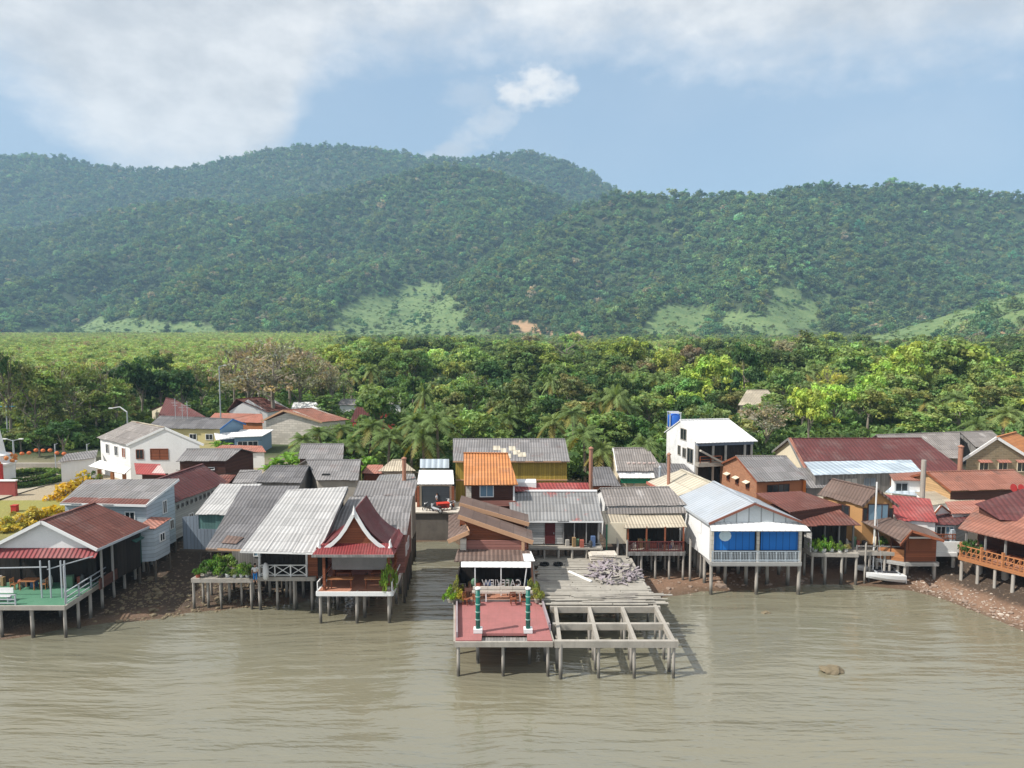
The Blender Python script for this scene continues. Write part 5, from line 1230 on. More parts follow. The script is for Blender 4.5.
# ================================================================== SHOP, STREET END
def street_end():
    t = thing('quay_wall', 'concrete quay wall with painted shadow closing the head of the creek', 'wall', (-10, 78.4, 0)); mb = MB(); mb.box((-9.8, 78.3, 1.35), (7.4, .5, 3.7)); mb.build('wall', M('concrete with painted shadow', (.17, .15, .13), (.08, .07, .06), stain=.8), t); mb = MB(); mb.box((-9.8, 78.2, 3.26), (7.6, .8, .14)); mb.build('coping', concrete_pale, t)  # wall colour darkened for the shadow across it
    h = House('shop', 'shop with a white awning roof and a dark shutter facing the creek', 'shop', P(417, 484, 5.9), P(454, 484, 5.9), P(453, 470, 6.8), P(419, 470, 6.8), roof_white, cream_wall, 3.0, ov=.2, og=.2)
    h.t['_skip'] = 1
    s2 = sheet(h.t, 'upper_roof', [P(420, 468, 6.9), P(449, 468, 6.9), P(449, 459, 7.9), P(420, 459, 7.9)], roof_metal, .1)
    boxpart(h.t, 'shutter', (h.at(.5, h.t0, 0).x, h.at(.5, h.t0, 0).y - .06, 4.3), (3.2, .08, 2.6), shutter_dark)
    for x in (.03, .97): p = h.at(x, h.t0, 0); boxpart(h.t, 'pillar', (p.x, p.y - .1, 4.3), (.3, .3, 2.6), redwood)
    mb = MB(); mb.box((-10, 80.6, 3.16), (9.5, 4.2, .08)); o = mb.build('street', concrete_pale); o['kind'] = 'structure'
    for (px, py, lb, sh, tr, rz, st) in ((437, 507, 'person in a pale shirt walking past the dark shutter', (.6, .62, .66), (.04, .045, .06), 1.2, .2), (443, 503, 'person in dark clothes standing near the dark shutter', (.05, .05, .06), (.12, .12, .14), .3, .05), (428, 506, 'person in a white shirt at the left of the shop front', (.7, .7, .7), (.03, .03, .04), -.6, .1), (432, 503, 'person in a red shirt beside the shop pillar', (.4, .04, .04), (.05, .05, .05), .2, .05)):
        p = P(px, py, 3.2); person((p.x, p.y, 3.2), rz, lb, cloth('cloth %d' % px, sh), cloth('trousers %d' % px, tr), st)
    def motorbike(loc, rz, paint, label):
        t = thing('motorbike', label, 'motorbike', (0, 0, 0), 'motorbikes parked at the street end')
        for y in (-.62, .62):
            mb = MB(); n = 16; ring = [(0, y + .27 * math.cos(2 * math.pi * i / n), .3 + .27 * math.sin(2 * math.pi * i / n)) for i in range(n + 1)]; mb.tube(ring, .055, 6); w = mb.build('wheel', black_rubber, t)
            m2 = MB(); m2.tube([(-.05, y, .3), (.05, y, .3)], [.1, .1], 8); m2.build('hub', grey_metal, w)
        mb = MB(); mb.tube([(0, -.55, .42), (0, -.2, .5), (0, .2, .5), (0, .62, .62)], [.10, .15, .15, .10], 8); mb.tube([(0, .45, .9), (0, .55, .7), (0, .62, .35)], [.10, .13, .06], 8); mb.build('body', paint, t)
        mb = MB(); mb.tube([(0, -.7, .78), (0, -.2, .76), (0, .1, .72)], [.1, .13, .08], 8); mb.build('saddle', black_rubber, t)
        barpart(t, 'handlebar', [((-.34, .42, 1.02), (.34, .42, 1.02)), ((0, .42, 1.0), (0, .6, .6))], .04, grey_metal)
        mb = MB(); mb.blob((0, .6, .92), .1, 1, 1, 0); mb.build('headlight', white_trim, t)
        t.location = loc; t.rotation_euler = (0, 0, rz)
    motorbike((*P(430, 512, 3.2).xy, 3.2), 1.3, M('black paint', (.03, .03, .03)), 'dark motorbike parked on the quay below the people'); motorbike((*P(436, 513, 3.2).xy, 3.2), 1.0, grey_metal, 'grey motorbike parked left of the red handcart')
    motorbike((*P(450, 508, 3.2).xy, 3.2), .4, white_trim, 'white motorbike parked beside the red handcart')
    # small red handcart
    p = P(443, 511, 3.2); t = thing('handcart', 'small bright red handcart parked on the quay by the shop', 'cart', (0, 0, 0)); rp_ = M('bright red cart paint', (.55, .05, .03), stain=.25, rough=.45)
    mb = MB(); mb.hexa([(-.6, -.4, .4), (.6, -.4, .4), (.6, .4, .4), (-.6, .4, .4)], [(-.72, -.48, .95), (.72, -.48, .95), (.72, .48, .95), (-.72, .48, .95)]); mb.build('tub', rp_, t)
    barpart(t, 'handle', [((.7, -.4, .85), (1.35, -.35, 1.0)), ((.7, .4, .85), (1.35, .35, 1.0)), ((1.35, -.37, 1.0), (1.35, .37, 1.0))], .05, grey_metal)
    for y in (-.5, .5):
        mb = MB(); n = 16; mb.tube([(.05 + .33 * math.cos(2 * math.pi * i / n), y, .36 + .33 * math.sin(2 * math.pi * i / n)) for i in range(n + 1)], .045, 6); w = mb.build('wheel', black_rubber, t); m2 = MB(); m2.tube([(.05, y - .05, .36), (.05, y + .05, .36)], [.07, .07], 8); m2.build('hub', grey_metal, w)
    t.location = (p.x, p.y, 3.2); t.rotation_euler = (0, 0, .3)
street_end()

# ================================================================== CENTRE
def orange_tower():
    fl, fr = P(464, 485, 9.0), P(518, 484.5, 9.0); r0, r1 = PS(463.5, 453, fl.y, 9.0, .42), PS(508, 453.5, fr.y, 9.0, .42); bl, br = 2 * r0 - fl, 2 * r1 - fr; bl.z = br.z = 9.0
    h = House('tower_house', 'tall brown house with a bright orange clay tile roof and one white framed window', 'house', fl, fr, br, bl, roof_orange, brown_wall, 3.0, 'x', r0, r1, ov=.5, og=.25)
    h.win('f', .42, 8.3, 1.35, 1.2, white_trim, blue_glass); boxpart(h.t, 'skirting_band', h.at(.5, h.t0, 7.1) + Vector((.2, -.06, 0)), (4.4, .1, .5), pinkbrown); boxpart(h.t, 'corner_pilaster', h.at(h.s0, h.t0, 7.6) + Vector((.2, -.08, 0)), (.5, .14, 2.4), concrete_pale)
    boxpart(h.t, 'corner_pilaster', h.at(h.s1, h.t0, 7.6) + Vector((-.05, -.08, 0)), (.16, .14, 2.4), white_trim); h.stilts(3, 3, .26, POST_SHADED)
orange_tower()
def ochre_house():
    h = XH('ochre_house', 'wide ochre corrugated house with a long grey roof patched with pale sheets', 'house', (453, 461), (570, 461), 8.0, (453, 439), (565, 439), .35, roof_mid, ochre_wall, 3.0, ov=.5, og=.3)
    for a, b, w_ in ((.35, .42, .9), (.42, .30, .6), (.49, .40, .8), (.52, .22, .9), (.40, .06, 1.4), (.56, .12, 1.0)):
        p = h.at(a, b * .5 + .02); z = h.roofz(a, b * .5 + .02); q = h.at(a, b * .5 + .12); z2 = h.roofz(a, b * .5 + .12)
        sheet(h.t, 'roof_patch', [Vector((p.x, p.y, z + .06)), Vector((p.x + w_, p.y, z + .06)), Vector((q.x + w_, q.y, z2 + .06)), Vector((q.x, q.y, z2 + .06))], roof_cream, .03)
    h.fascia(tan_fascia, [(h.fl, h.fr)], .16, .07)
    barpart(h.t, 'wall_batten', [(h.at(h.s0, h.t0, 5.6) + Vector((0, -.05, 0)), h.at(h.s1, h.t0, 5.6) + Vector((0, -.05, 0)))], .12, tan_fascia)
ochre_house()
def cafe():
    t = thing('cafe_building', 'brown cafe with stacked sloping roofs above the pinkish red sea deck', 'cafe', (-1.4, 58, 2.6))
    def tier(y0, y1, apx, end, left, roofm):
        a, e = PY(*apx, y0), PY(*end, y0); up = Vector((0, 0, 0)); dy = Vector((0, y1 - y0, 0)); o = sheet(t, 'roof', [a, e, e + dy, a + dy], roofm, .12)
        fz = MB(); fz.bar(a - Vector((0, .04, .12)), e - Vector((0, .04, .12)), .08, .34)
        if left:
            l = PY(*left, y0); sheet(t, 'roof', [l, a - Vector((.02, 0, 0)), a + dy - Vector((.02, 0, 0)), l + dy], roofm, .12); fz.bar(a - Vector((.02, .04, .12)), l - Vector((0, .04, .12)), .08, .30)
        fz.build('fascia', tan_fascia, o); return a, e
    a1, e1 = tier(60.2, 63.0, (459, 503), (529, 523), None, roof_brown)
    a2, e2 = tier(57.0, 60.0, (458, 515), (533, 541), None, roof_brown)
    q = [PY(448, 540, 56.4), PY(468.5, 531, 56.4), PY(460, 513, 59.4), PY(448.5, 515, 59.4)]; o = sheet(t, 'roof', q, roof_brown, .12); fz = MB(); fz.bar(q[0] - Vector((0, .05, .12)), q[1] - Vector((0, .05, .12)), .08, .34); fz.bar(q[1] + Vector((.05, 0, -.1)), q[2] + Vector((.05, 0, -.1)), .08, .3); fz.build('fascia', tan_fascia, o)
    # walls under the tiers
    def wallunder(y, a, e, zb, mat, name='wall'):
        mb = MB(); x0, x1 = a.x + .1, e.x - .35; s_ = (e.z - a.z) / (e.x - a.x); mb.plate([(x0, y, zb), (x1, y, zb), (x1, y, a.z + s_ * (x1 - a.x) - .14), (x0, y, a.z - .14)], (0, .15, 0)); mb.build(name, mat, t)
    wallunder(60.6, a1, e1, 2.8, redwood); wallunder(57.5, a2, e2, 5.6, redwood); wallunder(62.8, a1, e1, 2.8, brown_wall)
    boxpart(t, 'side_wall', (a2.x + .25, 60.0, 5.2), (.16, 5.0, 5.0), pinkbrown); boxpart(t, 'side_wall', (e2.x - .45, 60.1, 4.6), (.16, 5.0, 3.6), brown_wall)
    boxpart(t, 'lower_wall', (-1.4, 57.2, 5.9), (5.2, .2, 1.1), pinkbrown); boxpart(t, 'pillar', (-4.0, 57.1, 5.9), (.5, .3, 1.5), concrete_pale); boxpart(t, 'pillar', (.9, 57.1, 5.9), (.25, .3, 1.4), tan_fascia)
    # ribbed lean-to and white awning
    sheet(t, 'lean_to_roof', [PY(454, 561, 55.3), PY(534, 561, 55.3), PY(529, 550, 57.1), PY(458, 549, 57.1)], roof_brown, .1)
    q0, q1 = PY(524, 561.5, 55.25), PY(535, 561.5, 55.25); sheet(t, 'pale_sheet', [q0 + Vector((0, 0, .04)), q1 + Vector((0, 0, .04)), PY(531, 552, 56.9) + Vector((0, 0, .06)), PY(522, 552, 56.9) + Vector((0, 0, .06))], roof_white, .03)
    sheet(t, 'awning', [PY(461, 567, 54.7), PY(531, 567.5, 54.7), PY(531, 561, 55.2) - Vector((0, 0, .05)), PY(461, 561, 55.2) - Vector((0, 0, .05))], roof_white, .05)
    for px in (475, 501, 523): a = PY(px, 566, 54.8); barpart(t, 'awning_post', [((a.x, 54.8, 2.7), (a.x + (.3 if px == 523 else 0), 54.8, a.z))], .08, white_trim)
    # room behind, its shade painted into dark boards
    boxpart(t, 'back_wall', (-1.4, 57.0, 4.0), (5.8, .15, 2.7), shade_boards)
    for x in (-4.3, 1.5): boxpart(t, 'shade_side_board', (x, 55.9, 3.5), (.1, 2.0, 1.6), shade_boards)
    deck(t, [(-4.6, 53.9), (1.9, 53.9), (1.9, 66), (-4.6, 66)], 2.7, terracotta, .16, 'floor', stilt_mat)
    for x in (-4.3, -1.4, 1.6):
        for y in (55, 58, 61, 64): posts(t, [(x, y)], 2.5, .28)
    # cross beam, board and the big letters which face the street behind
    b0, b1 = PY(472, 592, 53.6), PY(537, 592, 53.6); barpart(t, 'white_beam', [(b0, b1)], .14, concrete_pale, .2); c0, c1 = PY(473, 588, 53.9), PY(528, 588, 53.9); barpart(t, 'sign_board', [(c0, c1)], .1, concrete_pale, .24)
    for px in (486, 520): a = PY(px, 592, 53.6); barpart(t, 'beam_post', [((a.x, 53.6, 2.7), (a.x, 53.6, a.z - .1))], .09, white_trim)
    sg = thing('cafe_sign', 'white letters reading CAFE VIEW, seen from behind above the red deck', 'sign', (c0.x, 53.95, c0.z + .14)); cu = bpy.data.curves.new('sign_letters', 'FONT'); cu.body = 'CAFEVIEW'; cu.size = .74; cu.extrude = .04; cu.align_x = 'CENTER'; cu.space_character = 1.05
    o = bpy.data.objects.new('letters', cu); col.objects.link(o); bpy.context.view_layer.update(); me = bpy.data.meshes.new_from_object(o.evaluated_get(bpy.context.evaluated_depsgraph_get())); bpy.data.objects.remove(o)
    me.materials.clear(); me.materials.append(white_trim); L = bpy.data.objects.new('lettering', me); col.objects.link(L); L.parent = sg; me.materials.clear(); me.materials.append(M('greyed white letters', (.42, .41, .40))); x0, x1 = PY(482, 580, 54).x, PY(521, 580, 54).x; L.location = ((x0 + x1) / 2 - c0.x, 0, 0); L.rotation_euler = (math.pi / 2, 0, math.pi)
    wd = max(v.co.x for v in me.vertices) - min(v.co.x for v in me.vertices); L.scale = ((x1 - x0) / wd, 1, 1)
    barpart(sg, 'support', [((x, 53.95, c0.z + .14), (x, 53.95, c0.z + .3)) for x in np.linspace(x0 + .2, x1 - .2, 6)], .05, grey_metal)
    clutter('the brown cafe', -4.1, 1.3, 56.2, 2.8, 13)
    # seats and plants
    cp = [(-3.9, 54.5, .3), (-3.1, 54.9, 2.0), (-2.3, 54.6, -.4), (-.1, 54.7, .5), (.6, 55.1, 2.8), (1.2, 54.5, -.8), (-3.5, 53.2, 1.0), (-2.7, 53.1, 2.2), (.1, 53.2, .2), (.9, 53.1, 1.5)]
    ls = ['dark chair at the far left of the cafe floor', 'dark chair by the left awning post of the cafe', 'dark chair left of the middle of the cafe floor', 'dark chair right of the middle of the cafe floor', 'dark chair at the back right of the cafe floor', 'dark chair by the right awning post of the cafe', 'red brown chair left of the left green post', 'red brown chair just right of the left green post', 'red brown chair left of the right green post', 'red brown chair beside the right green post']
    for (x, y, a), lb in zip(cp, ls): make_chair(redwood if y < 54 else brown_wall, lb, (x, y, 2.72 if y > 53.9 else 2.64), a, 'chairs of the cafe')
    for x, y, lb in ((-3.2, 54.1, 'dark wooden table among the chairs at the left of the cafe'), (.5, 54.2, 'dark wooden table among the chairs at the right of the cafe')): make_table(brown_wall, lb, (x, y, 2.72), .1, 'tables of the cafe', 1.0, .8)
    for (x, y, hh_, s_, c, lb) in ((-4.4, 54.6, 1.3, .5, (.22, .26, .06), 'yellow green potted plant at the left cafe post'), (-4.75, 53.5, 1.0, .6, (.16, .3, .03), 'bright green plant hanging over the left edge of the cafe deck'), (1.6, 54.3, 1.4, .5, (.24, .28, .08), 'pale green potted plant at the right cafe post'), (1.95, 53.4, .9, .5, (.25, .28, .06), 'yellowish potted plant at the right edge of the cafe deck'), (-4.0, 53.5, .6, .45, (.42, .36, .04), 'yellow flowering potted plant at the left end of the red deck')):
        potted((x, y, 2.7), hh_, c, concrete, lb, 'plants of the cafe', s_)
cafe()
def red_deck():
    t = thing('sea_deck', 'pinkish red tiled deck on concrete legs out over the water', 'deck', (-.6, 50, 2.6)); x0, x1 = -3.85, 2.75; n0, n1 = P(482, 634, 2.6).x, P(527, 634, 2.6).x
    deck(t, [(x0, 47), (n0, 47), (n0, 48.1), (n1, 48.1), (n1, 47), (x1, 47), (2.3, 53.85), (-4.4, 53.85)], 2.6, deck_red, .18)
    barpart(t, 'edge_beam', [((x0 - .05, 46.95, 2.35), (x1 + .05, 46.95, 2.35)), ((x0 - .05, 47, 2.35), (-4.45, 53.8, 2.35)), ((x1 + .05, 47, 2.35), (2.35, 53.8, 2.35))], .2, concrete, .36)
    deck(t, [(n0, 47.05), (n1, 47.05), (n1, 48.1), (n0, 48.1)], 2.3, grey_boards, .1, 'step_board')
    railing(t, [(n0 + .05, 48.15), (n1 - .05, 48.15)], 2.1, .45, brown_wall, 'pickets', .4, 'low_rail')
    for (a, b) in (((x0 + .06, 47.4), (-4.3, 53.8)), ((x1 - .06, 48.6), (2.3, 53.8))): barpart(t, 'kerb_board', [((a[0], a[1], 2.75), (b[0], b[1], 2.75))], .12, lavender_board, .5)
    posts(t, [(-3.7, 47.1), (-.6, 47.1), (2.5, 47.1), (-2.4, 49.0), (1.2, 49.0), (2.4, 49.4), (-4.0, 50.4), (-.6, 51), (2.2, 51.6), (-4.2, 53.2)], 2.3, .27)
    for px, side in ((478, 'left'), (528, 'right')):
        p = P(px, 632, 2.62); g = thing('green_post', '%s of the two glossy dark green posts on the red deck' % side, 'post', (p.x, p.y, 2.62), 'green posts on the red deck'); top = PY(px, 589, p.y).z
        mb = MB(); mb.tube([(p.x, p.y, 2.9), (p.x, p.y, top)], [.165, .16], 14); mb.build('shaft', green_post, g, True)
        for z in np.arange(3.5, top, .55):
            mb = MB(); mb.lathe((p.x, p.y, z), [(.16, 0), (.185, .02), (.185, .07), (.16, .09)], 14); mb.build('ring', M('pale green band', (.25, .42, .36)), g)
        boxpart(g, 'base', (p.x, p.y, 2.77), (.62, .55, .28), white_trim); mb = MB(); mb.lathe((p.x, p.y, top), [(.2, 0), (.2, .08), (.05, .16)], 14); mb.build('cap', white_trim, g)
red_deck()
def old_pier():
    t = thing('ruined_pier', 'old concrete pier with rough planks behind and a bare open frame in front', 'pier', (6.8, 55, 2.6))
    xs = [3.25, 5.85, 8.4, 11.0]; ys = [46.8, 49.6, 52.7]
    for i, y in enumerate(ys): barpart(t, 'cross_beam', [((xs[0] - .35, y, 2.45), (xs[-1] + .3, y, 2.45))], .30, concrete, .46)
    for i, x in enumerate(xs): barpart(t, 'long_beam', [((x, 46.75, 2.47), (x + (.2 - .1 * i), 64, 2.47))], .255, concrete, .43)
    for x in xs:
        for y in (46.85, 47.9 if x > 4 else 48.2, 49.6, 51.2, 52.7, 55.5, 58.5, 61.5): posts(t, [(x + R.uniform(-.08, .08), y + R.uniform(-.1, .1))], 2.3, .25)
    mb = MB(); y = 52.9; i = 0
    while y < 64.6:
        w = R.uniform(.20, .30); a0 = 2.1 + R.uniform(-.25, .3); a1 = 11.35 - (y - 53) * .06 + R.uniform(-.3, .25)
        if y < 54.6: a0 += R.choice([-.5, 0, .7, 0]); a1 += R.choice([-.9, .4, 0, .6])
        br_ = R.uniform(4, 9); z = 2.72 + R.uniform(-.012, .03) + (.06 if y < 54.6 and R.random() < .4 else 0)
        mb.bar((a0, y, z), (br_ - .03, y + R.uniform(-.04, .04), z + R.uniform(0, .02)), w, .06); mb.bar((br_ + .03, y + R.uniform(-.04, .04), z), (a1, y + R.uniform(-.05, .05), z), w, .055); y += w + R.uniform(.01, .05)
    mb.build('planks', plank_obj, t)
    mb = MB()
    for q in range(26):
        x = R.uniform(2, 9); yy = R.uniform(53, 54.9); L = R.uniform(2, 5); a = R.uniform(-.06, .06); mb.bar((x, yy, 2.80 + q * .004), (x + L * math.cos(a), yy + L * math.sin(a), 2.80 + q * .004 + R.uniform(0, .05)), R.uniform(.12, .22), .05)
    mb.build('loose_planks', plank_obj, t)
    barpart(t, 'fallen_rail', [((11.5, 54.2, 2.3), (10.8, 60.5, 2.75))], .12, grey_boards)
    # the heap of broken boards
    hp = MB(); hq = MB()
    for q in range(300):
        a = R.uniform(0, 6.28); rr = math.sqrt(R.random()); x, yy = 8.7 + 2.1 * rr * math.cos(a), 59.6 + 2.6 * rr * math.sin(a); z = 2.8 + max(0, .75 * (1 - rr) ** .8) * R.uniform(.2, 1.1); L = R.uniform(.3, 1.5); d = Vector((R.gauss(0, 1), R.gauss(0, 1), R.gauss(0, .3))).normalized() * L / 2; c = Vector((x, yy, z + .05))
        (hp if R.random() < .6 else hq).bar(c - d, c + d, R.uniform(.08, .26), R.uniform(.03, .10), (R.gauss(0, .4), R.gauss(0, .4), 1))
    h = thing('board_heap', 'heap of broken lavender grey boards piled on the plank pier', 'heap', (8.7, 59.6, 2.75)); hp.build('broken_boards', lavender_board, h); hq.build('pale_boards', plank_obj, h)
    b = MB(); b.bar((4.9, 60.0, 2.84), (6.6, 57.6, 2.84), .18, .12); single('loose_beam', b, white_trim, 'pale loose beam lying slantwise left of the board heap', 'beam')
    s = MB()
    for q in range(9): s.box((8.2 + R.uniform(-.15, .15), 62.9 + R.uniform(-.1, .1), 2.81 + q * .085), (2.4 + R.uniform(-.3, .3), 1.3, .06), R.uniform(-.05, .05))
    single('board_stack', s, concrete_pale, 'neat stack of pale boards behind the broken heap on the pier', 'board stack', loc=(8.2, 62.9, 2.78))
    for x, lb in ((2.9, 'left of two black tyres lying at the back of the pier'), (4.1, 'right of two black tyres lying at the back of the pier')):
        m = MB(); n = 14; m.tube([(x + .34 * math.cos(2 * math.pi * i / n), 61.8 + .34 * math.sin(2 * math.pi * i / n), 2.88) for i in range(n + 1)], .11, 6); single('tyre', m, black_rubber, lb, 'tyre', 'tyres on the pier', loc=(x, 61.8, 2.77))
old_pier()

# ================================================================== CENTRE RIGHT
def patched_house():
    fl, fr = P(512, 521, 6.2), P(603, 521, 6.2); bl = PS(507, 492, fl.y, 6.2, .34); br = PS(597, 492, fr.y, 6.2, .34)
    h = House('stilt_house', 'stilt house with a red and grey patched ribbed roof behind the ruined pier', 'house', fl, fr, br, bl, roof_patch, grey_hboards, 3.9, ov=.45, og=.25)
    t = h.t; h.fascia(white_trim, [(h.bl + Vector((0, 0, .12)), h.br + Vector((0, 0, .12)))], .14, .3, 'ridge_flashing', 0)
    h.fascia(white_trim, [(h.fl, h.fr)], .14, .06)
    h.door('f', .42, .95, 2.0, M('maroon door', (.10, .02, .02))); p, d, n, L = h.side('f', .78)
    mb = MB(); c = Vector((p.x, p.y, 5.05)); mb.plate([c - d * 1.6 - Vector((0, 0, 1.05)) + n * .02, c + d * 1.6 - Vector((0, 0, 1.05)) + n * .02, c + d * 1.6 + Vector((0, 0, .95)) + n * .02, c - d * 1.6 + Vector((0, 0, .95)) + n * .02], n * .03); mb.build('verandah_shade', shade_boards, t)  # dark sheet on the wall painted as the open verandah's shade
    clutter('the patched roof verandah', c.x - 1.5, c.x + 1.4, c.y - .45, 3.8, 6)
    for u in (-1.6, -.6, .5, 1.6): barpart(t, 'verandah_post', [(c + d * u + n * .12 - Vector((0, 0, 1.1)), c + d * u + n * .12 + Vector((0, 0, 1.0)))], .1, grey_boards)
    a, b = h.at(h.s0, h.t0, 3.75), h.at(h.s1, h.t0, 3.75); deck(t, [(a.x, a.y - .9), (b.x + .2, b.y - .9), (b.x + .2, b.y + 3), (a.x, a.y + 3)], 3.8, deck_wood, .16, 'floor')
    for x in np.linspace(a.x + .2, b.x, 7): posts(t, [(x, a.y - .7), (x + .1, a.y + 2)], 3.7, .24)
    h.stilts(4, 2, .24, POST_SHADED)
    h2 = House('red_roofed_house', 'house with a plain red sheet roof right behind the patched one', 'house', P(512, 491, 8.0), P(590, 491, 7.6), PS(588, 483, 68, 7.6, .2), PS(516, 483, 68, 8.0, .2), roof_red, brown_wall, 3.2, ov=.2, og=.2)
    boxpart(t, 'white_parapet', (P(523, 479, 8.0).x, 71, 8.4), (2.0, 1.2, .8), white_wall) if False else None
    s = MB(); s.plate([(.2, 69.2, 7.2), (2.4, 69.2, 7.2), (2.4, 69.2, 8.6), (.2, 69.2, 8.6)], (0, 1.6, 0)); single('rooftop_room', s, white_wall, 'small white flat roofed room beside the orange roof', 'room')
patched_house()
def railed_house():
    h = XH('stilt_house', 'stilt house with a brown grey ribbed roof and tan lower roofs', 'house', (606, 506), (687, 505), 6.7, (600, 488.5), (669, 487), .36, roof_mid2, white_wall, 3.0, ov=.35, og=.3)
    t = h.t
    sheet(t, 'middle_roof', [P(606, 514, 6.1), P(687, 513, 6.1), P(684, 507, 6.6), P(608, 508, 6.6)], roof_mid2, .08)
    sheet(t, 'lower_roof', [P(605, 525, 5.4), P(631, 524, 5.4), P(628, 510, 6.3), P(601, 511, 6.3)], roof_tan, .07)
    a, b = P(624, 528, 5.3), P(687, 527, 5.3); sheet(t, 'lower_roof', [a, b, P(680, 512, 6.05), P(628, 513, 6.05)], roof_tan, .07)
    f0, f1 = P(627, 552, 3.0), P(684, 551, 3.0); y = f0.y
    deck(t, [(f0.x, y), (f1.x, y), (f1.x + .2, y + 5), (f0.x - .2, y + 5)], 3.0, deck_wood, .18, 'floor', grey_boards)
    railing(t, [(f0.x + .05, y + .08), (f1.x - .05, y + .08)], 3.0, .95, M('dark maroon paint', (.12, .03, .03)), 'pickets', .16)
    mb = MB(); mb.plate([(f0.x, y + 2.2, 3.0), (f1.x, y + 2.2, 3.0), (f1.x, y + 2.2, 5.6), (f0.x, y + 2.2, 5.6)], (0, .1, 0)); mb.build('verandah_wall', shade_boards, t)
    for x in np.linspace(f0.x + .1, f1.x - .1, 4): barpart(t, 'verandah_post', [((x, y + .15, 3.0), (x, y + .15, 5.35))], .13, redwood)
    for x in np.linspace(f0.x + .1, f1.x - .1, 5): posts(t, [(x, y + .15), (x, y + 2), (x, y + 4)], 2.9, .24)
    posts(t, [(f0.x - .9, y - .1), (f0.x - .1, y - .6), (f1.x + .5, y - .1)], 4.2, .22)
    c0, c1 = P(608, 545, 3.6), P(628, 545, 3.6); mb = MB(); mb.plate([(c0.x, y + .6, 3.6), (c1.x - .1, y + .6, 3.6), (c1.x - .1, y + .6, 5.6), (c0.x, y + .6, 5.6)], (0, .1, 0)); mb.build('side_wall', cream_wall, t)
    barpart(t, 'drain_pipe', [((c0.x - .1, y + .4, 2.0), (c0.x - .1, y + .4, 5.5))], .12, M('green pipe', (.05, .2, .12)))
    clutter('the maroon railed verandah', f0.x + .4, f1.x - .3, y + 1.3, 3.0, 7)
railed_house()
def green_board_house():
    fl, fr = P(598, 473, 6.6), P(662, 473, 6.6)
    h = XH('cream_gabled_house', 'house with a cream gable, brown roof and a green board under its white porch roof', 'house', (617, 471), (664, 471), 6.2, (613, 448), (648, 448), .55, roof_mid2, cream_wall, 3.0, ov=.3, og=.2)
    h.fascia(white_trim, [(h.fl, h.r0), (h.r0, h.bl)], .26, .08)
    for u in (.3, .42, .54, .66, .78, .88):
        c = h.at(u, .15, h.roofz(u, .15) + .10); boxpart(h.t, 'roof_light', c, (.32, .22, .14), M('pinkish white cap', (.7, .55, .5)))
    a, b = P(620, 478, 5.4), P(662, 478, 5.4); sheet(h.t, 'porch_roof', [a, b, P(658, 470, 6.25), P(616, 470, 6.25)], roof_white, .08)
    mb = MB(); y = a.y + .2; mb.plate([(a.x + .1, y, 4.7), (b.x - 1.4, y, 4.7), (b.x - 1.4, y, 5.35), (a.x + .1, y, 5.35)], (0, .08, 0)); mb.build('green_board', M('green painted board', (.02, .22, .12)), h.t)
    for x in np.linspace(a.x + .2, b.x - .2, 4): barpart(h.t, 'porch_post', [((x, y + .1, 3), (x, y + .1, 5.5))], .12, grey_boards)
    MH('lean_to', 'weathered grey lean-to roof left of the green board', 'shed', (592, 486), (621, 486), 5.4, (593, 467), (610, 467), .25, roof_dark, redwood, 3.0, ov=.2, og=.15)
    MH('lean_to', 'dark grey low roof in front of the white three storey house', 'shed', (655, 478), (700, 478), 5.8, (652, 463), (684, 464), .25, roof_dark, grey_boards, 3.0, ov=.2, og=.2)
green_board_house()
chimney(591, 449, 492, 76, .21, orange_pipe, 'tall rusty orange chimney pipe left of the green board house'); chimney(669, 455, 492, 75, .17, orange_pipe, 'rusty orange chimney pipe right of the green board house'); chimney(660, 468, 485, 79, .14, grey_metal, 'thin grey pipe in front of the cream roof')
def cream_roof_house():
    fl, fr = P(675, 497, 6.7), P(752, 500, 6.7); h = YH('cream_roofed_house', 'house with a cream sheet roof directly behind the pale blue roof', 'house', (675, 497), (750, 499), 6.7, (713, 483.5), (681, 469.5), roof_cream, white_wall, 3.0, ov=.3, og=.1)
    h.fascia(M('pinkish red trim', (.45, .15, .11)), [(h.fl, h.bl)], .3, .07)
cream_roof_house()
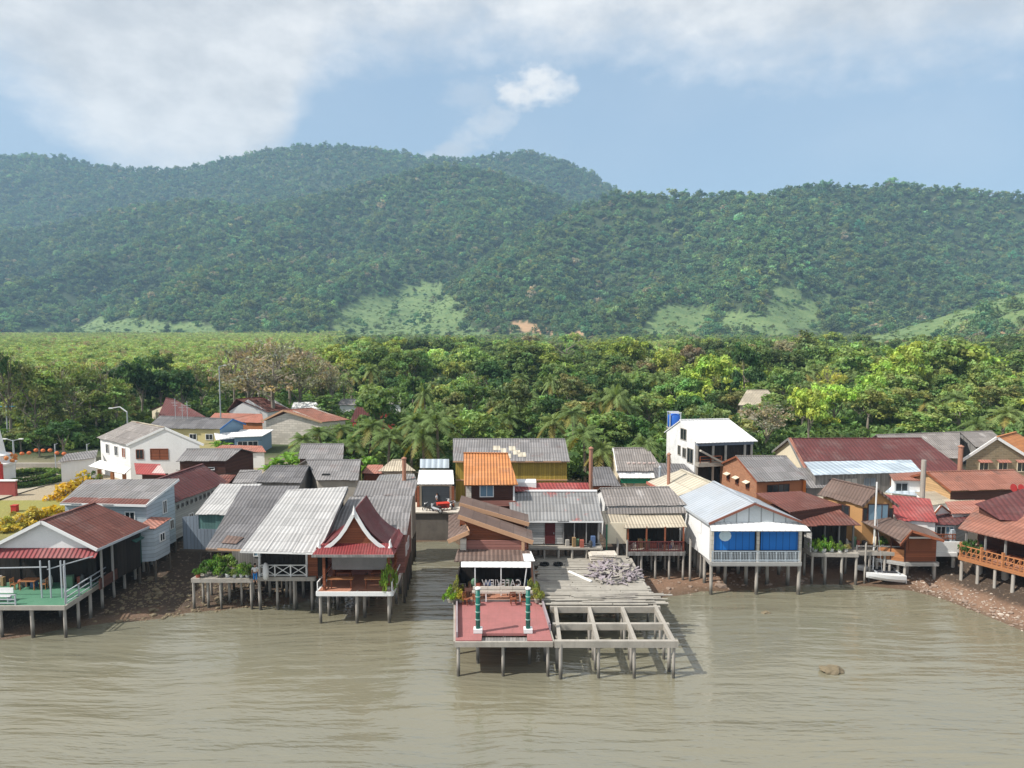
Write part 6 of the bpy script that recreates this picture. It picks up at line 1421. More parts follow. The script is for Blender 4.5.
def blue_screen_house():
    h = YH('blue_screen_house', 'white stilt house with bright blue screens and a pale blue gabled roof', 'house', (709, 523), (806, 523), 6.55, (755, 503), (713, 481.5), roof_blue, white_wall, 3.0, ov=.3, og=.5)
    t = h.t; h.fascia(M('brown red trim', (.25, .10, .07)), [(h.fl, h.r0), (h.r0, h.fr)], .2, .08); h.fascia(grey_metal, [(h.fl, h.bl)], .22, .09, 'gutter', .1)
    F0, F1 = h.at(h.s0, h.t0, 0), h.at(h.s1, h.t0, 0); y = F0.y; x0, x1 = F0.x, F1.x
    mb = MB(); ap = h.at(.5, h.t0); mb.plate([(x0 + .02, y - .08, 6.5), (x1 - .02, y - .08, 6.5), (ap.x, y - .08, h.roofz(.5, h.t0) - .2)], (0, .06, 0)); mb.build('gable', pale_vboard, t)
    sheet(t, 'awning', [(x0 - .2, y - 1.2, 6.05), (x1 + .5, y - 1.2, 6.05), (x1 + .3, y - .06, 6.5), (x0 - .1, y - .06, 6.5)], roof_white, .09)
    xm = x0 + (x1 - x0) * .52
    mb = MB(); mb.plate([(x0 + .1, y - .10, 3.05), (x1 - .1, y - .10, 3.05), (x1 - .1, y - .10, 6.4), (x0 + .1, y - .10, 6.4)], (0, .05, 0)); mb.build('verandah_shade', shade_boards, t)  # dark sheet painted as shade behind the screens
    for (a, b) in ((x0 + .25, xm - .25), (xm + .3, x1 - .25)):
        mb = MB(); mb.plate([(a, y - .34, 4.05), (b, y - .34, 4.05), (b, y - .34, 6.15), (a, y - .34, 6.15)], (0, .04, 0)); s = mb.build('blue_screen', blue_cloth, t)
        if a < xm - 1:
            m2 = MB(); cx_, cz_ = a + (b - a) * .28, 5.35; m2.plate([(cx_ + .55 * math.cos(q * .5236), y - .37, cz_ + .5 * math.sin(q * .5236)) for q in range(12)], (0, .015, 0)); m2.build('pale_disc', M('faded pale blue print', (.66, .82, .90)), s)
    railing(t, [(x0 + .1, y - .55), (xm, y - .55), (x1 - .1, y - .55)], 3.05, .95, palegrey_wall, 'pickets', .14)
    deck(t, [(x0, y - .65), (x1, y - .65), (x1, y + 8), (x0, y + 8)], 3.02, white_board, .2, 'floor', grey_hboards)
    for x in (x0 + .1, xm, x1 - .1): barpart(t, 'front_column', [((x, y - .45, 3.0), (x, y - .45, 6.2))], .24, concrete_pale)
    pts = [(x, y + dy) for x in (x0 + .1, xm, x1 - .1) for dy in (-.4,)] + [(x, y + dy) for x in np.linspace(x0 + .1, x1 - .2, 5) for dy in (1.8, 4.0, 6.6)] + [(x0 + .1, y + 5.4), (x0 + .1, y + 2.9), (x0 + .1, y + 8.3)]
    posts(t, pts, 2.9, .34)
    p, d, n, L = h.side('l', .72); mb = MB(); c = Vector((p.x, p.y, 5.6)); mb.plate([c - d * .35 - Vector((0, 0, .7)) + n * .02, c + d * .35 - Vector((0, 0, .7)) + n * .02, c + d * .35 + Vector((0, 0, .7)) + n * .02, c - d * .35 + Vector((0, 0, .7)) + n * .02], n * .03); mb.build('shutter', white_trim, t)
blue_screen_house()
def three_storey():
    h = XH('three_storey_house', 'patchy white three storey house with open floors and a bright white roof', 'house', (697, 443), (758, 441), 9.9, (680, 420), (729, 419), .5, roof_white, white_patchy, 3.0, ov=.6, og=.15, recess=.2)
    h.roof.data.materials.clear(); h.roof.data.materials.append(roof_white)
    t = h.t; a, b = h.at(h.s0, h.t0, 0), h.at(h.s1, h.t0, 0); L = (b - a).length; d = (b - a).normalized(); n = Vector((d.y, -d.x, 0))
    # open balconies: their shade painted as dark sheets, framed by slabs and columns
    def band(z0, z1, mat, out, name, u0=0.02, u1=1.0):
        mb = MB(); p, q = a + d * L * u0, a + d * L * u1; mb.plate([Vector((p.x, p.y, z0)) + n * .02, Vector((q.x, q.y, z0)) + n * .02, Vector((q.x, q.y, z1)) + n * .02, Vector((p.x, p.y, z1)) + n * .02], n * out); return mb.build(name, mat, t)
    band(7.5, 9.4, shade_boards, .05, 'open_floor_shade'); band(3.6, 6.95, shade_boards, .05, 'open_floor_shade'); band(7.0, 7.45, concrete, 1.1, 'balcony_slab', 0, .85); band(9.45, 9.8, M('blue grey steel', (.16, .19, .24)), .5, 'roof_beam')
    for u in (.02, .30, .52, .86, .98):
        p = a + d * L * u + n * .3; barpart(t, 'column', [((p.x, p.y, 3.0), (p.x, p.y, 9.5))], .26, concrete)
    p, q = a + d * L * .03 + n * 1.05, a + d * L * .4 + n * 1.05; barpart(t, 'stair_flight', [((p.x, p.y, 9.0), (q.x, q.y, 7.5))], .5, concrete, .22)
    railing(t, [(p.x, p.y), (q.x, q.y)], 7.45, .8, redwood, 'bars')
    w = MB(); pp = a + d * L * .32 + n * .5; w.lathe((pp.x, pp.y, 3.6), [(.5, 0), (.6, .5), (.45, .9), (.1, 1.1)], 12); single('water_jar', w, white_trim, 'white round water jar on the ground floor of the three storey house', 'jar', smooth=True)
    for u, z, ww, hh in ((.62, 10.4, 1.6, 1.5), (.48, 8.2, .8, 1.3), (.66, 8.1, 1.0, 1.3), (.86, 8.0, 1.6, 1.9)): h.win('l', u, z, ww, hh, concrete, dark_glass)
    tk = thing('water_tank', 'bright blue water tank on a steel tower behind the three storey house', 'water tank', (P(674, 425, 11).x, 94, 3)); x = P(674, 425, 10.5).x * 94 / P(674, 425, 10.5).y; zt = PY(674, 413, 94).z; zb = PY(674, 427, 94).z
    mb = MB(); mb.lathe((x, 94, zb), [(.75, 0), (.85, .15), (.85, (zt - zb) * .8), (.6, (zt - zb) * .95), (.2, zt - zb)], 16); mb.build('tank', blue_plastic, tk, True)
    for dx in (-.7, .7):
        for dy in (-.7, .7): barpart(tk, 'leg', [((x + dx, 94 + dy, 3), (x + dx, 94 + dy, zt + .1))], .12, grey_metal)
    mb = MB(); mb.box((x, 94, zb - .08), (1.7, 1.7, .14)); mb.build('platform', concrete, tk); barpart(tk, 'top_frame', [((x - .8, 93.3, zt + .1), (x + .8, 93.3, zt + .1)), ((x - .8, 94.7, zt + .1), (x + .8, 94.7, zt + .1))], .12, white_trim)
three_storey()
def brick_house():
    h = XH('brick_house', 'orange brown brick house with a plain grey roof and small hooded windows', 'house', (757, 482), (808, 479), 6.9, (736, 456), (786, 456), .42, roof_mid2, orange_brick, 3.0, ov=.5, og=.25)
    h.roof.data.materials.clear(); h.roof.data.materials.append(roof_mid)
    for u in (.78, .5, .25):
        h.win('l', u, 5.9, .8, .9, redwood, dark_glass); p, d, n, L = h.side('l', u); hood(h.t, Vector((p.x, p.y, 6.5)), d, n, 1.0, cream_wall, .5, .2)
    p, d, n, L = h.side('f', .5); mb = MB(); a, b = h.at(h.s0, h.t0, 3.0), h.at(h.s1, h.t0, 3.0); mb.plate([a + n * .02, b + n * .02, b + n * .02 + Vector((0, 0, 3.7)), a + n * .02 + Vector((0, 0, 3.7))], n * .04); mb.build('front_cladding', orange_wall, h.t)
    c = a + d * L * .45; window(h.t, Vector((c.x, c.y, 5.8)) + n * .07, d, n, 2.8, 1.2, brown_wall, dark_glass, 'window', 3); h.fascia(redwood, [(h.bl, h.r0), (h.r0, h.fl)], .2, .07)
    barpart(h.t, 'corner_trim', [(Vector((b.x, b.y, 3)) + n * .12, Vector((b.x, b.y, 6.7)) + n * .12)], .3, M('bright orange paint', (.62, .18, .04)))
brick_house()
def maroon_warehouse():
    h = XH('warehouse', 'huge warehouse with a long maroon roof and a pale gable end', 'warehouse', (805, 472), (966, 471), 5.6, (788, 438.5), (921, 438), .42, roof_maroon, cream_wall, 3.0, ov=.4, og=.5)
    h.fascia(grey_boards, [(h.fl, h.r0), (h.r0, h.bl)], .3, .1)
    sheet(h.t, 'verge_strip', [h.r0 + Vector((.05, 0, .12)), h.fl + Vector((.05, 0, .12)), h.fl + Vector((.42, 0, .12)), h.r0 + Vector((.42, 0, .12))], roof_redbrown2, .03)
    fl, fr = P(814, 475, 6.4), P(922, 472, 6.4); bl, br = PS(804, 462, fl.y, 6.4, .12), PS(911, 460, fr.y, 6.4, .12)
    s = House('weathered_shed', 'long weathered grey boarded shed with a shiny pale metal roof', 'shed', fl, fr, br, bl, roof_metal, grey_boards, 3.6, ov=.3, og=.3)
    for u, w, m_ in ((.16, 1.0, brown_wall), (.34, 1.7, grey_hboards), (.52, 1.7, bluegrey_sheet), (.74, .8, orangewood)): s.win('f', u, 5.3, w, 1.1, grey_boards, m_)
    p, d, n, L = s.side('f', .5); a, b = s.at(s.s0, s.t0, 3.6), s.at(s.s1, s.t0, 3.6); sheet(s.t, 'low_canopy', [a + n * 1.6 - Vector((0, 0, .1)), b + n * 1.6 - Vector((0, 0, .1)), b + n * .05 + Vector((0, 0, .35)), a + n * .05 + Vector((0, 0, .35))], roof_cream, .08)
    MH('lean_to', 'grey sloping lean-to against the pale gable end of the warehouse', 'shed', (806, 488), (838, 488), 4.9, (792, 468), (812, 468), .3, roof_mid, grey_boards, 3.0, ov=.2, og=.2)
maroon_warehouse()

# ================================================================== RIGHT SHORE
def plant_restaurant():
    fl, fr = P(806, 526, 5.6), P(861, 525, 5.6); bl = PS(770, 504, fl.y, 5.6, .30); br = PS(837, 508, fr.y, 5.6, .30)
    h = House('waterside_restaurant', 'open fronted restaurant with a red brown roof beside the blue screens', 'restaurant', fl, fr, br, bl, roof_redbrown, shade_boards, 3.0, ov=.3, og=.25, recess=1.6)
    t = h.t; ul, ur = P(787, 512, 6.9), P(842, 505, 6.9); sheet(t, 'upper_roof', [P(790, 512, 6.8), P(842, 505, 6.8), PS(801, 491, 67, 6.8, .3), PS(756, 493, 67, 6.8, .3)], roof_redbrown, .1)
    mb = MB(); q0, q1 = P(790, 513, 6.7), P(842, 506, 6.7); mb.plate([q0, q1, (q1.x, q1.y, 5.9), (q0.x, q0.y, 5.9)], (0, .1, 0)); mb.build('clerestory', brown_wall, t)
    f0, f1 = P(812, 553, 3.0), P(905, 548, 3.0); y = f0.y; clutter('the open fronted restaurant', f0.x + .4, f0.x + 6, y + 1.9, 3.0, 12)
    for x in np.linspace(f0.x + .3, fr.x - .2, 4): barpart(t, 'post', [((x, y + 1.2, 3), (x, y + 1.2, 5.6))], .15, grey_boards)
    deck(t, [(f0.x, y), (f0.x + 4.2, y - .2), (f0.x + 4.3, y + .4), (f0.x + 8.4, y + .2), (f0.x + 8.4, y + 7), (f0.x - .6, y + 7)], 3.0, deck_wood, .18, 'deck', stilt_mat)
    posts(t, [(f0.x + .1, y + .1), (f0.x + 1.3, y), (f0.x + 2.8, y), (f0.x + 4.1, y - .1), (f0.x + .1, y + 1.8), (f0.x + 2, y + 2.2), (f0.x + 4.1, y + 2), (f0.x + 5.6, y + .45), (f0.x + 7, y + .4), (f0.x + 8.2, y + .35), (f0.x, y + 4), (f0.x + 3, y + 4.4), (f0.x + 6, y + 4), (f0.x + 8, y + 4)], 2.85, .25)
    posts(t, [(f0.x + 5.0, y + .1)], 3.9, .22)
    barpart(t, 'low_rail', [((f0.x + 4.4, y + .5, 3.5), (f0.x + 8.3, y + .35, 3.5)), ((f0.x + 4.4, y + .5, 3.0), (f0.x + 4.4, y + .5, 3.6)), ((f0.x + 6.3, y + .42, 3.0), (f0.x + 6.3, y + .42, 3.6))], .1, grey_boards)
    boxpart(t, 'side_screen', (f0.x - .1, y + 1.0, 4.0), (.1, 1.9, 1.9), grey_hboards)
    gl = 'potted plants on the restaurant deck'
    for (dx, dy, hh_, s_, c, lb) in ((.5, .6, 1.1, .6, (.16, .32, .04), 'bright green potted plant at the left of the restaurant deck'), (1.2, .4, 1.2, .65, (.13, .28, .04), 'tallest bright potted plant of the restaurant deck'), (2.0, .5, 1.0, .6, (.18, .34, .05), 'third bright potted plant from the left on the restaurant deck'), (2.7, .3, .7, .45, (.12, .22, .05), 'small potted plant right of the bright ones on the restaurant deck'), (3.4, .5, .5, .35, (.3, .3, .12), 'smallest pale potted plant at the restaurant deck corner'), (7.3, 1.7, .8, .5, (.14, .26, .05), 'potted plant on the rear walkway near the mast')):
        potted((f0.x + dx, y + dy, 3.0), hh_, c, white_trim, lb, gl, s_)
    j = MB(); j.lathe((f0.x + 6.9, y + 1.9, 3.0), [(.2, 0), (.32, .4), (.28, .9), (.15, 1.2), (.2, 1.35), (.05, 1.6)], 12); single('garden_statue', j, cream_wall, 'pale pillar shaped ornament behind the mast on the walkway', 'ornament', smooth=True)
plant_restaurant()
def small_orange_house():
    fl, fr = P(862, 506, 7.0), P(899, 506, 7.0); r0 = PY(878, 489.5, fl.y); ax = Vector((-.42, .91, 0)) * 5.2; fl2, fr2 = fl, fr
    h = House('orange_house', 'small orange house with a brown gabled roof and a wide bluish window', 'house', fl, fr, fr + ax, fl + ax, roof_brown, ochre_brick, 3.2, 'y', r0, r0 + ax, ov=.35, og=.3)
    h.wall.data.materials.clear(); h.wall.data.materials.append(M('orange ochre wall', (.44, .24, .10), (.32, .18, .08), stain=.4))
    h.win('f', .52, 6.2, 2.0, 1.9, brown_wall, blue_glass, 'window', 2); h.win('f', .08, 6.1, .5, 1.3, brown_wall, dark_glass, 'window', 0); h.win('f', .95, 6.1, .5, 1.3, brown_wall, dark_glass, 'window', 0); h.win('l', .55, 6.1, 1.3, 1.0, brown_wall, dark_glass)
    h.fascia(roof_brown, h.gablefront(), .22, .07)
    MH('red_roofed_house', 'house with a bright red patched roof behind the mast', 'house', (898, 520), (938, 522), 5.6, (880, 494), (930, 499), .22, roof_red, white_wall, 3.0, ov=.2, og=.2)
    b = MH('flat_roofed_house', 'small white house with a flat brown roof by the metal roof', 'house', (893, 480), (930, 481), 6.4, (889, 474), (931, 471), .12, roof_redbrown2, white_wall, 3.2, ov=.25, og=.2); b.win('f', .22, 5.4, 1.4, 1.3, grey_metal, dark_glass)
    sheet(b.t, 'lower_roof', [P(885, 492, 5.0), P(930, 497, 5.0), P(934, 489, 5.3), P(892, 486, 5.3)], roof_metal, .07)
    MH('lean_to', 'pale grey low roof in front of the yellowish gable', 'shed', (930, 505), (985, 500), 5.0, (915, 492), (955, 491), .2, roof_tan, white_wall, 3.0, ov=.2, og=.2)
small_orange_house()
def brown_deck_house():
    t = thing('boathouse', 'brown boarded hut on stilts with a long brown roofed gallery beside the catamaran', 'hut', (37, 64, 3)); 
    DZ = .75
    def PP(px, py, z): return P(px, py, z - DZ) + Vector((0, 0, DZ))
    a0, a1 = PP(905, 562, 3.0), PP(935, 561, 3.0); y = a0.y; x0, x1 = a0.x, a1.x
    mb = MB(); mb.box(((x0 + x1) / 2, y + 1.5, 4.35), (x1 - x0 - .1, 2.8, 2.7)); mb.build('wall', redwood, t)
    mb = MB(); mb.plate([(x0 + .3, y + .08, 4.1), (x1 - .5, y + .08, 4.1), (x1 - .5, y + .08, 5.1), (x0 + .3, y + .08, 5.1)], (0, -.06, 0)); mb.build('shutter_panel', M('red brown panel', (.22, .075, .035)), t)
    barpart(t, 'lintel', [((x0 + .3, y + .02, 5.3), (x1 - .4, y + .02, 5.3))], .1, white_trim, .16)
    # gallery running back-left
    
    deck(t, [(x0 - 2.0, y + 1.2), (x0, y - .1), (x1 + .1, y - .1), (x1 + .1, y + 3), (x0 - 1, y + 4.5), (x0 - 3, y + 4)], 2.98, deck_wood, .2, 'floor', grey_hboards)
    mb = MB(); mb.plate([(x0 - 2.0, y + 1.2, 3.0), (x0, y + .05, 3.0), (x0, y + .05, 4.1), (x0 - 2.0, y + 1.2, 4.1)], (.03, .1, 0)); mb.build('rail_panel', orangewood, t)
    for f in (0, .5, 1): barpart(t, 'gallery_post', [((x0 - 2 * f, y + .1 + 1.15 * f, 3), (x0 - 2 * f, y + .1 + 1.15 * f, 5.7))], .13, brown_wall)
    mb = MB(); mb.plate([(x0 - 3.2, y + 4, 3.0), (x0, y + 2.9, 3.0), (x0, y + 2.9, 5.8), (x0 - 3.2, y + 4, 5.8)], (0, .1, 0)); mb.build('back_wall', shade_boards, t)
    sheet(t, 'roof', [PP(861, 521, 6.2), PP(901, 541, 5.6), PP(912, 530, 6.3), PP(878, 510, 6.8)], roof_brown, .1)
    rp = [PP(900, 544, 5.4), PP(912, 530, 6.3), PP(944, 540, 5.65)]
    up = Vector((.5, 3.2, .1)); sheet(t, 'roof', [rp[0], rp[1], rp[1] + up, rp[0] + up], roof_brown, .1); sheet(t, 'roof', [rp[1] + Vector((.03, 0, 0)), rp[2], rp[2] + up, rp[1] + up + Vector((.03, 0, 0))], roof_brown, .1)
    barpart(t, 'barge_board', [(rp[0] - Vector((0, .05, .1)), rp[1] - Vector((0, .05, .1))), (rp[1] - Vector((0, .05, .1)), rp[2] - Vector((0, .05, .1)))], .08, redwood, .22)
    mb = MB(); mb.plate([(x0 + .05, y + .1, 5.6), (x1 - .1, y + .1, 5.6), ((rp[1].x) + .1, y + .1, 6.3)], (0, .1, 0)); mb.build('gable', redwood, t)
    posts(t, [(x0 + .1, y + .1), (x1 - .1, y + .1), (x0 + 1.0, y + 1.4), (x0 + .1, y + 2.6), (x1 - .1, y + 2.6), (x0 - 1.9, y + 1.3), (x0 - 1, y + .7), (x0 - 2.6, y + 3.8)], 2.8, .28); posts(t, [(x1 + .6, y - .3)], 1.2, .24)
    t.location.z -= DZ
brown_deck_house()
def catamaran():
    b = P(880, 578, .35); t = thing('catamaran', 'small white twin hulled sailing boat with a bare leaning mast, grounded at the water edge', 'boat', (b.x, b.y, .3)); hullm = M('white gelcoat', (.82, .82, .82), (.7, .7, .68), stain=.3, rough=.35, bump=.05)
    ang = rad(87); ca, sa = math.cos(ang), math.sin(ang)
    def W(u, v, z): return Vector((b.x + u * ca - v * sa, b.y + u * sa + v * ca, z))
    for sd in (-1, 1):
        mb = MB(); rings = []; Lh = 3.5
        for i in range(11):
            s = i / 10; v = -Lh / 2 + Lh * s; w = max(.03, (.36 + .22 * s * (1 - s)) * (1 - s ** 3.2)); dp = .74 * (1 - .3 * s); zt = 1.05 + .22 * s * s
            rings.append([W(sd * 1.05 + q * w, v, zt + dz) for q, dz in ((-1, 0), (-.85, -.32 * dp / .6), (0, -dp), (.85, -.32 * dp / .6), (1, 0))])
        i0 = len(mb.v)
        for r in rings: mb.v += r
        for i in range(10):
            for q in range(5):
                w_ = (q + 1) % 5; mb.f.append([i0 + i * 5 + q, i0 + i * 5 + w_, i0 + (i + 1) * 5 + w_, i0 + (i + 1) * 5 + q])
        mb.f.append([i0 + q for q in range(5)]); mb.f.append([i0 + 50 + q for q in range(5)][::-1])
        hb = mb.build('hull', hullm, t); r = MB(); r.bar(W(sd * 1.05, -1.81, 1.0), W(sd * 1.05, -1.85, .3), .05, .3); r.build('rudder', hullm, hb)
    barpart(t, 'cross_beam', [(W(-1.05, .7, 1.16), (W(1.05, .7, 1.16))), (W(-1.05, -1.3, 1.14), W(1.05, -1.3, 1.14))], .11, grey_metal)
    mb = MB(); mb.plate([W(-.75, -1.25, 1.15), W(.75, -1.25, 1.15), W(.75, .65, 1.15), W(-.75, .65, 1.15)], (0, 0, .02)); mb.build('trampoline', M('dark trampoline mesh', (.05, .05, .06)), t)
    m0 = W(0, .7, 1.2); top = PY(877, 482, m0.y + .1); barpart(t, 'mast', [(m0, top)], .10, white_trim)
    for e in (W(-1.05, .3, 1.1), W(1.05, .3, 1.1)): barpart(t, 'stay', [(m0.lerp(top, .72), e)], .022, grey_metal)
catamaran()
def balcony_house():
    fl, fr = P(922, 524, 5.2), P(958, 525, 5.2)
    h = House('balcony_house', 'small house with a maroon roof, pale windows and a white balcony', 'house', fl, fr, PS(975, 513, fr.y, 5.2, .2), PS(932, 511, fl.y, 5.2, .2), roof_maroon, palegrey_wall, 3.0, ov=.35, og=.3)
    t = h.t; h.win('f', .2, 4.5, .8, 1.0, white_trim, blue_glass); h.win('f', .5, 4.4, .9, 1.2, white_trim, dark_glass); h.win('f', .78, 4.5, .8, 1.0, white_trim, blue_glass)
    a, b = P(935, 553, 2.9), P(961, 553, 2.9); y = a.y
    mb = MB(); mb.plate([(a.x, y, 2.95), (b.x, y, 2.95), (b.x, y, 3.95), (a.x, y, 3.95)], (0, .15, 0)); mb.plate([(a.x, y - .12, 2.6), (b.x - .4, y - .12, 2.6), (b.x - .4, y - .12, 2.94), (a.x, y - .12, 2.94)], (0, 2.6, 0)); mb.build('balcony', white_wall, t)
    railing(t, [(a.x + .1, y + .6), (b.x - .2, y + .6)], 3.95, .55, redwood, 'pickets', .15); posts(t, [(a.x + .1, y + .2), (b.x - .6, y + .1), (a.x + .2, y + 2.2), (b.x - .6, y + 2.2), (b.x + .3, y + 1.4)], 2.6, .38)
    boxpart(t, 'white_pillar', (b.x - .2, y + 1.1, 3.9), (.28, .28, 1.8), palegrey_wall)
    g0, g1, g2 = P(934, 515, 5.8), P(950, 513, 5.8), P(941, 506, 6.5); mb = MB(); mb.plate([g0, g1, PY(941.5, 506, g0.y)], (0, .3, 0)); mb.build('dormer_gable', white_wall, t); barpart(t, 'dormer_trim', [(g0 + Vector((-.1, -.05, 0)), PY(941.5, 505.5, g0.y - .05)), (PY(941.5, 505.5, g0.y - .05), g1 + Vector((.1, -.05, 0)))], .12, redwood)
    MH('salmon_roofed_house', 'low house with a salmon pink roof beside the balcony house', 'house', (952, 514), (983, 513), 5.9, (945, 502), (985, 500), .22, roof_salmon, white_wall, 3.0, ov=.2, og=.2)
balcony_house()
def rail_restaurant():
    p0, p1 = P(959, 556, 3.2), P(1040, 577, 3.2); d = (p1 - p0); d.z = 0; L = d.length; d.normalize(); n = Vector((-d.y, d.x, 0)); n = n if n.y > 0 else -n
    t = thing('rail_restaurant', 'long restaurant with a faded red brown roof and an orange wooden railing over the shore', 'restaurant', (p0.x + 3, p0.y, 3.2)); q = lambda u, v, z: Vector((p0.x, p0.y, z)) + d * u + n * v
    deck(t, [tuple(q(u, v, 0).xy) for u, v in ((0, 0), (L + 4, 0), (L + 4, 6), (0, 6))], 3.2, terracotta, .2, 'floor', orangewood)
    railing(t, [tuple(q(.1, .1, 0).xy), tuple(q(L + 4, .1, 0).xy)], 3.2, 1.0, orangewood, 'cross', .42)
    sheet(t, 'roof', [PY(958, 528, q(-.3, .2, 0).y) , q(L + 4, -.4, 5.75), q(L + 4, 6, 7.4), PS(978, 505, p0.y, 5.9, .27)], roof_redbrown2, .1)
    clutter('the orange railed restaurant', p0.x + .8, p0.x + 4.5, p0.y + 1.3, 3.2, 8)
    for u in np.linspace(.3, L + 3.5, 7): pt = q(u, .5, 3.2); barpart(t, 'post', [(pt, pt + Vector((0, 0, 2.5)))], .14, grey_boards)
    mb = MB(); mb.plate([q(0, 4.5, 3.2), q(L + 4, 4.5, 3.2), q(L + 4, 4.5, 6.4), q(0, 4.5, 6.4)], n * .1); mb.build('back_wall', shade_boards, t)
    for u in np.linspace(.2, L + 3.5, 8): posts(t, [tuple(q(u, .15, 0).xy), tuple(q(u + .4, 3, 0).xy)], 3.0, .3)
    for u in np.linspace(1.0, L + 3.0, 5): posts(t, [tuple(q(u, 1.6, 0).xy)], 3.0, .6)
    for i, (u, lb) in enumerate(((1.6, 'wooden table nearest the plants behind the orange railing'), (3.9, 'second wooden table behind the orange railing'), (6.2, 'third wooden table from the plants behind the orange railing'))): pt = q(u, 1.6, 3.2); make_table(redwood, lb, pt, math.atan2(d.y, d.x), 'tables behind the orange railing', 1.2, .8)
    for i, (u, v, hh_, lb) in enumerate(((.3, .6, 1.5, 'tall potted palm like shrub at the left end of the orange railing'), (.9, .9, 1.2, 'second potted shrub at the left end of the orange railing'))): pt = q(u, v, 3.2); potted(tuple(pt), hh_, (.06, .14, .03), concrete, lb, None, .6)
    MH('maroon_house', 'house with a wide plain maroon roof behind the orange railed restaurant', 'house', (1000, 520), (1060, 524), 6.6, (975, 504), (1030, 487), .3, roof_maroon, brown_wall, 3.0, ov=.2, og=.2)
    dsh = PY(1016, 488, 72); sd = thing('satellite_dish', 'small red satellite dish above the maroon roof at the right edge', 'satellite dish', (dsh.x, dsh.y, dsh.z - 1.1)); m = MB()
    for dx, s_ in ((-.35, 1), (.4, .9)): m.tube([(dsh.x + dx, dsh.y, dsh.z), (dsh.x + dx + .02, dsh.y - .08, dsh.z + .03), (dsh.x + dx + .03, dsh.y - .14, dsh.z + .05)], [.12 * s_, .3 * s_, .42 * s_], 14)
    m.build('dish', red_paint, sd); barpart(sd, 'stand', [((dsh.x, dsh.y + .1, dsh.z - 1.1), (dsh.x, dsh.y + .1, dsh.z)), ((dsh.x - .4, dsh.y + .1, dsh.z), (dsh.x + .4, dsh.y + .1, dsh.z))], .06, grey_metal)
rail_restaurant()
def back_right():
    h = XH('long_brown_house', 'long house with a brown tiled roof and an orange yellow boarded gable', 'house', (951, 491), (1040, 488), 6.2, (927, 472), (1014, 470), .42, roof_redbrown2, ochre_brick, 3.0, ov=.4, og=.3)
    h.fascia(redwood, [(h.bl, h.r0), (h.r0, h.fl)], .25, .08)
    mb = MB(); a, b = h.at(h.s0, h.t0, 3.0), h.at(h.s1, h.t0, 3.0); mb.plate([a - Vector((0, .02, 0)), b - Vector((0, .02, 0)), b + Vector((0, -.02, 3.0)), a + Vector((0, -.02, 3.0))], (0, -.04, 0)); mb.build('front_cladding', brown_wall, h.t)
    for u in (.32, .42): h.win('f', u, 5.2, 1.0, 1.4, brown_wall, dark_glass)
    chimney(924, 460, 500, 71, .24, concrete, 'pale concrete column standing before the yellowish gable', 'column', False, 'concrete_column'); chimney(961, 447, 467, 88, .28, orange_pipe, 'orange brick chimney beside the brown stone gable', 'chimney', True, 'chimney')
    XH('grey_hall', 'long hall with a pale grey roof behind the maroon warehouse', 'hall', (893, 458), (960, 458), 5.6, (876, 435), (960, 432), .42, roof_mid2, grey_boards, 3.2, ov=.3, og=.3)
    XH('grey_hall', 'shorter pale grey roofed hall left of the brown stone gable', 'hall', (976, 447), (1010, 446), 6.4, (960, 432), (992, 431), .4, roof_mid2, grey_boards, 3.2, ov=.3, og=.3)
    h = YH('stone_gabled_house', 'brown stone gabled house with an orange tiled roof and hooded windows', 'house', (962, 460), (1034, 460), 7.2, (997, 437), (1016, 432), roof_orange, stone_wall, 3.0, ov=.4, og=.35)
    h.fascia(white_trim, h.gablefront(), .34, .1)
    for u in (.27, .56, .85):
        h.win('f', u, 6.3, 1.2, 1.3, cream_wall, dark_glass); p, d, n, L = h.side('f', u); hood(h.t, Vector((p.x, p.y, 7.2)), d, n, 1.6, roof_salmon, .6, .25)
back_right()
# far house glimpses among the trees
YH('far_house', 'white gabled bungalow glimpsed among the trees in the middle of the wood', 'house', (613, 371), (624, 371), 11.0, (617, 365.5), (628, 365), roof_redbrown, white_wall, 4.0, ov=.3, og=.2)
XH('far_house', 'grey hipped roof house half buried in trees above the white three storey house', 'house', (738, 405), (778, 405), 8.8, (747, 390), (768, 390), .6, roof_tan, cream_wall, 3.5, ov=.3, og=.3)
YH('temple_hall', 'small red gabled hall among palms behind the grey roofs', 'hall', (350, 422), (374, 422), 6.8, (357, 405), (380, 406), roof_maroon, M('red gable boards', (.35, .05, .04)), 3.0, ov=.3, og=.2)
MH('far_house', 'white walled brown roofed house among trees, right of the red hall', 'house', (378, 404), (402, 404), 7.5, (380, 397), (400, 397), .3, roof_mid2, white_wall, 3.4, ov=.3, og=.3)
MH('far_house', 'white house at the foot of the trees, left of the red hall', 'house', (338, 405), (360, 405), 7.5, (341, 399), (358, 399), .3, roof_mid, white_wall, 3.4, ov=.3, og=.3)

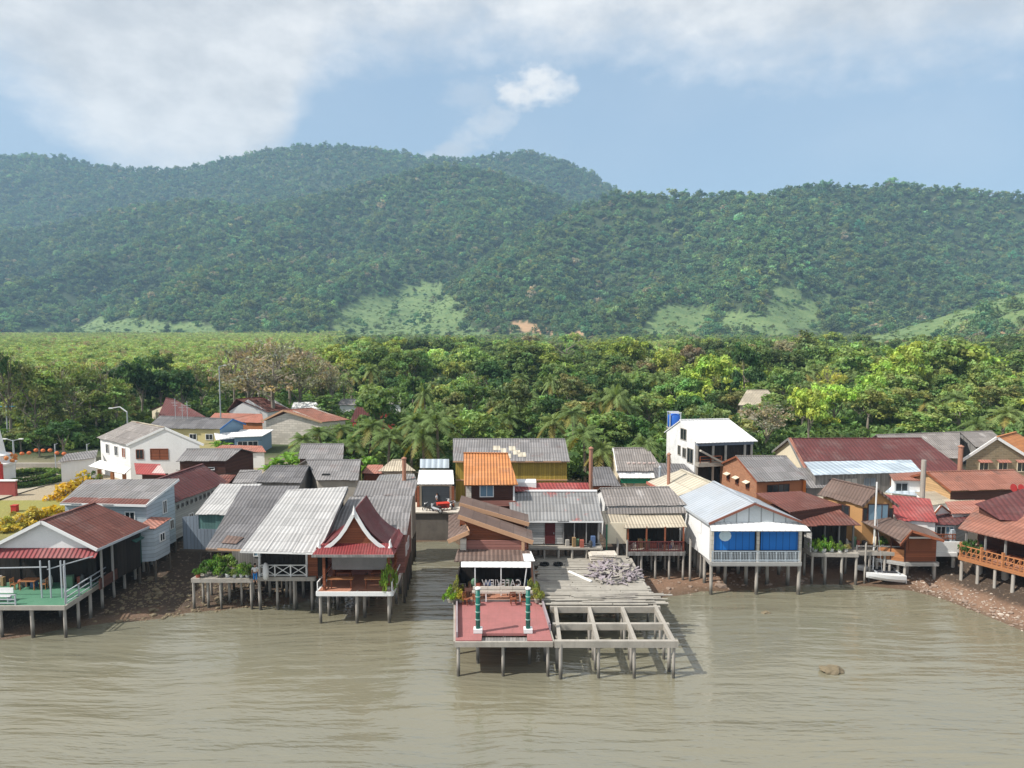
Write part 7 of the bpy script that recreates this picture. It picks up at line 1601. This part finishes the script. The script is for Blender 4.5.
# ================================================================== MEMORIAL SQUARE, LEFT
def square():
    m = thing('monument', 'white spired monument with red pillars and orange ornaments at the left edge', 'monument', (P(6, 484, 3).x, P(6, 484, 3).y, 3)); b = P(4, 488, 3.2); x, y = b.x - .6, b.y
    mb = MB(); mb.lathe((x, y, 3), [(2.6, 0), (2.6, .3), (2.2, .35), (2.2, .8)], 8); mb.build('base', concrete_pale, m)
    mb = MB(); mb.box((x, y, 5.0), (2.6, 2.6, 2.6)); mb.build('body', white_wall, m)
    for dx in (-1.4, -.5, .5, 1.4): barpart(m, 'pillar', [((x + dx, y - 1.42, 3.8), (x + dx, y - 1.42, 6.6))], .3, red_paint)
    mb = MB(); mb.lathe((x, y, 6.3), [(2.0, 0), (2.1, .25), (1.5, .5), (1.3, 1.1), (1.5, 1.25), (.9, 1.5), (.75, 2.6), (.6, 3.4), (.3, 5.2), (.02, 6.6)], 12); mb.build('spire', white_wall, m)
    mb = MB()
    for q in range(14): a = q * .449; mb.blob((x + 1.9 * math.cos(a), y + 1.9 * math.sin(a), 6.75 + .5 * (q % 2)), .32, q, 1, .3)
    mb.build('ornament', M('orange ornament', (.55, .2, .06)), m)
    h = thing('hedge_ring', 'clipped low hedge in two rings round the monument', 'hedge', (P(25, 480, 3).x, P(25, 480, 3).y, 3)); hx, hy = P(24, 483, 3).xy
    for k, (rx, ry, z) in enumerate(((4.6, 5.2, .75), (3.2, 3.6, 1.1))):
        cl = []
        for q in range(64): a = q * 6.283 / 64; cl.append(((rx * math.cos(a), ry * math.sin(a), .35), .45)); cl.append(((rx * math.cos(a), ry * math.sin(a), z), .4))
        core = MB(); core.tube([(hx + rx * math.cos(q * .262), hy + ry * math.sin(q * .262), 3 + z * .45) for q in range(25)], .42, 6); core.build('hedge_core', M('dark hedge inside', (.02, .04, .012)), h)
        me = leaf_mesh('hedge leaves', leaf_obj, cl, 60, .13, .25, 1, .6, 900 + k); o = bpy.data.objects.new('hedge_row', me); col.objects.link(o); o.parent = h; o.location = (hx - h.location.x, hy - h.location.y, 0); o.color = (.12, .21, .05, 1)
    # lantern string on poles
    s = thing('lantern_string', 'string of round orange lanterns hung across the square', 'lantern string', (P(50, 455, 6).x, P(50, 455, 6).y, 3)); pts = [P(px, 452 + 2.5 * math.sin(px * .11) + (1 if px % 2 else 0), 6.2) for px in range(-6, 92, 7)]
    w = MB(); w.tube([p + Vector((0, 0, .35)) for p in pts], .03, 5); w.build('cord', black_rubber, s)
    for i, p in enumerate(pts):
        l = MB(); l.blob(p, .30, i, 2, .05, (1, 1, .85)); l.build('lantern', M('orange paper lantern', (.62, .17, .06)), s, True)
    for px, k in ((-2, 0), (56, 1), (88, 2)):
        p = P(px, 470, 3.2); g = thing('lantern_pole', ('thin pole carrying the lantern string at the picture edge', 'thin grey pole carrying the lantern string beside the yellow bush', 'thin pole carrying the lantern string near the white house')[k], 'pole', (p.x, p.y, 3)); barpart(g, 'shaft', [((p.x, p.y, 3), (p.x, p.y, 7.0))], .11, grey_metal); barpart(g, 'hook', [((p.x, p.y, 6.9), (p.x + .4, p.y, 7.1))], .06, grey_metal)
    # red sign wall and red box by the lawn
    p = P(7, 497, 3); g = thing('red_sign_wall', 'red rendered sign wall with a white coping at the edge of the lawn', 'wall', (p.x, p.y, 3)); boxpart(g, 'wall', (p.x - .6, p.y, 4.0), (3.6, .4, 2.0), M('faded red render', (.34, .08, .07))); boxpart(g, 'coping', (p.x - .6, p.y, 5.07), (3.8, .55, .13), white_trim)
    p = P(15, 512, 3); b_ = MB(); b_.box((p.x, p.y, 3.35), (.6, .5, .8)); b_.box((p.x, p.y, 3.78), (.68, .58, .08)); single('red_bin', b_, red_paint, 'small bright red bin standing on the lawn', 'bin', loc=(p.x, p.y, 2.95))
    mb = MB(); c = P(40, 480, 3.0); mb.plate([(-84, 78, 3.27), (-62, 80, 3.25), (-60, 100, 3.3), (-92, 100, 3.3)], (0, 0, .03)); o = mb.build('paving', M('pale sandy paving', (.42, .37, .29), (.33, .29, .23), 'grid', 1.5, stain=.6, bump=.1)); o['kind'] = 'structure'
    mb = MB(); a = P(40, 466, 3.4); mb.box((a.x, a.y, 3.5), (17, .6, .7)); single('garden_wall', mb, concrete, 'low grey garden wall with dry grass behind the square', 'wall')
    # lamps and poles
    for px, top, y, k, lb in ((6, 404, 118, 0, 'tall steel mast with a blue cross arm at the left edge'), (82, 406, 128, 1, 'slender lamp post with a short arm left of the white house'), (219, 366, 135, 2, 'white lamp post in front of the bare brown tree'), (127, 412, 120, 3, 'pale curved lamp post behind the white house'), (13, 440, 96, 4, 'twin armed street lamp beside the monument')):
        a = PY(px, top, y); zb = gzs(a.x, a.y); g = thing('lamp_post' if k else 'steel_mast', lb, 'lamp post' if k else 'mast', (a.x, a.y, zb)); mt = grey_metal
        mb = MB(); mb.tube([(a.x, a.y, zb), (a.x, a.y, a.z)], [.16, .09], 8); mb.build('shaft', mt, g)
        if k == 0: barpart(g, 'cross_arm', [((a.x - 1.6, a.y, a.z - .4), (a.x + 1.6, a.y, a.z - .4))], .16, M('blue steel', (.08, .3, .42)))
        elif k == 3: barpart(g, 'arm', [((a.x, a.y, a.z), (a.x - 1.2, a.y, a.z + .9)), ((a.x - 1.2, a.y, a.z + .9), (a.x - 2.4, a.y, a.z + .7))], .14, white_trim); boxpart(g, 'lamp_head', (a.x - 2.7, a.y, a.z + .65), (.7, .3, .15), white_trim)
        else:
            for sd in ((-1, 1) if k == 4 else (1,)): barpart(g, 'arm', [((a.x, a.y, a.z - .1), (a.x + sd * .9, a.y, a.z + .15))], .08, mt); boxpart(g, 'lamp_head', (a.x + sd * 1.1, a.y, a.z + .15), (.55, .25, .12), white_trim)
    for px, py, k in ((175, 430, 0), (187, 430, 1), (182, 431, 2)):
        a = PY(px, 405, 118); zb = 3.2; g = thing('antenna', ('left', 'right', 'middle')[k] + ' of three thin aerials on the roof of the yellow house', 'aerial', (a.x, a.y, 9)); barpart(g, 'rod', [((a.x, a.y, 8.5), (a.x, a.y, 12 - .5 * k))], .07, grey_metal); barpart(g, 'cross_rods', [((a.x - .6, a.y, 11.2 - .4 * k), (a.x + .6, a.y, 11.2 - .4 * k)), ((a.x - .4, a.y, 10.8 - .4 * k), (a.x + .4, a.y, 10.8 - .4 * k))], .05, grey_metal)
    # white lean-to sheds of the square, and a parked car
    MH('market_shed', 'low grey roofed shed with white walls right of the square', 'shed', (57, 462), (96, 458), 6.0, (66, 454), (98, 450), .25, roof_mid, white_wall, 3.2, ov=.3, og=.3)
    # overhead wires
    a, b = PY(222, 444, 84), PY(178, 473, 76); mb = MB()
    for (p, q) in ((PY(130, 442, 95), PY(262, 440, 105)), (PY(176, 470, 80), PY(258, 471, 80))):
        mb.tube([p, p.lerp(q, .5) - Vector((0, 0, .5)), q], .03, 5)
    single('overhead_wires', mb, black_rubber, 'two thin dark wires strung past the dark red house', 'wires')
square()

# ================================================================== shore stones and rock in the water
def stones():
    for nm, n, box, mt, sm in (('shore_rubble', 900, (36, 52, 60, 66), stone_pale, .048), ('shore_pebbles', 900, (36, 48, 62, 66), stone_mat, .075), ('mud_stones', 700, (-34, -20, 56, 64), rock_mat, .08), ('creek_stones', 260, (11, 28, 62, 72), stone_mat, .09)):
        mb = MB(); k = 0
        while k < n:
            x, y = R.uniform(box[0], box[1]), R.uniform(box[2], box[3]) - (0 if nm[0] != 's' else max(0, (R.random() * (box[1] - box[0])) * .0)); s = y - interp(x, SHORE)
            if nm.startswith('shore'): x = R.uniform(36.5, 53); y = interp(x, SHORE) + abs(R.gauss(0, 4)); s = y - interp(x, SHORE)
            if s < -.4: k += .2; continue
            r = sm * math.exp(R.gauss(0, .5)); mb.blob((x, y, gzs(x, y) + r * .2), r, k, 1, .5, (1.2, 1, .6)); k += 1
        o = mb.build(nm, mt); o['kind'] = 'stuff'
    c = P(831, 671, 0); mb = MB(); mb.blob((c.x, c.y, .05), .8, 3, 3, .45, (1.0, .7, .42)); mb.blob((c.x + .55, c.y + .1, 0), .45, 9, 2, .5, (1, .8, .4)); single('boulder', mb, rock_mat, 'low brown boulder breaking the water in front of the blue screens', 'boulder', loc=(c.x, c.y, -.2))
    c = P(766, 613, 0); mb = MB(); mb.blob((c.x, c.y, .0), .35, 5, 2, .4, (1.3, .7, .4)); single('boulder', mb, rock_mat, 'tiny dark rock just awash near the blue screen house', 'boulder', loc=(c.x, c.y, -.1))
stones()

# ================================================================== trees behind the village
bpy.context.view_layer.update()
FOOT = []
for o in bpy.data.objects:
    if o.type == 'MESH' and o.parent is not None and o.name.split('.')[0] in ('roof', 'floor', 'wall', 'paving'):
        bb = [o.matrix_world @ Vector(c) for c in o.bound_box]
        FOOT.append((min(b.x for b in bb) - 1.2, max(b.x for b in bb) + 1.2, min(b.y for b in bb) - 1.2, max(b.y for b in bb) + 1.2))
def clearof(x, y, m=0.0): return not any(a - m < x < b + m and c - m < y < d + m for a, b, c, d in FOOT)
HGT = {'broad': 9.0, 'sparse': 9.5, 'slim': 11.0, 'palm': 7.5, 'banana': 3.4, 'bush': 1.2}
PH = [7.5, 6.0, 8.5, 5.0, 9.5]
TREES = []; TREE_AT = []
def tree(kind, x, y, top, sxy, color, desc, cat='tree', mi=None, label=None, group='trees behind the village'):
    zb = gzs(x, y); src = {'broad': BROAD, 'palm': PALM, 'sparse': SPARSE, 'slim': SLIM, 'banana': BANANA, 'bush': BUSH}[kind]
    mi = R.randrange(len(src)) if mi is None else mi
    H = HGT[kind] if kind != 'palm' else PH[mi] + 1.2
    sz = max(.25, (top - zb) / H); name = {'broad': 'broadleaf_tree', 'palm': 'palm_tree', 'sparse': 'dry_tree', 'slim': 'slender_tree', 'banana': 'banana_plant', 'bush': 'shrub'}[kind]
    if kind == 'palm': sxy = sxy * 1.0
    t = plant(kind, (x, y, zb), (sxy, sxy, sz if kind != 'palm' else sz), color, label or '', group, name, mi, cat, None, ('crown', 'trunk') if kind not in ('banana', 'bush') else ('leaves', 'stem'))
    TREE_AT.append((x, y, 3.5 * sxy)); 
    if not label: TREES.append((t, kind, x, y, desc))
    return t
def hero(kind, px, top, y, sxy, color, desc, cat='tree', mi=None, label=None):
    p = PY(px, top, y); return tree(kind, p.x, p.y, p.z, sxy, color, desc, cat, mi, label)
DK, MD, LT, LM = (.062, .135, .045), (.15, .25, .078), (.25, .355, .11), (.34, .47, .10)
OL, TAN, PNK = (.19, .245, .095), (.31, .30, .215), (.24, .21, .14)
# single trees that stand out
hero('sparse', 272, 350, 142, 2.1, TAN, '', label='wide pale brown half bare tree above the white gabled barn'); hero('sparse', 248, 364, 150, 1.5, TAN, 'half bare brown tree'); hero('sparse', 300, 360, 152, 1.6, OL, 'half bare brown tree')
for px, tp, y, s in ((232, 358, 158, 1.3), (288, 352, 160, 1.7), (258, 352, 165, 1.5), (316, 366, 158, 1.3), (330, 372, 150, 1.1)): hero('sparse', px, tp - 12, y, s, TAN, 'half bare brown tree')
for px, tp, y, s in ((140, 362, 148, 1.2), (160, 368, 150, 1.1), (182, 372, 150, 1.1), (120, 368, 155, 1.2)): hero('broad', px, tp, y, s, DK, 'dense dark green tree')
hero('broad', 62, 421, 108, .95, DK, '', mi=0, label='round dense dark tree right behind the lantern string'); hero('broad', 38, 432, 112, .6, MD, 'small round green tree'); hero('broad', 20, 428, 116, .7, OL, 'small round green tree')
for px, tp, y, k in ((6, 340, 118, 'sparse'), (22, 352, 122, 'slim'), (45, 360, 120, 'slim'), (60, 350, 126, 'sparse'), (82, 356, 128, 'slim'), (100, 352, 130, 'sparse'), (115, 366, 128, 'slim'), (32, 372, 118, 'sparse'), (72, 376, 122, 'sparse'), (95, 380, 126, 'slim'), (200, 352, 160, 'sparse'), (225, 350, 165, 'slim')):
    hero(k, px, tp + 12, y, 1.35 if k == 'slim' else 1.15, OL if k == 'sparse' else LT, 'tall thin pale green tree' if k == 'slim' else 'tall open grey tree')
hero('sparse', -12, 326, 116, .8, DK, 'dark tall tree')
for px, tp, y, m, s in ((300, 434, 104, 1, 1.1), (320, 426, 108, 0, 1.15), (368, 418, 101, 2, 1.2), (388, 428, 97, 0, 1.2), (410, 414, 98, 4, 1.2), (438, 410, 96, 2, 1.25), (352, 436, 99, 3, 1.1), (424, 424, 94, 1, 1.1), (586, 424, 94, 2, 1.25), (574, 406, 108, 4, 1.2), (605, 440, 92, 3, 1.0), (640, 436, 92, 1, 1.0), (520, 372, 190, 2, 1.3), (528, 392, 150, 0, 1.2), (495, 400, 140, 2, 1.2), (470, 412, 118, 4, 1.1), (642, 366, 180, 4, 1.3), (660, 372, 165, 2, 1.25), (600, 392, 140, 0, 1.2), (628, 400, 128, 2, 1.2), (690, 400, 120, 0, 1.1), (800, 372, 170, 2, 1.2), (832, 366, 185, 4, 1.25), (862, 372, 175, 2, 1.2), (815, 382, 160, 0, 1.1), (880, 366, 200, 4, 1.2), (770, 392, 145, 2, 1.1), (1003, 406, 112, 2, 1.4), (978, 416, 110, 3, 1.1), (956, 392, 135, 0, 1.2), (925, 396, 140, 2, 1.1), (455, 404, 125, 0, 1.15), (512, 410, 116, 1, 1.1), (555, 412, 112, 3, 1.1), (540, 380, 178, 2, 1.2), (784, 376, 185, 4, 1.1), (338, 424, 118, 2, 1.1)):
    hero('palm', px, tp, y, s, (.20, .265, .085) if px % 2 else (.15, .22, .07), 'coconut palm', 'palm', m)
hero('broad', 704, 356, 152, 1.45, LM, '', mi=1, label='large bright yellow green tree above the white three storey house'); hero('broad', 690, 392, 128, 1.0, LM, 'bright yellow green tree')
hero('broad', 745, 343, 165, 1.1, DK, '', mi=4, label='tall dark green tree right of the large yellow green tree'); hero('broad', 690, 348, 200, 1.4, PNK, 'brownish pink tree')
hero('broad', 634, 412, 103, .85, (.10, .2, .06), '', mi=2, label='rounded fresh green tree left of the blue water tank'); hero('sparse', 768, 404, 112, 1.2, TAN, '', label='dry tan tree right behind the white three storey house')
for px, tp, y, s, c in ((905, 346, 165, 1.5, LM), (935, 336, 175, 2.0, LT), (965, 344, 178, 1.9, LM), (905, 372, 150, 1.4, LT), (945, 372, 150, 1.3, MD), (985, 362, 160, 1.5, LT), (1010, 378, 150, 1.4, LT), (890, 392, 135, 1.3, MD), (1022, 396, 135, 1.2, LT), (960, 400, 125, 1.2, LT), (925, 410, 118, 1.2, LT)): hero('broad', px, tp, y, s, c, 'wide lime green tree' if c != MD else 'wide mid green tree')
hero('slim', 806, 331, 235, 2.3, OL, '', label='tall pale emergent tree standing over the palms on the right')
def dead_tree():
    p = PY(566, 342, 215); zb = gzs(p.x, p.y); t = thing('dead_tree', 'bare grey dead tree above the wood in the middle of the picture', 'tree', (p.x, p.y, zb)); mb = MB(); hh_ = p.z - zb; g = random.Random(5)
    mb.tube([(p.x, p.y, zb - .3), (p.x, p.y, zb + hh_ * .5), (p.x + .3, p.y, p.z)], [.4, .28, .05], 6)
    br = MB()
    for q in range(16):
        z = zb + hh_ * g.uniform(.35, .85); a = g.uniform(0, 6.28); L = g.uniform(2.5, 5.5); e = Vector((p.x + L * math.cos(a), p.y + L * math.sin(a), z + L * .7)); br.tube([(p.x, p.y, z), Vector((p.x, p.y, z)).lerp(e, .5) - Vector((0, 0, .4)), e], [.16, .1, .03], 5)
        for w in range(3): s = Vector((p.x, p.y, z)).lerp(e, g.uniform(.5, .95)); br.tube([s, s + Vector((g.uniform(-1.4, 1.4), g.uniform(-1.4, 1.4), g.uniform(.3, 1.8)))], [.06, .02], 4)
    mb.build('trunk', bark, t); br.build('limbs', bark, t)
dead_tree()
for px, tp, y, s, c in ((490, 362, 175, 1.3, DK), (510, 380, 160, 1.2, DK), (545, 358, 200, 1.3, DK), (415, 352, 190, 1.5, MD), (440, 384, 140, 1.0, LT), (455, 390, 132, .9, OL), (470, 384, 145, 1.2, MD), (400, 378, 165, 1.2, DK), (570, 380, 165, 1.2, LT), (595, 376, 170, 1.2, DK), (612, 410, 120, 1.1, MD), (555, 398, 130, 1.1, DK), (530, 406, 118, 1.0, MD), (485, 412, 112, 1.0, LT), (650, 396, 135, 1.2, LT), (667, 384, 155, 1.2, MD)):
    hero('broad', px, tp, y, s, c, {DK: 'dense dark green tree', MD: 'mid green broad tree', LT: 'light green broad tree', OL: 'olive green broad tree'}[c])
for px, tp, y, s in ((283, 452, 96, 1.0), (294, 448, 98, 1.1), (304, 452, 96, 1.0), (312, 446, 100, 1.0), (275, 456, 95, .9), (364, 446, 94, .9), (372, 450, 93, .9), (350, 452, 94, .8), (632, 444, 92, .9), (643, 448, 91, .9), (650, 442, 93, 1.0), (220, 436, 108, .8)):
    hero('banana', px, tp, y, s, (.21, .40, .065), 'bright green banana clump', 'banana plant')
# yellow flowering bushes by the lawn
for px, py, s, lb in ((83, 494, 2.6, 'largest yellow flowering bush, behind the grey roof edge'), (66, 500, 2.0, 'yellow flowering bush left of the grey roof edge'), (48, 520, 2.0, 'yellow flowering bush just behind the white restaurant gable'), (30, 524, 1.9, 'middle yellow bush along the lawn behind the restaurant roof'), (12, 528, 1.8, 'yellow green bush on the lawn nearest the picture edge')):
    p = P(px, py, 3.0); tree('bush', p.x, p.y, gzs(p.x, p.y) + s * 1.05, s, (.50, .36, .025) if s > 1.95 else (.42, .38, .07), '', 'shrub', None, lb, 'yellow flowering bushes')
for px, py, s, lb in ((92, 478, 1.6, 'green shrub in front of the white house canopy'), (118, 452, 1.3, 'green shrub beside the market shed'), (459, 470, 1.6, 'green shrub between the white awning shop and the orange roof'), (456, 488, 1.4, 'lower green shrub beside the orange roofed tower house'), (598, 470, 1.8, 'dark green bush beside the tall orange chimney pipe'), (585, 486, 1.3, 'lower dark green bush at the foot of the orange chimney pipe'), (222, 446, 1.5, 'light green shrub before the yellow house'), (240, 444, 1.3, 'green shrub in front of the blue gable')):
    p = P(px, py, 4.5); tree('bush', p.x, p.y, gzs(p.x, p.y) + s * 1.5, s, (.10, .19, .04), '', 'shrub', None, lb, None)
# the rest of the front of the wood
def fill(n):
    k = 0; tries = 0
    while k < n and tries < 30000:
        tries += 1; T = R.uniform(-.80, .80); y = math.sqrt(R.uniform(92 ** 2, 205 ** 2)); x = T * y; px, py = proj((x, y, 8))
        ym = np.interp(px, [0, 130, 150, 320, 340, 450, 570, 670, 760, 1024], [122, 128, 146, 144, 108, 98, 100, 98, 106, 112])
        if y < ym or not clearof(x, y, 1.0): continue
        if any((x - a) ** 2 + (y - b) ** 2 < (2.0 + .45 * r) ** 2 for a, b, r in TREE_AT): continue
        u = R.random(); left = px < 335
        if left:
            kind = 'broad' if u < .45 else 'sparse' if u < .72 else 'slim'; c = R.choice([MD, LT, OL, LT, OL, LT]); h = R.uniform(6.0, 9.5)
        else:
            kind = 'broad' if u < .80 else 'palm' if u < .95 else 'sparse'; c = R.choice([MD, LT, LT, LT, OL, LM] if px > 690 else [MD, MD, DK, LT, OL, LT]); h = R.uniform(6.5, 11.5)
        f = math.exp(R.gauss(0, .16)); c2 = (c[0] * f * math.exp(R.gauss(0, .12)), c[1] * f, c[2] * f)
        if kind == 'palm': c2 = (.20 * f, .275 * f, .09 * f); h = R.uniform(7, 12)
        desc = {'palm': 'coconut palm', 'sparse': 'open half bare tree', 'slim': 'slender pale green tree'}.get(kind) or {DK: 'dark green broad tree', MD: 'mid green broad tree', LT: 'light green broad tree', OL: 'olive green broad tree', LM: 'lime green broad tree'}[c]
        tree(kind, x, y, gzs(x, y) + h, R.uniform(.85, 1.3), c2, desc, 'palm' if kind == 'palm' else 'tree'); k += 1
fill(175)
LAND = [(60, 'the lantern string'), (130, 'the white house'), (215, 'the yellow house'), (262, 'the white barn'), (325, 'the grey store'), (380, 'the red hall'), (452, 'the white awning shop'), (512, 'the orange roof'), (572, 'the ochre house'), (612, 'the orange chimney'), (664, 'the cream gable'), (758, 'the three storey house'), (806, 'the brick house'), (870, 'the warehouse'), (930, 'the metal roof'), (985, 'the grey halls'), (9999, 'the stone gable')]
by = {}
for (t, kind, x, y, desc) in TREES:
    px, py = proj((x, y, 8)); lm = next(n for m, n in LAND if px < m)
    row = 'just' if y < 112 else 'close' if y < 124 else 'well' if y < 140 else 'far' if y < 170 else 'very far'
    by.setdefault('%s %s behind %s' % (desc, row, lm), []).append((px, t))
ORD = ['first', 'second', 'third', 'fourth', 'fifth', 'sixth', 'seventh', 'eighth', 'ninth', 'tenth', 'eleventh', 'twelfth', 'thirteenth', 'fourteenth', 'fifteenth', 'sixteenth', 'seventeenth', 'eighteenth', 'nineteenth', 'twentieth']
for base, l in by.items():
    l.sort(key=lambda q: q[0])
    for i, (px, t) in enumerate(l): t['label'] = base if len(l) == 1 else '%s, %s from the left' % (base, ORD[i])
    
def undergrowth():
    n = 9000; T = rng.uniform(-1.0, 1.0, n); Y = np.sqrt(rng.uniform(96 ** 2, 230 ** 2, n)); X = T * Y; px, py = pix(X, Y, np.full(n, 5.0))
    ym = np.interp(px, [0, 130, 150, 320, 340, 450, 570, 670, 760, 1024], [116, 122, 140, 138, 96, 92, 94, 96, 104, 108])
    ok = (Y > ym) & np.array([clearof(x, y) for x, y in zip(X, Y)])
    X, Y = X[ok], Y[ok]; Z = gz(X, Y); m = len(X); sc = rng.uniform(.8, 1.9, m); t = np.array([.12, .195, .055]) * np.exp(rng.normal(0, .3, (m, 1)))
    scatter('undergrowth', '', X, Y, Z - .1, np.stack([sc, sc, sc * 1.1], -1), np.clip(t, .01, .5), SHRUBC, rng.integers(0, 3, m))
undergrowth()
for o in bpy.data.objects:
    if '_w' in o: del o['_w']
    if '_skip' in o: del o['_skip']
